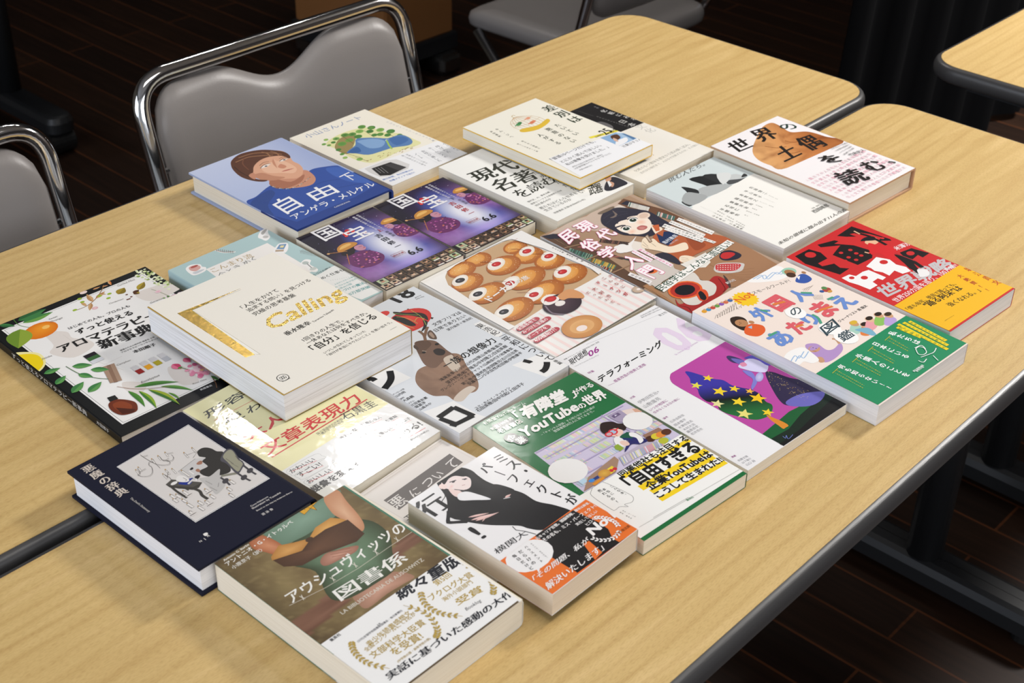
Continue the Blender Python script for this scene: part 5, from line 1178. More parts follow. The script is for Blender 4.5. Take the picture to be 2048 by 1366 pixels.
def art_donut(a):
    a.fr(8)
    # pink striped lower part
    for i in range(16):
        t = i/15; p0 = (885+t*(1500-885)+20, 650-(t*300)); p1 = (p0[0]+270, p0[1]+150)
        if i % 1 == 0: a.p([p0, (p0[0]+9, p0[1]-5), (p0[0]+330, p0[1]+165), (p0[0]+310, p0[1]+172)], 'F4DCD8')
    K = lambda h: d2l(h, ALB)
    # rounded photograph window
    win = spline([(500, 355), (510, 320), (560, 285), (700, 215), (850, 150), (900, 140), (960, 145), (1100, 205), (1300, 290), (1420, 345), (1425, 365), (1200, 480), (935, 632), (900, 620), (700, 510), (530, 415)], 3)
    a.p(win, 'C9A67E')
    rg = random.Random(12)
    def bun(c, rx, ry, top='black', cr=(0, 0), rot=10):
        x, y = a.q(c)
        a.e((x, y), rx, ry, 'DE9440', rot, 'A85A22', n=22, mm=True, bias=(-.1, .25))
        a.e((x-rx*.1, y+ry*.15), rx*.72, ry*.62, 'ECB568', rot, 'DE9440', n=18, mm=True)
        for k in range(40):
            t = rg.random()*6.28; r_ = rg.random()**.5; a.e((x+math.cos(t)*rx*r_*.9, y+math.sin(t)*ry*r_*.9), .45, .35, rg.choice(['F6DEB0', 'F9EBD0', 'C47A34', 'E9B878']), n=5, mm=True)
        if top:
            cx, cy = x+cr[0], y+cr[1]
            a.e((cx, cy), rx*.6, ry*.5, 'F8F4EE', rot+8, 'EDE2D4', n=16, mm=True); a.e((cx+1, cy+1), rx*.42, ry*.34, 'FCFAF6', rot, 'F4EEE6', n=12, mm=True)
            if top == 'cherry':
                a.e((cx, cy), 5.8, 4.1, 'DE3030', 0, 'AE1A20', n=14, mm=True); a.e((cx-1.2, cy+1), 1.4, .9, 'F08A84', mm=True)
                a.ln([(cx, cy+1), (cx-3, cy+9), (cx-9, cy+15)], .55, '7A2A2A', True, mm=True)
            else: a.e((cx, cy), 5.8, 4.1, '3E3A40', 0, '16141A', n=14, mm=True); a.e((cx-1, cy+.8), 1.6, .9, '8A868C', mm=True)
    # clip the photo region roughly: buns placed inside the window
    for c, rx, ry, t, cr in (((930, 185), 15, 12, None, (0, 0)), ((700, 250), 16, 13, None, (0, 0)), ((1010, 235), 19, 15, 'cherry', (5, 7)), ((600, 310), 18, 13, None, (0, 0)), ((1140, 270), 19, 15, 'cherry', (6, 7)), ((860, 290), 22, 16, 'cherry', (-4, 7)),
                             ((640, 385), 20, 14, 'black', (-3, 8)), ((1260, 350), 22, 16, 'cherry', (-3, 8)), ((1000, 370), 26, 16, 'cherry', (-19, 5)), ((770, 450), 23, 15, 'black', (-9, 6)), ((1110, 450), 26, 16, 'cherry', (-12, 4)), ((930, 545), 25, 16, 'black', (-11, 4))):
        bun(c, rx, ry, t, cr)
    a.s([(1085, 500), (1120, 470), (1180, 470), (1220, 500), (1190, 530), (1120, 530)], 'F4EEE6'); a.e((1140, 495), 7, 5, 'DE3030', 0, 'B01C22')
    # outside the window, white again around the rounded corner
    a.p([(330, 380), (965, 80), (1000, 100), (910, 135), (850, 148), (700, 213), (560, 283), (508, 320), (498, 355), (520, 400), (700, 512), (900, 625), (935, 640), (880, 670)], 'F1EEEA')
    a.p([(905, 135), (985, 90), (1460, 300), (1430, 362), (1380, 322), (1100, 198)], 'F1EEEA')
    # doughnuts
    x, y = a.q((1210, 520)); a.e((x, y), 22, 17, '4A3440', 0, '2E1E2A', n=28, mm=True); a.s([(1180, 480), (1250, 440), (1320, 460), (1335, 490), (1250, 490), (1215, 500)], 'D89A66'); a.e((x-1, y+2), 6, 4.4, 'EFE8E2', n=14, mm=True); a.ln([(1110, 530), (1150, 570), (1220, 578)], 1.6, '8A7A86', True); a.s([(1100, 520), (1130, 490), (1180, 480), (1190, 500), (1140, 525)], 'F4EEE8'); a.e((1145, 493), 6.5, 4.6, 'DE3030', 0, 'B01C22')
    x, y = a.q((1320, 645)); a.e((x, y), 22.5, 17.5, 'E4B076', 0, 'C98A50', n=28, mm=True, bias=(.1, .2)); a.e((x, y), 14, 10, 'D79E62', 0, 'E4B076', n=20, mm=True); a.e((x-2.5, y-2), 6.2, 4.6, 'F3E4DE', n=14, mm=True)
    x, y = a.q((1650, 448)); a.e((x, y), 7.5, 6, 'D9C7B4', 0, 'BFA58E', n=16, mm=True); a.e((x, y), 2.2, 1.8, 'F1E6E0', n=10, mm=True)
    k = 'B0443A'
    a.V_('みんな', (1480, 360), (1575, 405), k, .015, sc=.62); a.V_('こんなに', (1440, 374), (1580, 440), k, .02, sc=.62); a.V_('ドーナツが', (1405, 398), (1595, 482), 'C03036', .05, sc=.68); a.V_('大好き', (1380, 432), (1500, 492), k, .02, sc=.62); a.V_('だったんだー', (1345, 455), (1550, 535), k, .02, sc=.62)
    a.T('ドーナツ', (790, 502), (945, 405), 'F6F2EE', .05); a.T('の旅', (955, 402), (1022, 372), 'F6F2EE', .02)
    for i, (p, q, s_) in enumerate((((955, 664), (1065, 604), '全国各地で'), ((985, 682), (1132, 602), 'みつけた至福の'), ((1020, 706), (1128, 648), 'ドーナツを'), ((1055, 728), (1180, 660), '400種紹介!'))):
        a.ln([(p[0]+4, p[1]-8), (q[0]-4, q[1]-4)], 6.2, 'B94450'); a.e((p[0]+6, p[1]-8), 3.1, 3.1, 'B94450'); a.e((q[0]-5, q[1]-3), 3.1, 3.1, 'B94450'); a.T(s_, (p[0]+4, p[1]-1), (q[0]-2, q[1]+4), 'F6F0EE', .025)
    a.T('グルメな人も通いつめる、溝呂木一美 著', (0, 0), (1, 1), k) if False else a.V_('グルメの旅、溝呂木一美 著', (1155, 195), (1340, 285), '5A5450', .01, sc=.8)
    a.V_('京阪神Lマガジン', (1365, 300), (1460, 345), '8A8480', 0, sc=.6); a.T('みんなに愛される', (910, 158), (945, 135), 'C0605A', .01)
def art_genron(a):
    a.fr(8); w, l = a.w, a.l
    a.R(0, 0, w, l, 'D9DDE2'); a.p([(-60, 480), (70, 430), (150, 480), (20, 540)], 'EEEFEF')
    a.p([(20, 900), (190, 880), (310, 940), (130, 1030), (30, 975)], 'EDECEA'); a.p([(380, 1150), (560, 1080), (700, 1160), (800, 1190), (600, 1285)], 'EDECEA'); a.p([(900, 860), (1060, 790), (1250, 850), (1100, 930)], 'EDECEA')
    k = '111113'
    a.T('18', (245, 485), (345, 432), k, .05, tl=(160, 450))
    a.T('genron', (335, 458), (372, 442), '3A3A3A', .02); a.T('2025 May', (342, 468), (390, 448), '3A3A3A', .02)
    a.T('2025年7月 創刊', (-10, 520), (105, 470), '4A4A4A', .01)
    # deer: body, neck, head
    K = lambda h: d2l(h, ALB)
    body = [(335, 960), (345, 900), (390, 870), (440, 860), (480, 800), (540, 790), (600, 800), (640, 870), (690, 930), (707, 985), (690, 1020), (640, 1040), (610, 1080), (560, 1075), (520, 1050), (440, 1050), (370, 1010)]
    L_ = spline([a.q(p) for p in body], 5); a.up_(); ct = a.q((540, 950))
    def sh(p):
        n = fbm(p[0]*.13, p[1]*.13); t = (p[0]-ct[0])/50
        return mixc(mixc(K('7A5C4A'), K('A5846E'), n*1.2-.1), K('5E493C'), max(0, -t*.5)+max(0, n-.6)*1.5)
    for i in range(len(L_)):
        A, B = L_[i-1], L_[i]
        for kk in range(6):
            q = [(ct[0]+(p[0]-ct[0])*f_, ct[1]+(p[1]-ct[1])*f_) for p, f_ in ((A, kk/6), (A, (kk+1)/6), (B, (kk+1)/6), (B, kk/6))]
            a.tri(q[:3], [sh(x) for x in q[:3]]); a.tri([q[0], q[2], q[3]], [sh(x) for x in (q[0], q[2], q[3])])
    a.s([(390, 860), (350, 790), (330, 740), (340, 720), (400, 710), (450, 715), (480, 735), (520, 770), (560, 800), (560, 830), (500, 840), (450, 880)], '74594A')
    a.s([(335, 735), (345, 718), (400, 712), (430, 735), (400, 770), (370, 795), (350, 785)], '5E4638'); a.s([(500, 830), (540, 800), (560, 810), (600, 870), (560, 900)], 'C9BAAA')
    a.s([(440, 775), (470, 760), (510, 775), (500, 800), (460, 800)], '2A2220'); a.s([(405, 670), (425, 650), (455, 680), (460, 705), (420, 700)], '5E4A3E'); a.s([(415, 675), (428, 662), (448, 688), (440, 698)], 'A48C7A'); a.s([(330, 740), (325, 755), (345, 770), (355, 760)], '4A3A30')
    a.e((385, 786), 2, 1.7, '181312'); a.e((462, 735), 2.2, 1.8, '181312'); a.ln([(375, 775), (400, 780)], .8, 'B5A594')
    a.s([(560, 1075), (590, 1030), (650, 990), (690, 1000), (650, 1040), (610, 1082)], 'CDBFB1')
    # antlers and red-and-black ball
    a.ln([(395, 715), (385, 680), (355, 655)], 3, '7A5A44', True); a.ln([(390, 690), (400, 650), (408, 630)], 3, '7A5A44', True); a.ln([(405, 570), (440, 580)], 3, '3A2A22'); a.ln([(290, 522), (300, 530)], 2, '3A2A22')
    x, y = a.q((300, 592)); a.e((x, y), 26, 17.5, 'E0463A', 5, 'C8322C', n=28, mm=True, bias=(-.1, .2))
    a.e((150, 552), 6.5, 4.4, 'D43A34')
    for pts in ([(205, 540), (280, 545), (360, 545), (400, 560), (410, 590), (370, 575), (300, 562), (230, 560)], [(200, 580), (230, 565), (300, 590), (340, 620), (300, 625), (240, 600)], [(380, 590), (408, 600), (395, 640), (370, 660), (385, 620)]): a.s(pts, '22201E')
    for pp in ([(205, 550), (280, 556), (350, 560)], [(225, 570), (290, 580), (350, 610)], [(310, 530), (370, 570), (400, 620)], [(330, 600), (350, 575), (390, 580)], [(190, 590), (250, 610), (330, 640)]): a.ln(pp, .55, 'A9B85A', True)
    for s_, p, q, b in (('文学フリマは', (450, 628), (610, 548), .02), ('日常でありたい', (460, 662), (638, 568), .02), ('望月倫彦＋東浩紀', (530, 655), (672, 580), .01)): a.T(s_, p, q, '2A2A2C', b)
    a.p([(675, 615), (720, 595), (845, 665), (835, 690), (800, 690)], 'ECEBE9') ; a.V_('東浩紀', (695, 615), (820, 675), k, .015, sc=.95); a.V_('平和について', (845, 690), (1140, 830), k, .015, sc=.95); a.V_('後篇', (1140, 828), (1185, 852), k, .01, sc=.95); a.ln([(825, 690), (865, 672)], .5, k)
    a.T('一族の想像力', (525, 885), (815, 718), k, .025)
    for i, s_ in enumerate(('鴻巣友季子/小川公代/加賀山卓朗/飯島渉', '望月哲男/松下隆志/中村隆之/白岩英樹', 'グレゴリー・ケズナジャット/山崎佳代子/池澤春菜', '第三帝/伊藤邦彦/依岡隆児/古川日出男', '安藤礼二/小沢自然/松田樹/伊勢康平')):
        p = ((490, 962), (530, 978), (495, 1025), (620, 985), (655, 985))[i]; q = ((850, 735), (878, 748), (910, 762), (938, 775), (965, 788))[i]; a.T(s_, p, q, '222224', .008)
    a.T('ユク・ホイ/イ・テックァン', (695, 1132), (895, 1000), '222224', .01); a.T('石田英敬/田中功起/上田洋子', (708, 1148), (978, 975), '222224', .01)
    for i, (s_, p, q) in enumerate((('ゲンロンの目', (205, 1050), (270, 1012)), ('山内明', (225, 1062), (278, 1032)), ('創作', (248, 1078), (272, 1064)), ('大森鶴', (268, 1092), (330, 1058)), ('コラム', (295, 1105), (330, 1084)), ('辻田真佐憲', (315, 1118), (410, 1065)), ('堀冨渉', (340, 1130), (400, 1095)), ('山森みか', (365, 1142), (435, 1100)))): a.T(s_, p, q, '222224', .008)
    # big glyphs
    def st(pts, w_): a.ln(pts, w_, k, True)
    st([(45, 955), (75, 950), (95, 960)], 6); st([(182, 900), (190, 940), (180, 970), (150, 1010)], 6.5)
    st([(965, 832), (1000, 840), (1010, 845)], 5); st([(1100, 840), (1100, 860), (1090, 885), (1070, 900)], 6)
    for A, B in (((470, 1185), (560, 1120)), ((560, 1120), (675, 1170)), ((675, 1170), (570, 1225)), ((570, 1225), (480, 1190))): a.ln([A, B], 5.6, k)
    a.ln([(540, 1225), (580, 1235)], 4, k); a.ln([(650, 1160), (680, 1172)], 5.6, k)
    a.s([(500, 1185), (560, 1140), (640, 1175), (575, 1210)], 'EDECEA', 1)
def art_shiso(a):
    a.fr(9); w, l = a.w, a.l; K = lambda h: d2l(h, ALB)
    a.ln([(180, 300), (740, 80)], .25, '9A9AA0'); a.ln([(100, 335), (900, 20)], .01, '9A9AA0')
    for s_, p, q in (('特集 テラフォーミング…惑星改造の技術と思想', (30, 405), (272, 285)), ): a.T(s_, p, q, '4A4A4E', .01)
    a.T('現代思想', (75, 440), (195, 365), '1E1E20', .01, .02, tl=(52, 405)); a.T('06', (200, 385), (268, 345), '9A2A8A', .03, tl=(188, 350))
    a.T('revue de la pensée d\'aujourd\'hui', (100, 450), (265, 372), 'A9A9AE', 0)
    for s_, p, q in (('2025年6月1日発行 第53巻第8号', (555, 118), (690, 55)), ('毎月1回1日発行 ISSN 0385-1234', (562, 128), (705, 66)), ('青土社', (685, 118), (735, 92))): a.T(s_, p, q, '5A5A5E', 0)
    a.T('06', (810, 360), (1050, 245), 'E3D2E6', .045, tl=(600, 225))
    a.T('la revue de la pensée', (790, 375), (940, 290), 'C9A9CF', 0)
    a.T('テラフォーミング', (268, 560), (705, 310), '151516', .045, tl=(245, 520))
    a.T('惑星改造の技術と思想', (375, 558), (588, 440), '9A3A8A', .012); a.ln([(322, 578), (368, 560)], .3, '9A3A8A')
    a.T('特集', (195, 500), (235, 482), '9A3A8A', 0)
    for i, (s_, p, q, c) in enumerate((('討議', (480, 672), (510, 655), '9A3A8A'), ('伊勢田哲治+', (540, 705), (680, 625), '9A9A9E'), ('山敷庸亮', (578, 735), (688, 672), '9A9A9E'), ('いつか地球に', (615, 755), (735, 685), '9A3A8A'), ('住めなくなる日の前に', (640, 772), (815, 672), '9A3A8A'),
                                      ('論考', (705, 812), (735, 796), '9A3A8A'), ('石井由梨佳', (755, 838), (848, 785), 'A4A4A8'), ('岡本慎平', (785, 860), (862, 815), 'A4A4A8'), ('木澤佐登志', (812, 878), (905, 825), 'A4A4A8'), ('木村大治', (845, 892), (922, 848), 'A4A4A8'), ('藤原辰史', (872, 908), (948, 862), 'A4A4A8'), ('松井哲也', (900, 922), (975, 880), 'A4A4A8'),
                                      ('連載', (1175, 1082), (1205, 1068), '9A3A8A'), ('佐藤文隆', (1222, 1108), (1288, 1072), 'A4A4A8'), ('山下雄介', (1250, 1122), (1312, 1088), 'A4A4A8'), ('山口 尚', (1280, 1138), (1338, 1105), 'A4A4A8'))): a.T(s_, p, q, c, 0)
    # picture
    win = [(745, 520), (760, 490), (1135, 278), (1965, 700), (1528, 998), (800, 590), (755, 560)]
    a.p(spline([(745, 525), (752, 500), (775, 485)], 4, False)+[(1135, 278), (1965, 700), (1528, 998)]+spline([(820, 600), (765, 565), (748, 540)], 4, False), 'B9479F')
    a.p([(1380, 915), (1480, 830), (1560, 760), (1700, 690), (1770, 620), (1965, 700), (1528, 998)], '155A2E'); a.p([(1440, 948), (1560, 880), (1640, 780), (1800, 640), (1965, 700), (1528, 998)], '0C2216'); a.p([(1500, 985), (1640, 880), (1760, 760), (1870, 655), (1965, 700), (1528, 998)], '08090A')
    tr = [(850, 490), (875, 485), (960, 510), (1040, 535), (1110, 545), (1170, 580), (1230, 595), (1300, 610), (1360, 640), (1400, 690), (1440, 710), (1448, 745), (1420, 790), (1350, 815), (1280, 810), (1200, 790), (1130, 770), (1080, 740), (1070, 700), (1000, 690), (950, 650), (930, 600), (890, 570), (880, 530)]
    L_ = spline([a.q(p) for p in tr], 4); a.up_(); ct = a.q((1160, 670)); lo = a.q((1000, 700)); hi = a.q((1330, 640))
    def sh(p):
        t = ((p[0]-ct[0])*.55+(p[1]-ct[1])*.9)/24
        return mixc(mixc(K('0A100C'), K('1F6A34'), -t), K('3A34A0'), t)
    for i in range(len(L_)):
        A, B = L_[i-1], L_[i]
        for kk in range(6):
            q = [(ct[0]+(p[0]-ct[0])*f_, ct[1]+(p[1]-ct[1])*f_) for p, f_ in ((A, kk/6), (A, (kk+1)/6), (B, (kk+1)/6), (B, kk/6))]
            a.tri(q[:3], [sh(x) for x in q[:3]]); a.tri([q[0], q[2], q[3]], [sh(x) for x in (q[0], q[2], q[3])])
    a.s([(1405, 780), (1450, 800), (1520, 830), (1558, 855), (1540, 870), (1522, 878), (1490, 855), (1440, 820)], 'D98A2A')
    for c, r_, cc in (((1005, 530), 5.5, 'F0CF2C'), ((925, 580), 5.8, 'E2D94A'), ((1085, 620), 7.4, 'F0CF2C'), ((1185, 603), 5.6, 'F0CF2C'), ((1215, 692), 7.2, 'F0D02C'), ((1070, 705), 6.6, 'E4DC9A'), ((1345, 668), 8.6, 'F2C41C'), ((1255, 775), 8, 'E6DC7A'), ((1415, 765), 6, 'F0CF2C'), ((1290, 620), 4.5, 'F4B83A')): a.star(c, r_, cc, 12)
    # seated bending figure, pale violet, scattering stars
    a.s([(1395, 500), (1440, 490), (1560, 530), (1700, 560), (1790, 640), (1760, 690), (1700, 720), (1560, 720), (1500, 690), (1440, 600)], '2A2244'); a.s([(1540, 690), (1640, 640), (1790, 625), (1780, 680), (1700, 722), (1570, 722)], '6A66B8')
    rg = random.Random(3)
    for kk in range(90): t = rg.random(); a.e((1410+t*280, 510+t*150+rg.gauss(0, 22)), .3, .3, rg.choice(['E8C860', 'F4E4A0', 'C9A040']), n=5)
    a.s([(1210, 455), (1240, 425), (1290, 400), (1350, 415), (1410, 440), (1400, 490), (1330, 490), (1260, 475)], 'D3D0EE'); a.s([(1250, 400), (1300, 380), (1390, 385), (1430, 440), (1400, 445), (1330, 405)], '5A50B8'); a.s([(1240, 480), (1300, 490), (1330, 530), (1340, 560), (1310, 610), (1300, 590), (1310, 540), (1270, 510)], '7F7CCB')
    a.e((1355, 525), 8, 3.6, 'C9C6E6', 30, 'A4A0D8'); a.s([(1130, 390), (1160, 382), (1240, 410), (1235, 432), (1170, 425)], '3A3060'); a.s([(1160, 400), (1240, 410), (1250, 430), (1220, 440)], '6A64B0'); a.s([(1220, 435), (1250, 425), (1270, 445), (1240, 455)], 'D88AA8')
    a.ln([(1520, 930), (1540, 945), (1545, 925), (1560, 950), (1590, 920)], .4, '7A8AD8', True)
def art_yurindo(a):
    a.fr(10); W_ = 'F1EFEA'; k = '14201A'
    # illustrated bookshop interior
    a.fr((1050, 800, 5.691))
    quad = [(95, 590), (1130, 18), (1780, 370), (1120, 760), (640, 1050)]
    a.p([(90, 595), (1130, 18), (1785, 372), (655, 1055)], 'CFC6DD')
    rg = random.Random(21)
    def row(p0, p1, dp, n, cols):
        for i in range(n):
            t = i/n; x = p0[0]+(p1[0]-p0[0])*t; y = p0[1]+(p1[1]-p0[1])*t; dx, dy = (p1[0]-p0[0])/n*.85, (p1[1]-p0[1])/n*.85
            a.p([(x, y), (x+dx, y+dy), (x+dx+dp[0], y+dy+dp[1]), (x+dp[0], y+dp[1])], rg.choice(cols))
    cs = ['DCE8C4', 'C9D8E6', 'E8D0DC', 'E6E0C0', 'C4DCC8', 'E9E4EE', 'B9C8E0', 'F0C8C8', 'D8E4A8']
    for (p0, p1, dp) in (((180, 545), (420, 420), (60, 30)), ((330, 560), (520, 460), (60, 35)), ((430, 420), (800, 220), (60, 34)), ((520, 470), (760, 340), (70, 36)), ((780, 300), (860, 260), (50, 40)), ((840, 190), (960, 130), (60, 40)),
                         ((180, 640), (420, 520), (60, 36)), ((300, 700), (560, 560), (70, 40)), ((380, 800), (640, 660), (70, 40)), ((470, 880), (700, 750), (70, 40)), ((560, 950), (720, 860), (70, 40)), ((640, 500), (860, 380), (70, 40)), ((720, 560), (900, 460), (70, 40)), ((820, 640), (1000, 540), (60, 36)),
                         ((1130, 250), (1320, 150), (110, 60)), ((1240, 360), (1500, 230), (60, 34)), ((1370, 190), (1480, 250), (60, -50)), ((980, 520), (1060, 480), (90, 55))):
        row(p0, p1, dp, 16, cs)
    for p, q in (((110, 600), (1100, 60)), ((220, 660), (860, 310)), ((330, 740), (1000, 370)), ((430, 830), (1040, 480)), ((850, 170), (1180, 350)), ((1110, 250), (1380, 400)), ((1230, 360), (1500, 225)), ((520, 930), (860, 740))): a.ln([p, q], 1.1, 'B3A6CC')
    a.p([(920, 180), (1060, 110), (1140, 150), (1130, 250), (1050, 250)], 'A79AB4'); a.p([(965, 180), (1040, 140), (1075, 160), (1000, 205)], '6A5A7C'); a.p([(1000, 165), (1035, 165), (1010, 185)], 'D8D0E4')
    a.p([(1080, 120), (1220, 85), (1310, 130), (1180, 190)], 'E6D4CC'); a.p([(1200, 100), (1290, 90), (1320, 130), (1240, 140)], 'D8A890')
    # counter with snacks
    a.p([(650, 1045), (700, 880), (1000, 640), (1050, 680), (1020, 820)], 'A4846E'); a.p([(1050, 650), (1350, 470), (1540, 480), (1110, 750)], 'B9AFC0')
    row((1060, 660), (1540, 440), (40, 70), 34, ['C9C2D0', 'E4DEE6', 'B0A8BC', 'D8A0A8', 'DDD8A0', 'A0B0C8'])
    a.p([(1320, 400), (1500, 310), (1600, 370), (1420, 470)], '9A7460')
    for c, cc in (((1410, 440), '4A2A1C'), ((1475, 410), 'D8C83A'), ((1530, 390), 'E08A3A'), ((1590, 360), '5A3424'), ((1580, 450), '9CC0D8'), ((1560, 460), 'B9BC3A')): a.e(c, 5, 4, cc)
    a.p([(900, 800), (970, 750), (1030, 790), (960, 845)], 'E9D13A'); a.e((965, 805), 2, 2, 'C8303A'); a.e((1005, 785), 2, 2, 'C8303A')
    a.e((885, 835), 6, 4.5, 'DDAF4A', 0, 'C9903A'); a.p([(700, 930), (810, 860), (830, 890), (740, 935)], '2A3A7A'); a.ln([(760, 970), (880, 885)], 3, 'E0912A'); a.e((740, 920), 3, 2, '3F8AD8')
    a.p([(540, 895), (640, 865), (690, 930), (640, 970)], 'BCD6E8')
    # woman with red glasses, vest and notebook
    a.s([(1130, 370), (1180, 370), (1300, 420), (1380, 460), (1300, 500), (1200, 500), (1150, 560), (1120, 590), (1130, 530), (1160, 480)], '2A2A68')
    a.s([(1000, 480), (1000, 430), (1060, 400), (1120, 420), (1140, 500), (1110, 530), (1040, 520)], 'EDEBEA'); a.s([(1060, 420), (1130, 370), (1190, 370), (1200, 440), (1120, 440)], '1F5A42'); a.s([(1170, 370), (1240, 375), (1310, 420), (1330, 460), (1290, 490), (1250, 430), (1180, 410)], 'F0EEEC'); a.p([(1080, 430), (1190, 430), (1220, 460), (1110, 455)], '22306A')
    a.s([(1060, 480), (1100, 460), (1160, 480), (1170, 510), (1110, 520)], 'EBC8B8')
    a.s([(920, 380), (960, 340), (1040, 310), (1090, 340), (1100, 370), (1060, 410), (1000, 415), (940, 400)], 'EFCBBB')
    a.s([(838, 300), (850, 265), (900, 248), (980, 245), (1040, 265), (1100, 265), (1135, 300), (1120, 340), (1060, 330), (1000, 320), (940, 340), (930, 380), (880, 380), (845, 345)], '2C1C1A')
    a.e((985, 362), 4.6, 4, 'D8303C'); a.e((985, 362), 3.1, 2.6, 'A9C0D8'); a.e((940, 388), 4, 3.2, 'D8303C'); a.e((940, 388), 2.6, 2, 'C9A8B0'); a.ln([(1000, 350), (1045, 318)], 1.2, 'D8303C'); a.ln([(1010, 395), (1035, 405)], .8, 'C84050', True)
    a.e((1265, 235), 14, 12.5, 'EEECEA'); a.p([(1320, 270), (1350, 290), (1335, 262)], 'EEECEA')
    a.e((472, 805), 17.5, 16, 'EEECEA'); a.p([(510, 745), (560, 725), (540, 760)], 'EEECEA')
    a.p([(1000, 520), (1040, 500), (1110, 545), (1070, 580), (1010, 560)], '8FA83A')
    a.fr(10)
    a.T('有隣堂YouTubeチーム', (165, 425), (432, 285), 'DDE6DC', .01)
    a.ln([(225, 440), (350, 390)], 8.5, k); a.T('創業100年超', (212, 458), (350, 382), 'D8DDD6', .02); a.T('老舗書店', (262, 480), (412, 402), W_, .03)
    for c, s_ in (((332, 505), '企'), ((392, 520), '業')): a.e(c, 6.6, 6.6, k); x, y = a.q(c); a.T(s_, (x-4.4, y-4.4), (x+4.4, y-4.4), W_, .03, mm=True)
    a.T('「有隣堂」', (410, 388), (745, 215), W_, .06, tl=(345, 335)) if False else None
    a.T('「', (370, 372), (392, 360), W_, .05, tl=(335, 340))
    a.T('有隣堂', (425, 388), (700, 258), W_, .075, tl=(380, 315)); a.T('」', (735, 250), (755, 235), W_, .05, tl=(715, 215)); a.T('が作る', (745, 232), (868, 170), W_, .045, tl=(715, 205))
    a.T('YouTube', (415, 505), (770, 320), W_, .06, tl=(375, 455)); a.T('の', (785, 318), (822, 298), W_, .05); a.T('世界', (830, 300), (958, 240), W_, .07, tl=(775, 250))
    a.T('~「チャンネル登録」すら知らなかった社員が', (528, 492), (875, 308), 'D8E4D8', .01); a.T('登録者数20万人に育てるまで~', (612, 472), (872, 335), 'D8E4D8', .015)
def bandart_yurindo(a):
    a.fr(10); Y = 'F2D01E'; k = '121212'
    for (p, q, w_) in (((1050, 762), (1495, 512), 5), ((1165, 838), (1612, 578), 7), ((1235, 862), (1648, 630), 5), ((1295, 915), (1725, 662), 5)): a.ln([p, q], w_, Y)
    a.T('同業他社も注目する', (1045, 762), (1490, 515), k, .05); a.T('「自由すぎる」', (1120, 838), (1612, 562), k, .07, hs=1.15); a.T('企業YouTubeは', (1238, 852), (1648, 622), k, .06); a.T('こうして生まれた!!', (1290, 905), (1720, 655), k, .06)
    bub = spline([(842, 855), (870, 808), (920, 795), (1080, 870), (1118, 900), (1108, 930), (1060, 945), (1085, 960), (1030, 960), (1000, 982), (970, 975), (850, 890)], 4)
    a.ln(bub+[bub[0]], .3, '3A3A3A')
    a.V_('こんな本、', (965, 818), (1080, 890), k, .012, sc=.85); a.V_('本当に', (915, 838), (990, 880), k, .012, sc=.85); a.V_('売れるの?', (885, 845), (1025, 935), k, .012, sc=.85)
    a.T('発行:ホーム社', (1045, 985), (1140, 1035), '4A4A4A', 0) if False else a.V_('発行:ホーム社', (1045, 985), (1135, 1030), '5A5A5A', 0, sc=.7); a.V_('発売:集英社', (1028, 995), (1110, 1042), '5A5A5A', 0, sc=.7)
    a.T('集英社', (1475, 925), (1520, 900), '3F8A5A', .03)
    a.ln([(1250, 1035), (1480, 900)], .25, '7A7A78'); a.ln([(1155, 1100), (1840, 700)], .4, 'B4B4B0')
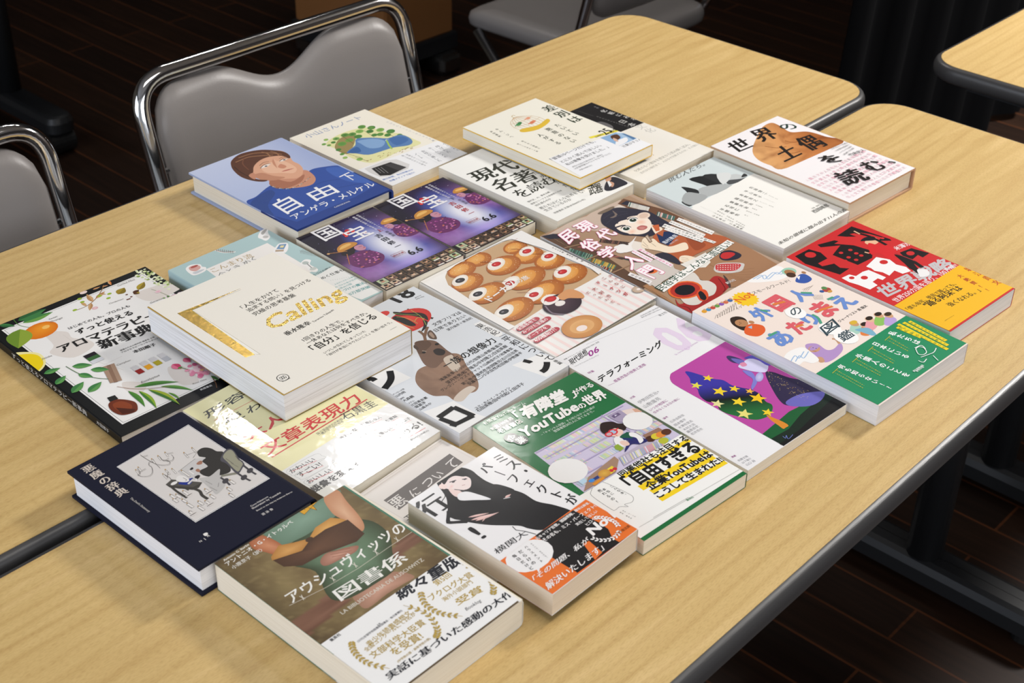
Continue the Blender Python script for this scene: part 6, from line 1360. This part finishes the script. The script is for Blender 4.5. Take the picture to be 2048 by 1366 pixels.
def art_missper(a):
    a.fr(11); k = '17161A'
    a.s([(515, 335), (560, 290), (620, 255), (680, 250), (750, 270), (800, 310), (860, 350), (950, 385), (1100, 430), (1200, 490), (1330, 520), (1450, 570), (1400, 640), (1250, 690), (1150, 680), (1080, 660), (900, 655), (780, 640), (690, 620), (610, 600), (600, 540), (590, 470), (560, 420), (530, 380)], k)
    a.s([(860, 380), (930, 370), (1030, 400), (1040, 415), (950, 400)], k); a.p([(940, 680), (1120, 650), (1300, 660), (1180, 760)], k) if False else None
    # pale coat below, face, neck, collar
    a.s([(440, 545), (500, 560), (620, 600), (700, 640), (690, 660), (560, 600), (480, 560)], 'EDEBEC')
    a.s([(548, 380), (570, 330), (620, 310), (700, 310), (745, 330), (752, 375), (735, 400), (690, 412), (650, 415), (590, 400)], 'F3E2DE'); a.e((562, 385), 3.2, 3.6, 'F3DCD6')
    a.s([(600, 400), (660, 410), (700, 430), (690, 460), (640, 450)], 'F0D6D0'); a.s([(665, 440), (720, 420), (800, 440), (890, 475), (780, 480), (680, 480)], 'EFEDEE')
    a.s([(545, 330), (600, 290), (680, 270), (740, 300), (700, 315), (640, 310), (600, 330), (570, 370)], k); a.ln([(560, 400), (580, 450), (560, 490), (575, 520)], .7, k, True)
    a.ln([(605, 355), (650, 340)], 1, '3A3438', True); a.ln([(690, 335), (725, 330)], 1, '3A3438', True); a.e((632, 352), 1.5, 1, '4A4448'); a.e((710, 333), 1.4, .9, '4A4448'); a.ln([(690, 378), (712, 372)], .5, 'B07A78'); a.e((628, 374), .4, .4, '5A4A4A', n=6); a.ln([(640, 405), (700, 412)], .8, '3A3438', True)
    a.e((620, 385), 3, 1.6, 'F2C8C4', 20, 'F3DEDA')
    # folded fingers and cuff
    for p, q in (((740, 600), (880, 570)), ((760, 620), (910, 575)), ((790, 625), (948, 565)), ((835, 630), (860, 600))): a.leaf(p, q, .13, 'EFCBC4', 'E4B8B2')
    a.leaf((985, 465), (1025, 440), .35, 'EFCBC4', 'E4B8B2'); a.ln([(975, 472), (1020, 462)], .7, 'E8E6E8')
    a.s([(600, 610), (640, 650), (760, 690), (820, 712), (700, 690), (640, 690), (610, 640)], 'EDEBEC'); a.ln([(1040, 665), (1065, 690), (1130, 700), (1200, 720)], .8, k)
    a.p([(1150, 430), (1180, 510), (1230, 500), (1190, 470)], 'EDEBEC') if False else None
    # title strokes
    def V1(s_, p, q, c=k, b=.0, se=.03, sc=.98): a.V_(s_, p, q, c, b, se, sc)
    V1('ミス・', (905, 165), (1165, 300)); V1('パーフェクトが', (800, 240), (1490, 500), sc=.9)
    a.T('行', (505, 580), (600, 520), '3A383C', 0, .02, tl=(415, 500)) if False else a.V_('行く!', (425, 470), (880, 755), k, .0, .035, 1.05)
    a.T('横関大', (945, 858), (1150, 722), '2A282C', 0, .008, tl=(912, 825))
def bandart_missper(a):
    a.fr(11); k = '1B181A'; OR = 'E8732E'; W_ = 'F4F0EE'
    a.p([(1195, 730), (1460, 550), (1900, 690), (1760, 790), (1480, 990), (1300, 880)], k)
    a.p([(1425, 545), (1500, 490), (1560, 480), (1900, 690), (1765, 780), (1720, 755), (1690, 690), (1620, 640)], OR); a.p([(1520, 790), (1560, 770), (1650, 850), (1600, 900)], OR)
    a.p([(960, 900), (1170, 740), (1240, 760), (1290, 870), (1480, 985), (1330, 1130)], OR)
    a.p([(1450, 545), (1300, 640), (1200, 720), (1220, 740), (1700, 780)], k) if False else None
    a.e((1160, 868), 21, 15.5, 'EFEDEC'); a.p([(1200, 950), (1225, 985), (1235, 930)], 'EFEDEC')
    for i, (s_, p, q) in enumerate((('セクハラ、モラハラ、', (1165, 782), (1285, 890)), ('ハラスメント', (1125, 800), (1250, 915)), ('だらけの', (1085, 830), (1200, 930)), ('毎日だけど', (1045, 860), (1185, 965)))): a.V_(s_, p, q, '3A3838', .005, .01, .8)
    a.V_('趣味は麻雀', (1480, 545), (1500, 530), W_) if False else None
    for s_, p, q, b in (('元キャリア官僚。頭脳明晰、', (1212, 765), (1462, 582), .03), ('その名も、ミス・パーフェクト!', (1262, 775), (1612, 535), .03), ('実在してほしい', (1482, 668), (1622, 572), .02), ('ヒロイン', (1552, 668), (1628, 605), .02), ('趣味は麻雀、', (1470, 572), (1568, 510), .02)): a.T(s_, p, q, W_, b, .01)
    a.T('No.1', (1590, 735), (1745, 605), W_, .04, .02, tl=(1540, 690))
    def laurel(c, r, a0, a1, col=W_, n=9, s=2.6):
        for i in range(n):
            t = math.radians(a0+(a1-a0)*i/(n-1)); x, y = c[0]+r*math.cos(t), c[1]+r*math.sin(t)
            for sg in (-1, 1): a.e((x+sg*1.1*math.cos(t), y+sg*1.1*math.sin(t)), s*.62, s*.3, col, math.degrees(t)+90+sg*35, n=8, mm=True)
    c = a.q((1645, 690)); laurel(c, 13.5, 190, 300); laurel(c, 13.5, 60, -30)
    a.T('「その問題、私が', (1195, 1050), (1562, 780), W_, .0, .02, tl=(1180, 1010)); a.T('解決いたします」', (1290, 1105), (1665, 835), W_, 0, .02, tl=(1262, 1060))
    a.T('幻冬舎文庫', (1755, 735), (1845, 675), '8A4A20', .02)
def art_aku(a):
    a.fr(11)
    a.ln([(20, 400), (540, 70)], .35, 'C9B9B0'); a.ln([(30, 415), (545, 85)], .2, 'C9B9B0'); a.frame(3, 3, a.w-4, a.l-4, .2, 'D0C2BA')
    a.p([(165, 440), (585, 155), (672, 210), (262, 505)], '7C7775')
    a.T('悪', (250, 500), (325, 450), 'F1EDEA', .0, .02, tl=(185, 450)); a.T('に', (355, 428), (405, 398), 'F1EDEA', 0, .01, tl=(325, 385)); a.T('つ', (430, 375), (490, 338), 'F1EDEA', 0, .01, tl=(405, 330)); a.T('い', (520, 315), (560, 285), 'F1EDEA', 0, .01, tl=(470, 290)); a.T('て', (590, 265), (645, 225), 'F1EDEA', 0, .01, tl=(555, 215))
    a.T('エーリッヒ・フロム', (320, 580), (700, 330), '3A3636', .02); a.T('渡会圭子訳', (420, 600), (600, 480), '3A3636', 0)
    a.R(0, 0, a.w, 20, 'E4DCD6')
def art_ausch(a):
    a.fr(12); w, l = a.w, a.l; K = lambda h: d2l(h, ALB)
    a.R(0, 0, w, l, '5E4C33')
    y0 = l*.30
    def f(u, v):
        n = fbm(u*6, v*7); m_ = fbm(u*40, v*46, 2)
        c = mixc(K('6A5638'), K('8C7A52'), n*1.3-.2); c = mixc(c, K('3A2E20'), max(0, abs(u-.5)-.33)*3+max(0, v-.8)*1.2)
        c = mixc(c, K('A08C62'), max(0, m_-.55)*1.2)
        if .60+.06*u < v+.12*(u-.5) < .74: c = mixc(K('5A3A2A'), K('8A6450'), fbm(u*3, v*90)*1.2)
        return c
    a.patch(0, y0, w, l, 46, 54, f)
    def soft(pts, ct, cin, cout, rings=5, fq=.12, amp=.7, sn=4):
        L_ = spline([a.q(p) for p in pts], sn); o = a.q(ct); a.up_(); A_, B_ = K(cin), K(cout)
        def sh(p, t):
            n = fbm(p[0]*fq, p[1]*fq); return mixc(mixc(A_, B_, t), mixc(A_, B_, 1), (n-.5)*amp)
        for i in range(len(L_)):
            P0, P1 = L_[i-1], L_[i]
            for k in range(rings):
                t0, t1 = k/rings, (k+1)/rings
                q = [((o[0]+(p[0]-o[0])*t, o[1]+(p[1]-o[1])*t), t) for p, t in ((P0, t0), (P0, t1), (P1, t1), (P1, t0))]
                a.tri([q[0][0], q[1][0], q[2][0]], [sh(*q[0]), sh(*q[1]), sh(*q[2])]); a.tri([q[0][0], q[2][0], q[3][0]], [sh(*q[0]), sh(*q[2]), sh(*q[3])])
    # legs, green skirt, green top, arms, brown book
    soft([(870, 700), (1010, 600), (1130, 560), (1250, 590), (1180, 640), (1080, 700), (960, 790), (900, 760)], (1040, 670), 'D0A08A', 'A07862')
    soft([(560, 330), (700, 200), (850, 230), (990, 250), (1090, 330), (1110, 440), (1130, 540), (1000, 640), (860, 720), (760, 740), (700, 690), (640, 560), (500, 520), (450, 440)], (860, 480), '7C9A7C', '3C4630', 6, .16, 1.1)
    soft([(330, 300), (470, 200), (620, 140), (700, 90), (790, 60), (780, 150), (760, 220), (640, 300), (560, 350), (430, 400), (350, 350)], (580, 240), '84A08C', '66806C')
    soft([(690, 110), (770, 60), (830, 130), (900, 210), (935, 270), (925, 310), (870, 300), (800, 240), (740, 200)], (820, 200), 'DDB08E', 'C08864')
    soft([(250, 370), (320, 340), (400, 370), (460, 410), (500, 430), (420, 460), (340, 440), (270, 420)], (360, 400), 'D08F6A', 'A8623F')
    soft([(375, 470), (420, 400), (500, 385), (590, 360), (610, 370), (560, 430), (450, 480), (380, 490)], (480, 430), 'D6A05C', 'B47E3E', sn=1)
    soft([(600, 360), (640, 290), (730, 230), (800, 235), (840, 250), (760, 290), (680, 340), (610, 370)], (710, 290), 'DDA85E', 'BE8844', sn=1)
    soft([(385, 490), (560, 432), (605, 368), (700, 300), (835, 240), (938, 325), (890, 375), (690, 450), (560, 522), (450, 530)], (650, 420), '6A4A36', '4C3324', sn=1)
    a.e((604, 363), 3.4, 2.6, '4A3424')
    soft([(670, 490), (700, 450), (760, 430), (830, 410), (900, 400), (880, 440), (800, 480), (720, 520), (680, 520)], (770, 460), 'CC9A84', '9A6A58')
    for p, q in (((720, 440), (850, 415)), ((730, 455), (860, 430)), ((740, 470), (850, 448))): a.ln([p, q], .5, '8A5A48')
    a.p([(525, 185), (655, 128), (575, 212)], 'D9A22C'); a.p([(560, 130), (650, 175), (600, 215), (545, 170)], 'D9A22C') if False else a.p([(540, 155), (605, 135), (650, 185)], 'D9A22C')
    a.T('JUDE', (572, 182), (620, 150), '3A2A10', .02)
    for p, q in (((525, 185), (655, 128)), ((655, 128), (575, 212)), ((575, 212), (525, 185)), ((540, 155), (650, 185)), ((650, 185), (605, 135))): a.ln([p, q], .4, '6A4A14')
    W_ = 'EFEDE6'
    a.T('Antonio G. Iturbe', (100, 498), (248, 398), W_, 0, .015, slant=.2); a.T('アントニオ・G・イトゥルベ', (122, 525), (512, 262), W_, .025); a.T('小原京子〈訳〉', (155, 545), (330, 432), W_, .01)
    a.T('アウシュヴィッツの', (500, 760), (1205, 300), W_, .015, .01, tl=(445, 700)); a.T('図書係', (800, 745), (1215, 490), W_, .0, .02, tl=(738, 680))
    a.T('LA BIBLIOTECARIA DE AUSCHWITZ', (805, 828), (1310, 490), 'D8D2C4', .0, .01)
    a.ln([(480, 770), (700, 660), (900, 540), (1100, 400), (1280, 280)], .35, 'D8D0C0')
    for t in (.1, .33, .5, .66, .82): x, y = 480+t*800, 770-t*500; a.ln([(x-18, y-8), (x+18, y+8)], .5, 'E4DED0'); a.ln([(x-6, y-16), (x+8, y+16)], .5, 'E4DED0')
def bandart_ausch(a):
    a.fr(12); k = '22242C'; G = 'B59A4C'
    a.T('続々重版!!', (1165, 745), (1600, 480), k, .05, tl=(1120, 680))
    a.T('第5回', (1395, 655), (1490, 590), G, .02, .01); a.T('ブクログ大賞', (1362, 750), (1632, 592), G, .015, .01); a.T('海外小説部門', (1445, 755), (1625, 635), G, .012, .01); a.T('受賞', (1530, 782), (1690, 690), G, .015, .02, tl=(1505, 740))
    a.T('Booklog', (1585, 815), (1680, 755), k, -.003, slant=.3)
    a.T('主催', (1022, 905), (1042, 890), k, 0)
    for s_, p, q, b, c in (('(公社)全国学校図書館協議会・毎日新聞社', (905, 1010), (1182, 812), .005, '4A4C54'), ('青少年読書感想文', (975, 1035), (1240, 828), .012, G), ('全国コンクールにて2名が', (955, 1070), (1268, 835), .01, G), ('文部科学大臣賞', (1000, 1115), (1330, 895), .015, G), ('を受賞!', (1135, 1100), (1318, 985), .018, G), ('(中学校の部・高等学校の部)', (1158, 1145), (1362, 995), .005, G), ('集英社', (738, 1002), (798, 958), .01, k)):
        a.T(s_, p, q, c, b, .008)
    a.T('実話に基づいた感動の大作!', (1100, 1258), (1905, 705), k, .008, .025, tl=(1068, 1215))
    def laurel(pts, n=11, s=3):
        L_ = spline([a.q(p) for p in pts], 8, False); m_ = len(L_)
        a.ln(L_, .3, G, mm=True)
        for i in range(n):
            j = int((i+.5)/n*(m_-2)); p, q = L_[j], L_[j+1]; an = math.degrees(math.atan2(q[1]-p[1], q[0]-p[0]))
            for sg in (-1, 1): a.e((p[0]+sg*1.4*math.cos(math.radians(an+90)), p[1]+sg*1.4*math.sin(math.radians(an+90))), s*.6, s*.3, G, an+sg*35, n=8, mm=True)
    laurel([(860, 1005), (880, 1070), (960, 1140), (1100, 1180)]); laurel([(1390, 985), (1400, 930), (1330, 830), (1180, 775)]); laurel([(1290, 695), (1320, 770), (1420, 830), (1560, 850)]); laurel([(1755, 710), (1750, 640), (1680, 560), (1550, 520)])
def art_jiten(a):
    a.fr((220, 860, 6.024))
    a.p([(84, 428), (945, -48), (1920, 572), (1030, 1098)], 'F2F0EE'); a.p([(92, 428), (945, -42), (1908, 572), (1030, 1090)], '2A2A3A'); a.p([(98, 428), (945, -37), (1900, 572), (1030, 1084)], 'F2F0EE'); a.p([(104, 428), (945, -32), (1892, 572), (1030, 1078)], 'D8D3CF')
    k = '5A5450'
    # candelabra line drawing
    for pp in ([(370, 290), (430, 330), (500, 370), (560, 400)], [(330, 520), (380, 540), (470, 535), (510, 490), (500, 430), (470, 410), (480, 370), (540, 380)], [(560, 400), (640, 410), (710, 400), (720, 370), (680, 360)], [(640, 350), (740, 360), (765, 320), (740, 290)],
               [(330, 500), (430, 450)], [(400, 310), (460, 295)], [(330, 450), (360, 500), (330, 530)], [(690, 280), (760, 265)], [(520, 340), (560, 400), (600, 440)], [(600, 310), (650, 360), (710, 330)]): a.ln(pp, .35, k, True); a.ln([(x+7, y+9) for x, y in pp], .25, k, True)
    def candle(x, y, h=52, dx=30, w_=1.6, base=False):
        a.ln([(x, y), (x+dx, y+h*.75)], w_+.5, k); a.ln([(x+2, y+3), (x+dx-1, y+h*.75-2)], w_, 'E4DFDA'); a.leaf((x-2, y), (x-7, y-14), .7, 'C9A05A', '9A7430')
        if base: a.e((x+dx, y+h*.75), 3, 1.8, 'DDD7D2'); a.e((x+dx, y+h*.75), 3.2, .4, k)
    for x, y in ((345, 440), (315, 470), (670, 270), (585, 310), (510, 345)): candle(x, y, 60, 34, 1)
    for x, y in ((670, 470), (750, 460), (640, 520), (895, 275), (990, 220)): candle(x, y, 70, 50, 1)
    a.ln([(650, 520), (720, 560), (740, 590)], .5, k); a.ln([(700, 490), (690, 560)], .4, k); a.ln([(1000, 330), (1060, 250), (920, 300)], .4, k)
    # sheet, table, pillow and head, robed figure, chair
    a.p([(820, 490), (1020, 340), (1140, 330), (1170, 430), (1080, 520), (1060, 600), (880, 540)], 'C9C6C4'); a.ln([(820, 490), (1025, 340)], .3, k)
    a.s([(1050, 262), (1090, 225), (1150, 212), (1220, 225), (1280, 255), (1360, 265), (1400, 350), (1450, 480), (1340, 530), (1190, 548), (1100, 520), (1080, 480), (1160, 440), (1170, 420), (1110, 370), (1150, 330), (1110, 320), (1070, 310)], '3B3937')
    a.s([(1040, 395), (1080, 365), (1110, 370), (1105, 400), (1060, 410)], 'A27560'); a.s([(1030, 470), (1060, 455), (1085, 475), (1075, 495), (1040, 488)], 'A27560')
    a.s([(1075, 570), (1200, 545), (1315, 460), (1320, 540), (1370, 590), (1385, 660), (1290, 755), (1230, 710), (1140, 630)], 'BEBBB8'); a.ln([(1150, 600), (1230, 640)], .3, k); a.ln([(1200, 670), (1290, 715)], .3, k); a.ln([(1310, 620), (1300, 670)], .3, k)
    a.p([(1340, 530), (1500, 500), (1540, 520), (1330, 555)], '8A887A'); a.s([(1330, 330), (1380, 245), (1440, 228), (1490, 260), (1540, 330), (1610, 400), (1590, 450), (1545, 515), (1500, 500), (1400, 400), (1335, 370)], '55535A'); a.s([(1355, 320), (1395, 258), (1440, 240), (1480, 265), (1530, 340), (1590, 395), (1575, 440), (1540, 490), (1490, 460), (1410, 380)], '9A9884')
    a.ln([(1390, 340), (1480, 400)], .4, k); a.ln([(1500, 310), (1550, 365)], .4, k); a.ln([(1450, 390), (1540, 440)], .3, k)
    for pp in ([(1600, 420), (1680, 480), (1755, 525)], [(1540, 515), (1610, 560), (1690, 600)], [(1330, 560), (1390, 600), (1445, 650)]): a.ln(pp, 1.8, '4A484C', True); a.e(pp[1], 3.6, 2.4, '4A484C', 30)
    a.p([(668, 640), (740, 580), (1110, 615), (1000, 690), (830, 690), (720, 670)], '56534E'); a.p([(668, 640), (730, 655), (1000, 672), (1110, 618), (1070, 680), (1000, 705), (720, 675)], '45423E')
    a.ln([(740, 670), (800, 720), (860, 760), (925, 800)], 2, '45423E', True); a.ln([(1010, 690), (1080, 720), (1110, 770), (1180, 815)], 2.6, '45423E', True); a.s([(900, 690), (950, 690), (940, 712)], '45423E')
    a.s([(825, 625), (850, 610), (960, 570), (1000, 568), (960, 640), (840, 638)], '2C3A8A'); a.s([(795, 570), (820, 540), (880, 535), (930, 560), (955, 590), (930, 610), (860, 612), (805, 600)], 'E4E0DC'); a.ln([(880, 560), (920, 585), (905, 600)], .4, k, True); a.ln([(940, 635), (1000, 578)], 1.6, 'D8D4D0')
    a.s([(1020, 550), (1060, 530), (1085, 540), (1060, 575), (1030, 570)], '2E2B2C'); a.ln([(1035, 570), (1040, 600)], 1, 'E8E4E0'); a.s([(960, 465), (985, 440), (1005, 450), (985, 470)], '2E2B2C'); candle(865, 480, 90, 95, 1.4); a.ln([(950, 480), (1010, 520)], 1, 'E8E4E0'); a.e((770, 625), 3, 1.8, 'E6E2DE')
    for x, y, b in ((725, 765, 1), (795, 760, 0), (760, 815, 0), (880, 720, 1), (1145, 700, 1), (1210, 770, 0), (870, 820, 0), (930, 870, 0), (1065, 845, 0), (1150, 840, 1), (1065, 905, 0), (955, 965, 1), (1415, 685, 0), (1445, 595, 0), (1440, 755, 0)):
        L_ = 46+(hash((x, y)) % 30); candle(x, y, L_*.9, L_, 1.9, b)
    a.fr(13); W_ = 'C9C4BE'
    a.V_('悪魔の辞典', (170, 440), (440, 640), 'D4C8BC', .0, .025, sc=.95)
    a.V_('The Devil\'s Dictionary'[::1], (470, 655), (600, 755), W_, 0) if False else None
    # title in Latin letters set down the cover
    p, q = a.q((470, 662)), a.q((600, 758)); g = glyphs("The Devil's Dictionary", .01); v = g[0]; x0, x1 = v[:, 0].min(), v[:, 0].max(); sc = math.hypot(q[0]-p[0], q[1]-p[1])/(x1-x0); dx, dy = (q[0]-p[0])/(x1-x0)/sc, (q[1]-p[1])/(x1-x0)/sc
    a.up_(); a.put_glyphs(g, lambda x, y: (p[0]+sc*((x-x0)*dx-(y)*dy), p[1]+sc*((x-x0)*dy+y*dx)), W_)
    for s_, P_, Q_ in (('Coco Nakamura', (1310, 722), (1425, 655)), ('Illustration by Yousuke', (1322, 738), (1510, 628)), ('Based on the idea by Ambrose Bierce', (1350, 752), (1588, 622)), ('遊 泳 舎', (1392, 782), (1465, 740))): a.T(s_, P_, Q_, 'DAD6D2', .02)
    a.s([(978, 912), (1000, 900), (1012, 908), (995, 925)], 'E8E4E0'); a.T('R', (1012, 932), (1028, 924), 'D8D4D0', .02); a.ln([(982, 940), (998, 952)], .5, 'D8D4D0'); a.T('N', (958, 970), (972, 962), 'D8D4D0', .02)
def art_otona(a):
    a.fr(14); k = '151515'; R_ = 'D2242B'
    a.p([(60, 270), (460, 60), (1000, -150), (1440, 215), (735, 672)], 'F0EAB4'); a.p([(1460, 205), (1800, 395), (1230, 780), (735, 672)], 'F0EFEC') if False else None
    a.T('形容詞を', (250, 318), (760, 20), k, .02, tl=(215, 275)); a.T('使わない', (330, 372), (640, 210), k, .02) if False else None
    a.T('使', (400, 365), (500, 300), k, .02, tl=(345, 330)); a.T('わない', (520, 290), (800, 140), k, .02, tl=(500, 245))
    a.ln([(290, 330), (560, 190)], .5, R_)
    a.T('大人の', (520, 478), (900, 240), R_, .03, tl=(462, 430)); a.T('文章表現力', (650, 565), (1270, 200), R_, .03, tl=(578, 500))
    a.ln([(670, 578), (1298, 188)], 1.3, R_)
    a.T('石黒圭', (1160, 330), (1372, 228), k, .01); a.T('国立国語研究所教授', (978, 425), (1145, 322), '2A2A2A', .005); a.T('一橋大学大学院教授', (990, 435), (1150, 338), '4A4A4A', .005)
    a.fr(14)
    a.p([(737, 672), (1452, 208), (1800, 395), (1235, 785), (900, 760)], 'EFEEEC')
    for i, (s_, p, q) in enumerate((('かわいい', (805, 688), (965, 598)), ('すごい!', (862, 715), (1010, 632)), ('おいしい', (922, 760), (1075, 672)))):
        bb = [(p[0]-30, p[1]-25), (p[0]+150, p[1]-130), (p[0]+200, p[1]-120), (p[0]+215, p[1]-100), (p[0]+30, p[1]+8), (p[0]-10, p[1]+5)]
        L_ = spline(bb, 4); a.ln(L_+[L_[0]], .25, '9A9A98'); a.T(s_, p, q, k, .03); a.ln([(p[0]-2, p[1]-14), (q[0]+4, q[1]+2)], .5, R_)
    a.T('語彙を変えると', (962, 820), (1330, 590), k, .045)
    for s_, p, q in (('対象的な人', (1270, 370), (1398, 312)), ('まとまった書類', (1335, 395), (1502, 305)), ('優しい味のお菓子', (1395, 430), (1590, 318)), ('きれいな', (1140, 458), (1240, 392)), ('分かりやすい', (1180, 505), (1320, 415)), ('ふわふわで甘い', (1255, 535), (1400, 440))): a.T(s_, p, q, '2A2A2A', .012); a.ln([(p[0]+4, p[1]+8), (q[0], q[1]+8)], .3, R_)
    a.T('伝わる!', (1498, 468), (1672, 362), k, .045); a.ln([(1500, 488), (1685, 378)], .5, R_); a.T('定価1540円(10%税込)', (1578, 478), (1712, 400), '3A3A3A', .01)
# ---------------------------------------------------------------- the books on the tables
def ty(fi, pt): return lambda P: P.fr(fi).q(pt)[1]
book('aroma', 'large black-bordered paperback with fruit, leaves and bottles, at the far left', 'white', 'L', gloss=SATIN, base='101214', art=art_aroma, r=1.2)
book('konmari', 'pale teal book with sticker drawings, mostly covered by the cream and gold book', 'white', 'L', gloss=SATIN, base='AFCACB', art=art_konmari, r=1.2)
book('calling', 'thick cream paperback with gold foil lettering lying on top of several books', 'layer', 'R', gloss=MATTE, base='F0EBE0', art=art_calling, jacket=('B4923A', 1.4, .8), dim=(150, None, None))
book('jiyu', 'thick blue book with a portrait of a short-haired person gazing upward', 'cream', 'R', hard=True, gloss=SATIN, base='AFBCDD', art=art_jiyu, zones=lambda P: [(0, P.l*.32, '22397A'), (P.l*.32, P.l, 'A9B8DC')])
book('koyama', 'cream book with a watercolour of a blue tent among green plants', 'cream', 'R', gloss=MATTE, base='F1EBDC', art=art_koyama)
for kk, red, num, lb in (('kokuho1', False, '上', 'purple pocket book with two performers in gold caps, black author lettering, nearer one'), ('kokuho2', True, '下', 'purple pocket book with two performers in gold caps, red author lettering, farther one')):
    book(kk, lb, 'cream', 'R', gloss=GLOSSY, base='1C1330', art=lambda a, red=red, num=num: art_kokuho(a, None, num, red), r=1.2)
book('meicho', 'white book with big green-black brush titles, partly under the birdcage book', 'cream', 'R', gloss=SATIN, base='F2F1EC', art=art_meicho, dim=(None, None, 21))
book('sabetsu', 'cream book with a drawn birdcage and yellow inner edge, resting on two others', 'cream', 'R', gloss=SATIN, base='F1EDDF', art=art_sabetsu, jacket=('F0BE1E', .5, .5), sheet=.9)
book('kesho', 'black and cream book with white vertical title, behind the birdcage book', 'cream', 'R', gloss=SATIN, base='EFEBE2', art=art_kesho, zones=lambda P: [(0, P.l*.62, 'EFEBE2'), (P.l*.62, P.l, '1E1C1E')])
book('doguu', 'thick white book with a brown clay figure photograph and pink stamped characters', 'cream', 'R', hard=True, r=2.4, gloss=SATIN, base='C9A283', art=art_doguu)
book('idomu', 'grey-green and off-white book with a black and white photograph, left of the clay figure book', 'layer', 'R', gloss=MATTE, base='DCE2E2', art=art_idomu, zones=lambda P: [(0, P.l*.66, 'F0EEE8'), (P.l*.66, P.l, 'CED8D9')])
book('odoru', 'red paperback with chunky black letters, a leaping dancer and a yellow band', 'white', 'R', gloss=SATIN, base='CC2B2D', art=art_odoru, band=lambda P: (2, P.fr(6).q((1240, 570))[1], 'F0B81C'), bandart=bandart_odoru)
book('gaikoku', 'pale pink paperback with cartoon people, multicoloured title and a green band', 'white', 'R', gloss=SATIN, base='F0E1D7', art=art_gaikoku, band=lambda P: (1.5, P.fr(6).q((765, 990))[1], '1F8A5C'), bandart=bandart_gaikoku)
book('minzoku', 'illustrated paperback of a black-haired girl smoking beside bookshelves', 'white', 'R', gloss=SATIN, base='B59A84', art=art_minzoku)
book('donut', 'glossy white book with cherry-topped buns and doughnuts, front cover lifting', 'cream', 'L', gloss=GLOSSY, base='F1EEEA', art=art_donut, lift=4.5)
book('genron', 'pale grey paperback with a deer bust balancing a red ball on its antlers', 'white', 'R', gloss=SATIN, base='D9DDE2', art=art_genron)
book('shiso', 'tall white journal with a magenta picture of a starry tree', 'cream', 'R', gloss=SATIN, base='ECEBEC', art=art_shiso)
book('yurindo', 'green book with a drawn bookshop scene and a white band with yellow-underlined words', 'cream', 'R', gloss=GLOSSY, base='1F6E3C', art=art_yurindo, band=lambda P: (4, P.fr(10).q((800, 865))[1], 'F1F0EC'), bandart=bandart_yurindo, bandgloss=SATIN)
book('aku', 'thin off-white pocket book with a grey title box, between the two front books', 'cream', 'R', gloss=SATIN, base='EFE9E4', art=art_aku, dim=(103, None, 6.0))
book('missper', 'white pocket book with a long-haired woman in black and an orange band', 'tan', 'R', gloss=GLOSSY, base='EEECEC', art=art_missper, r=1.2, band=lambda P: (.5, P.fr(11).q((965, 900))[1], 'E8732E'), bandart=bandart_missper)
book('ausch', 'thick brown and green book showing hands holding an open book, white award band', 'cream', 'R', r=5, gloss=SATIN, base='4F7F6A', art=art_ausch, sheet=.5, zones=lambda P: [(0, P.l*.3, 'E9E8E4'), (P.l*.3, P.l, '4F7F6A')], band=lambda P: (1.5, P.fr(12).q((680, 1010))[1], 'EFEEEC'), bandart=bandart_ausch)
book('jiten', 'navy hardcover with a drawn robed figure in a chair among candles, front left', 'white', 'R', hard=True, gloss=MATTE, base='191B2D', art=art_jiten)
book('otona', 'shiny pale yellow and white book with red brush title, partly under the cream book', 'cream', 'R', gloss=MIRROR, base='EFEEE6', art=art_otona)
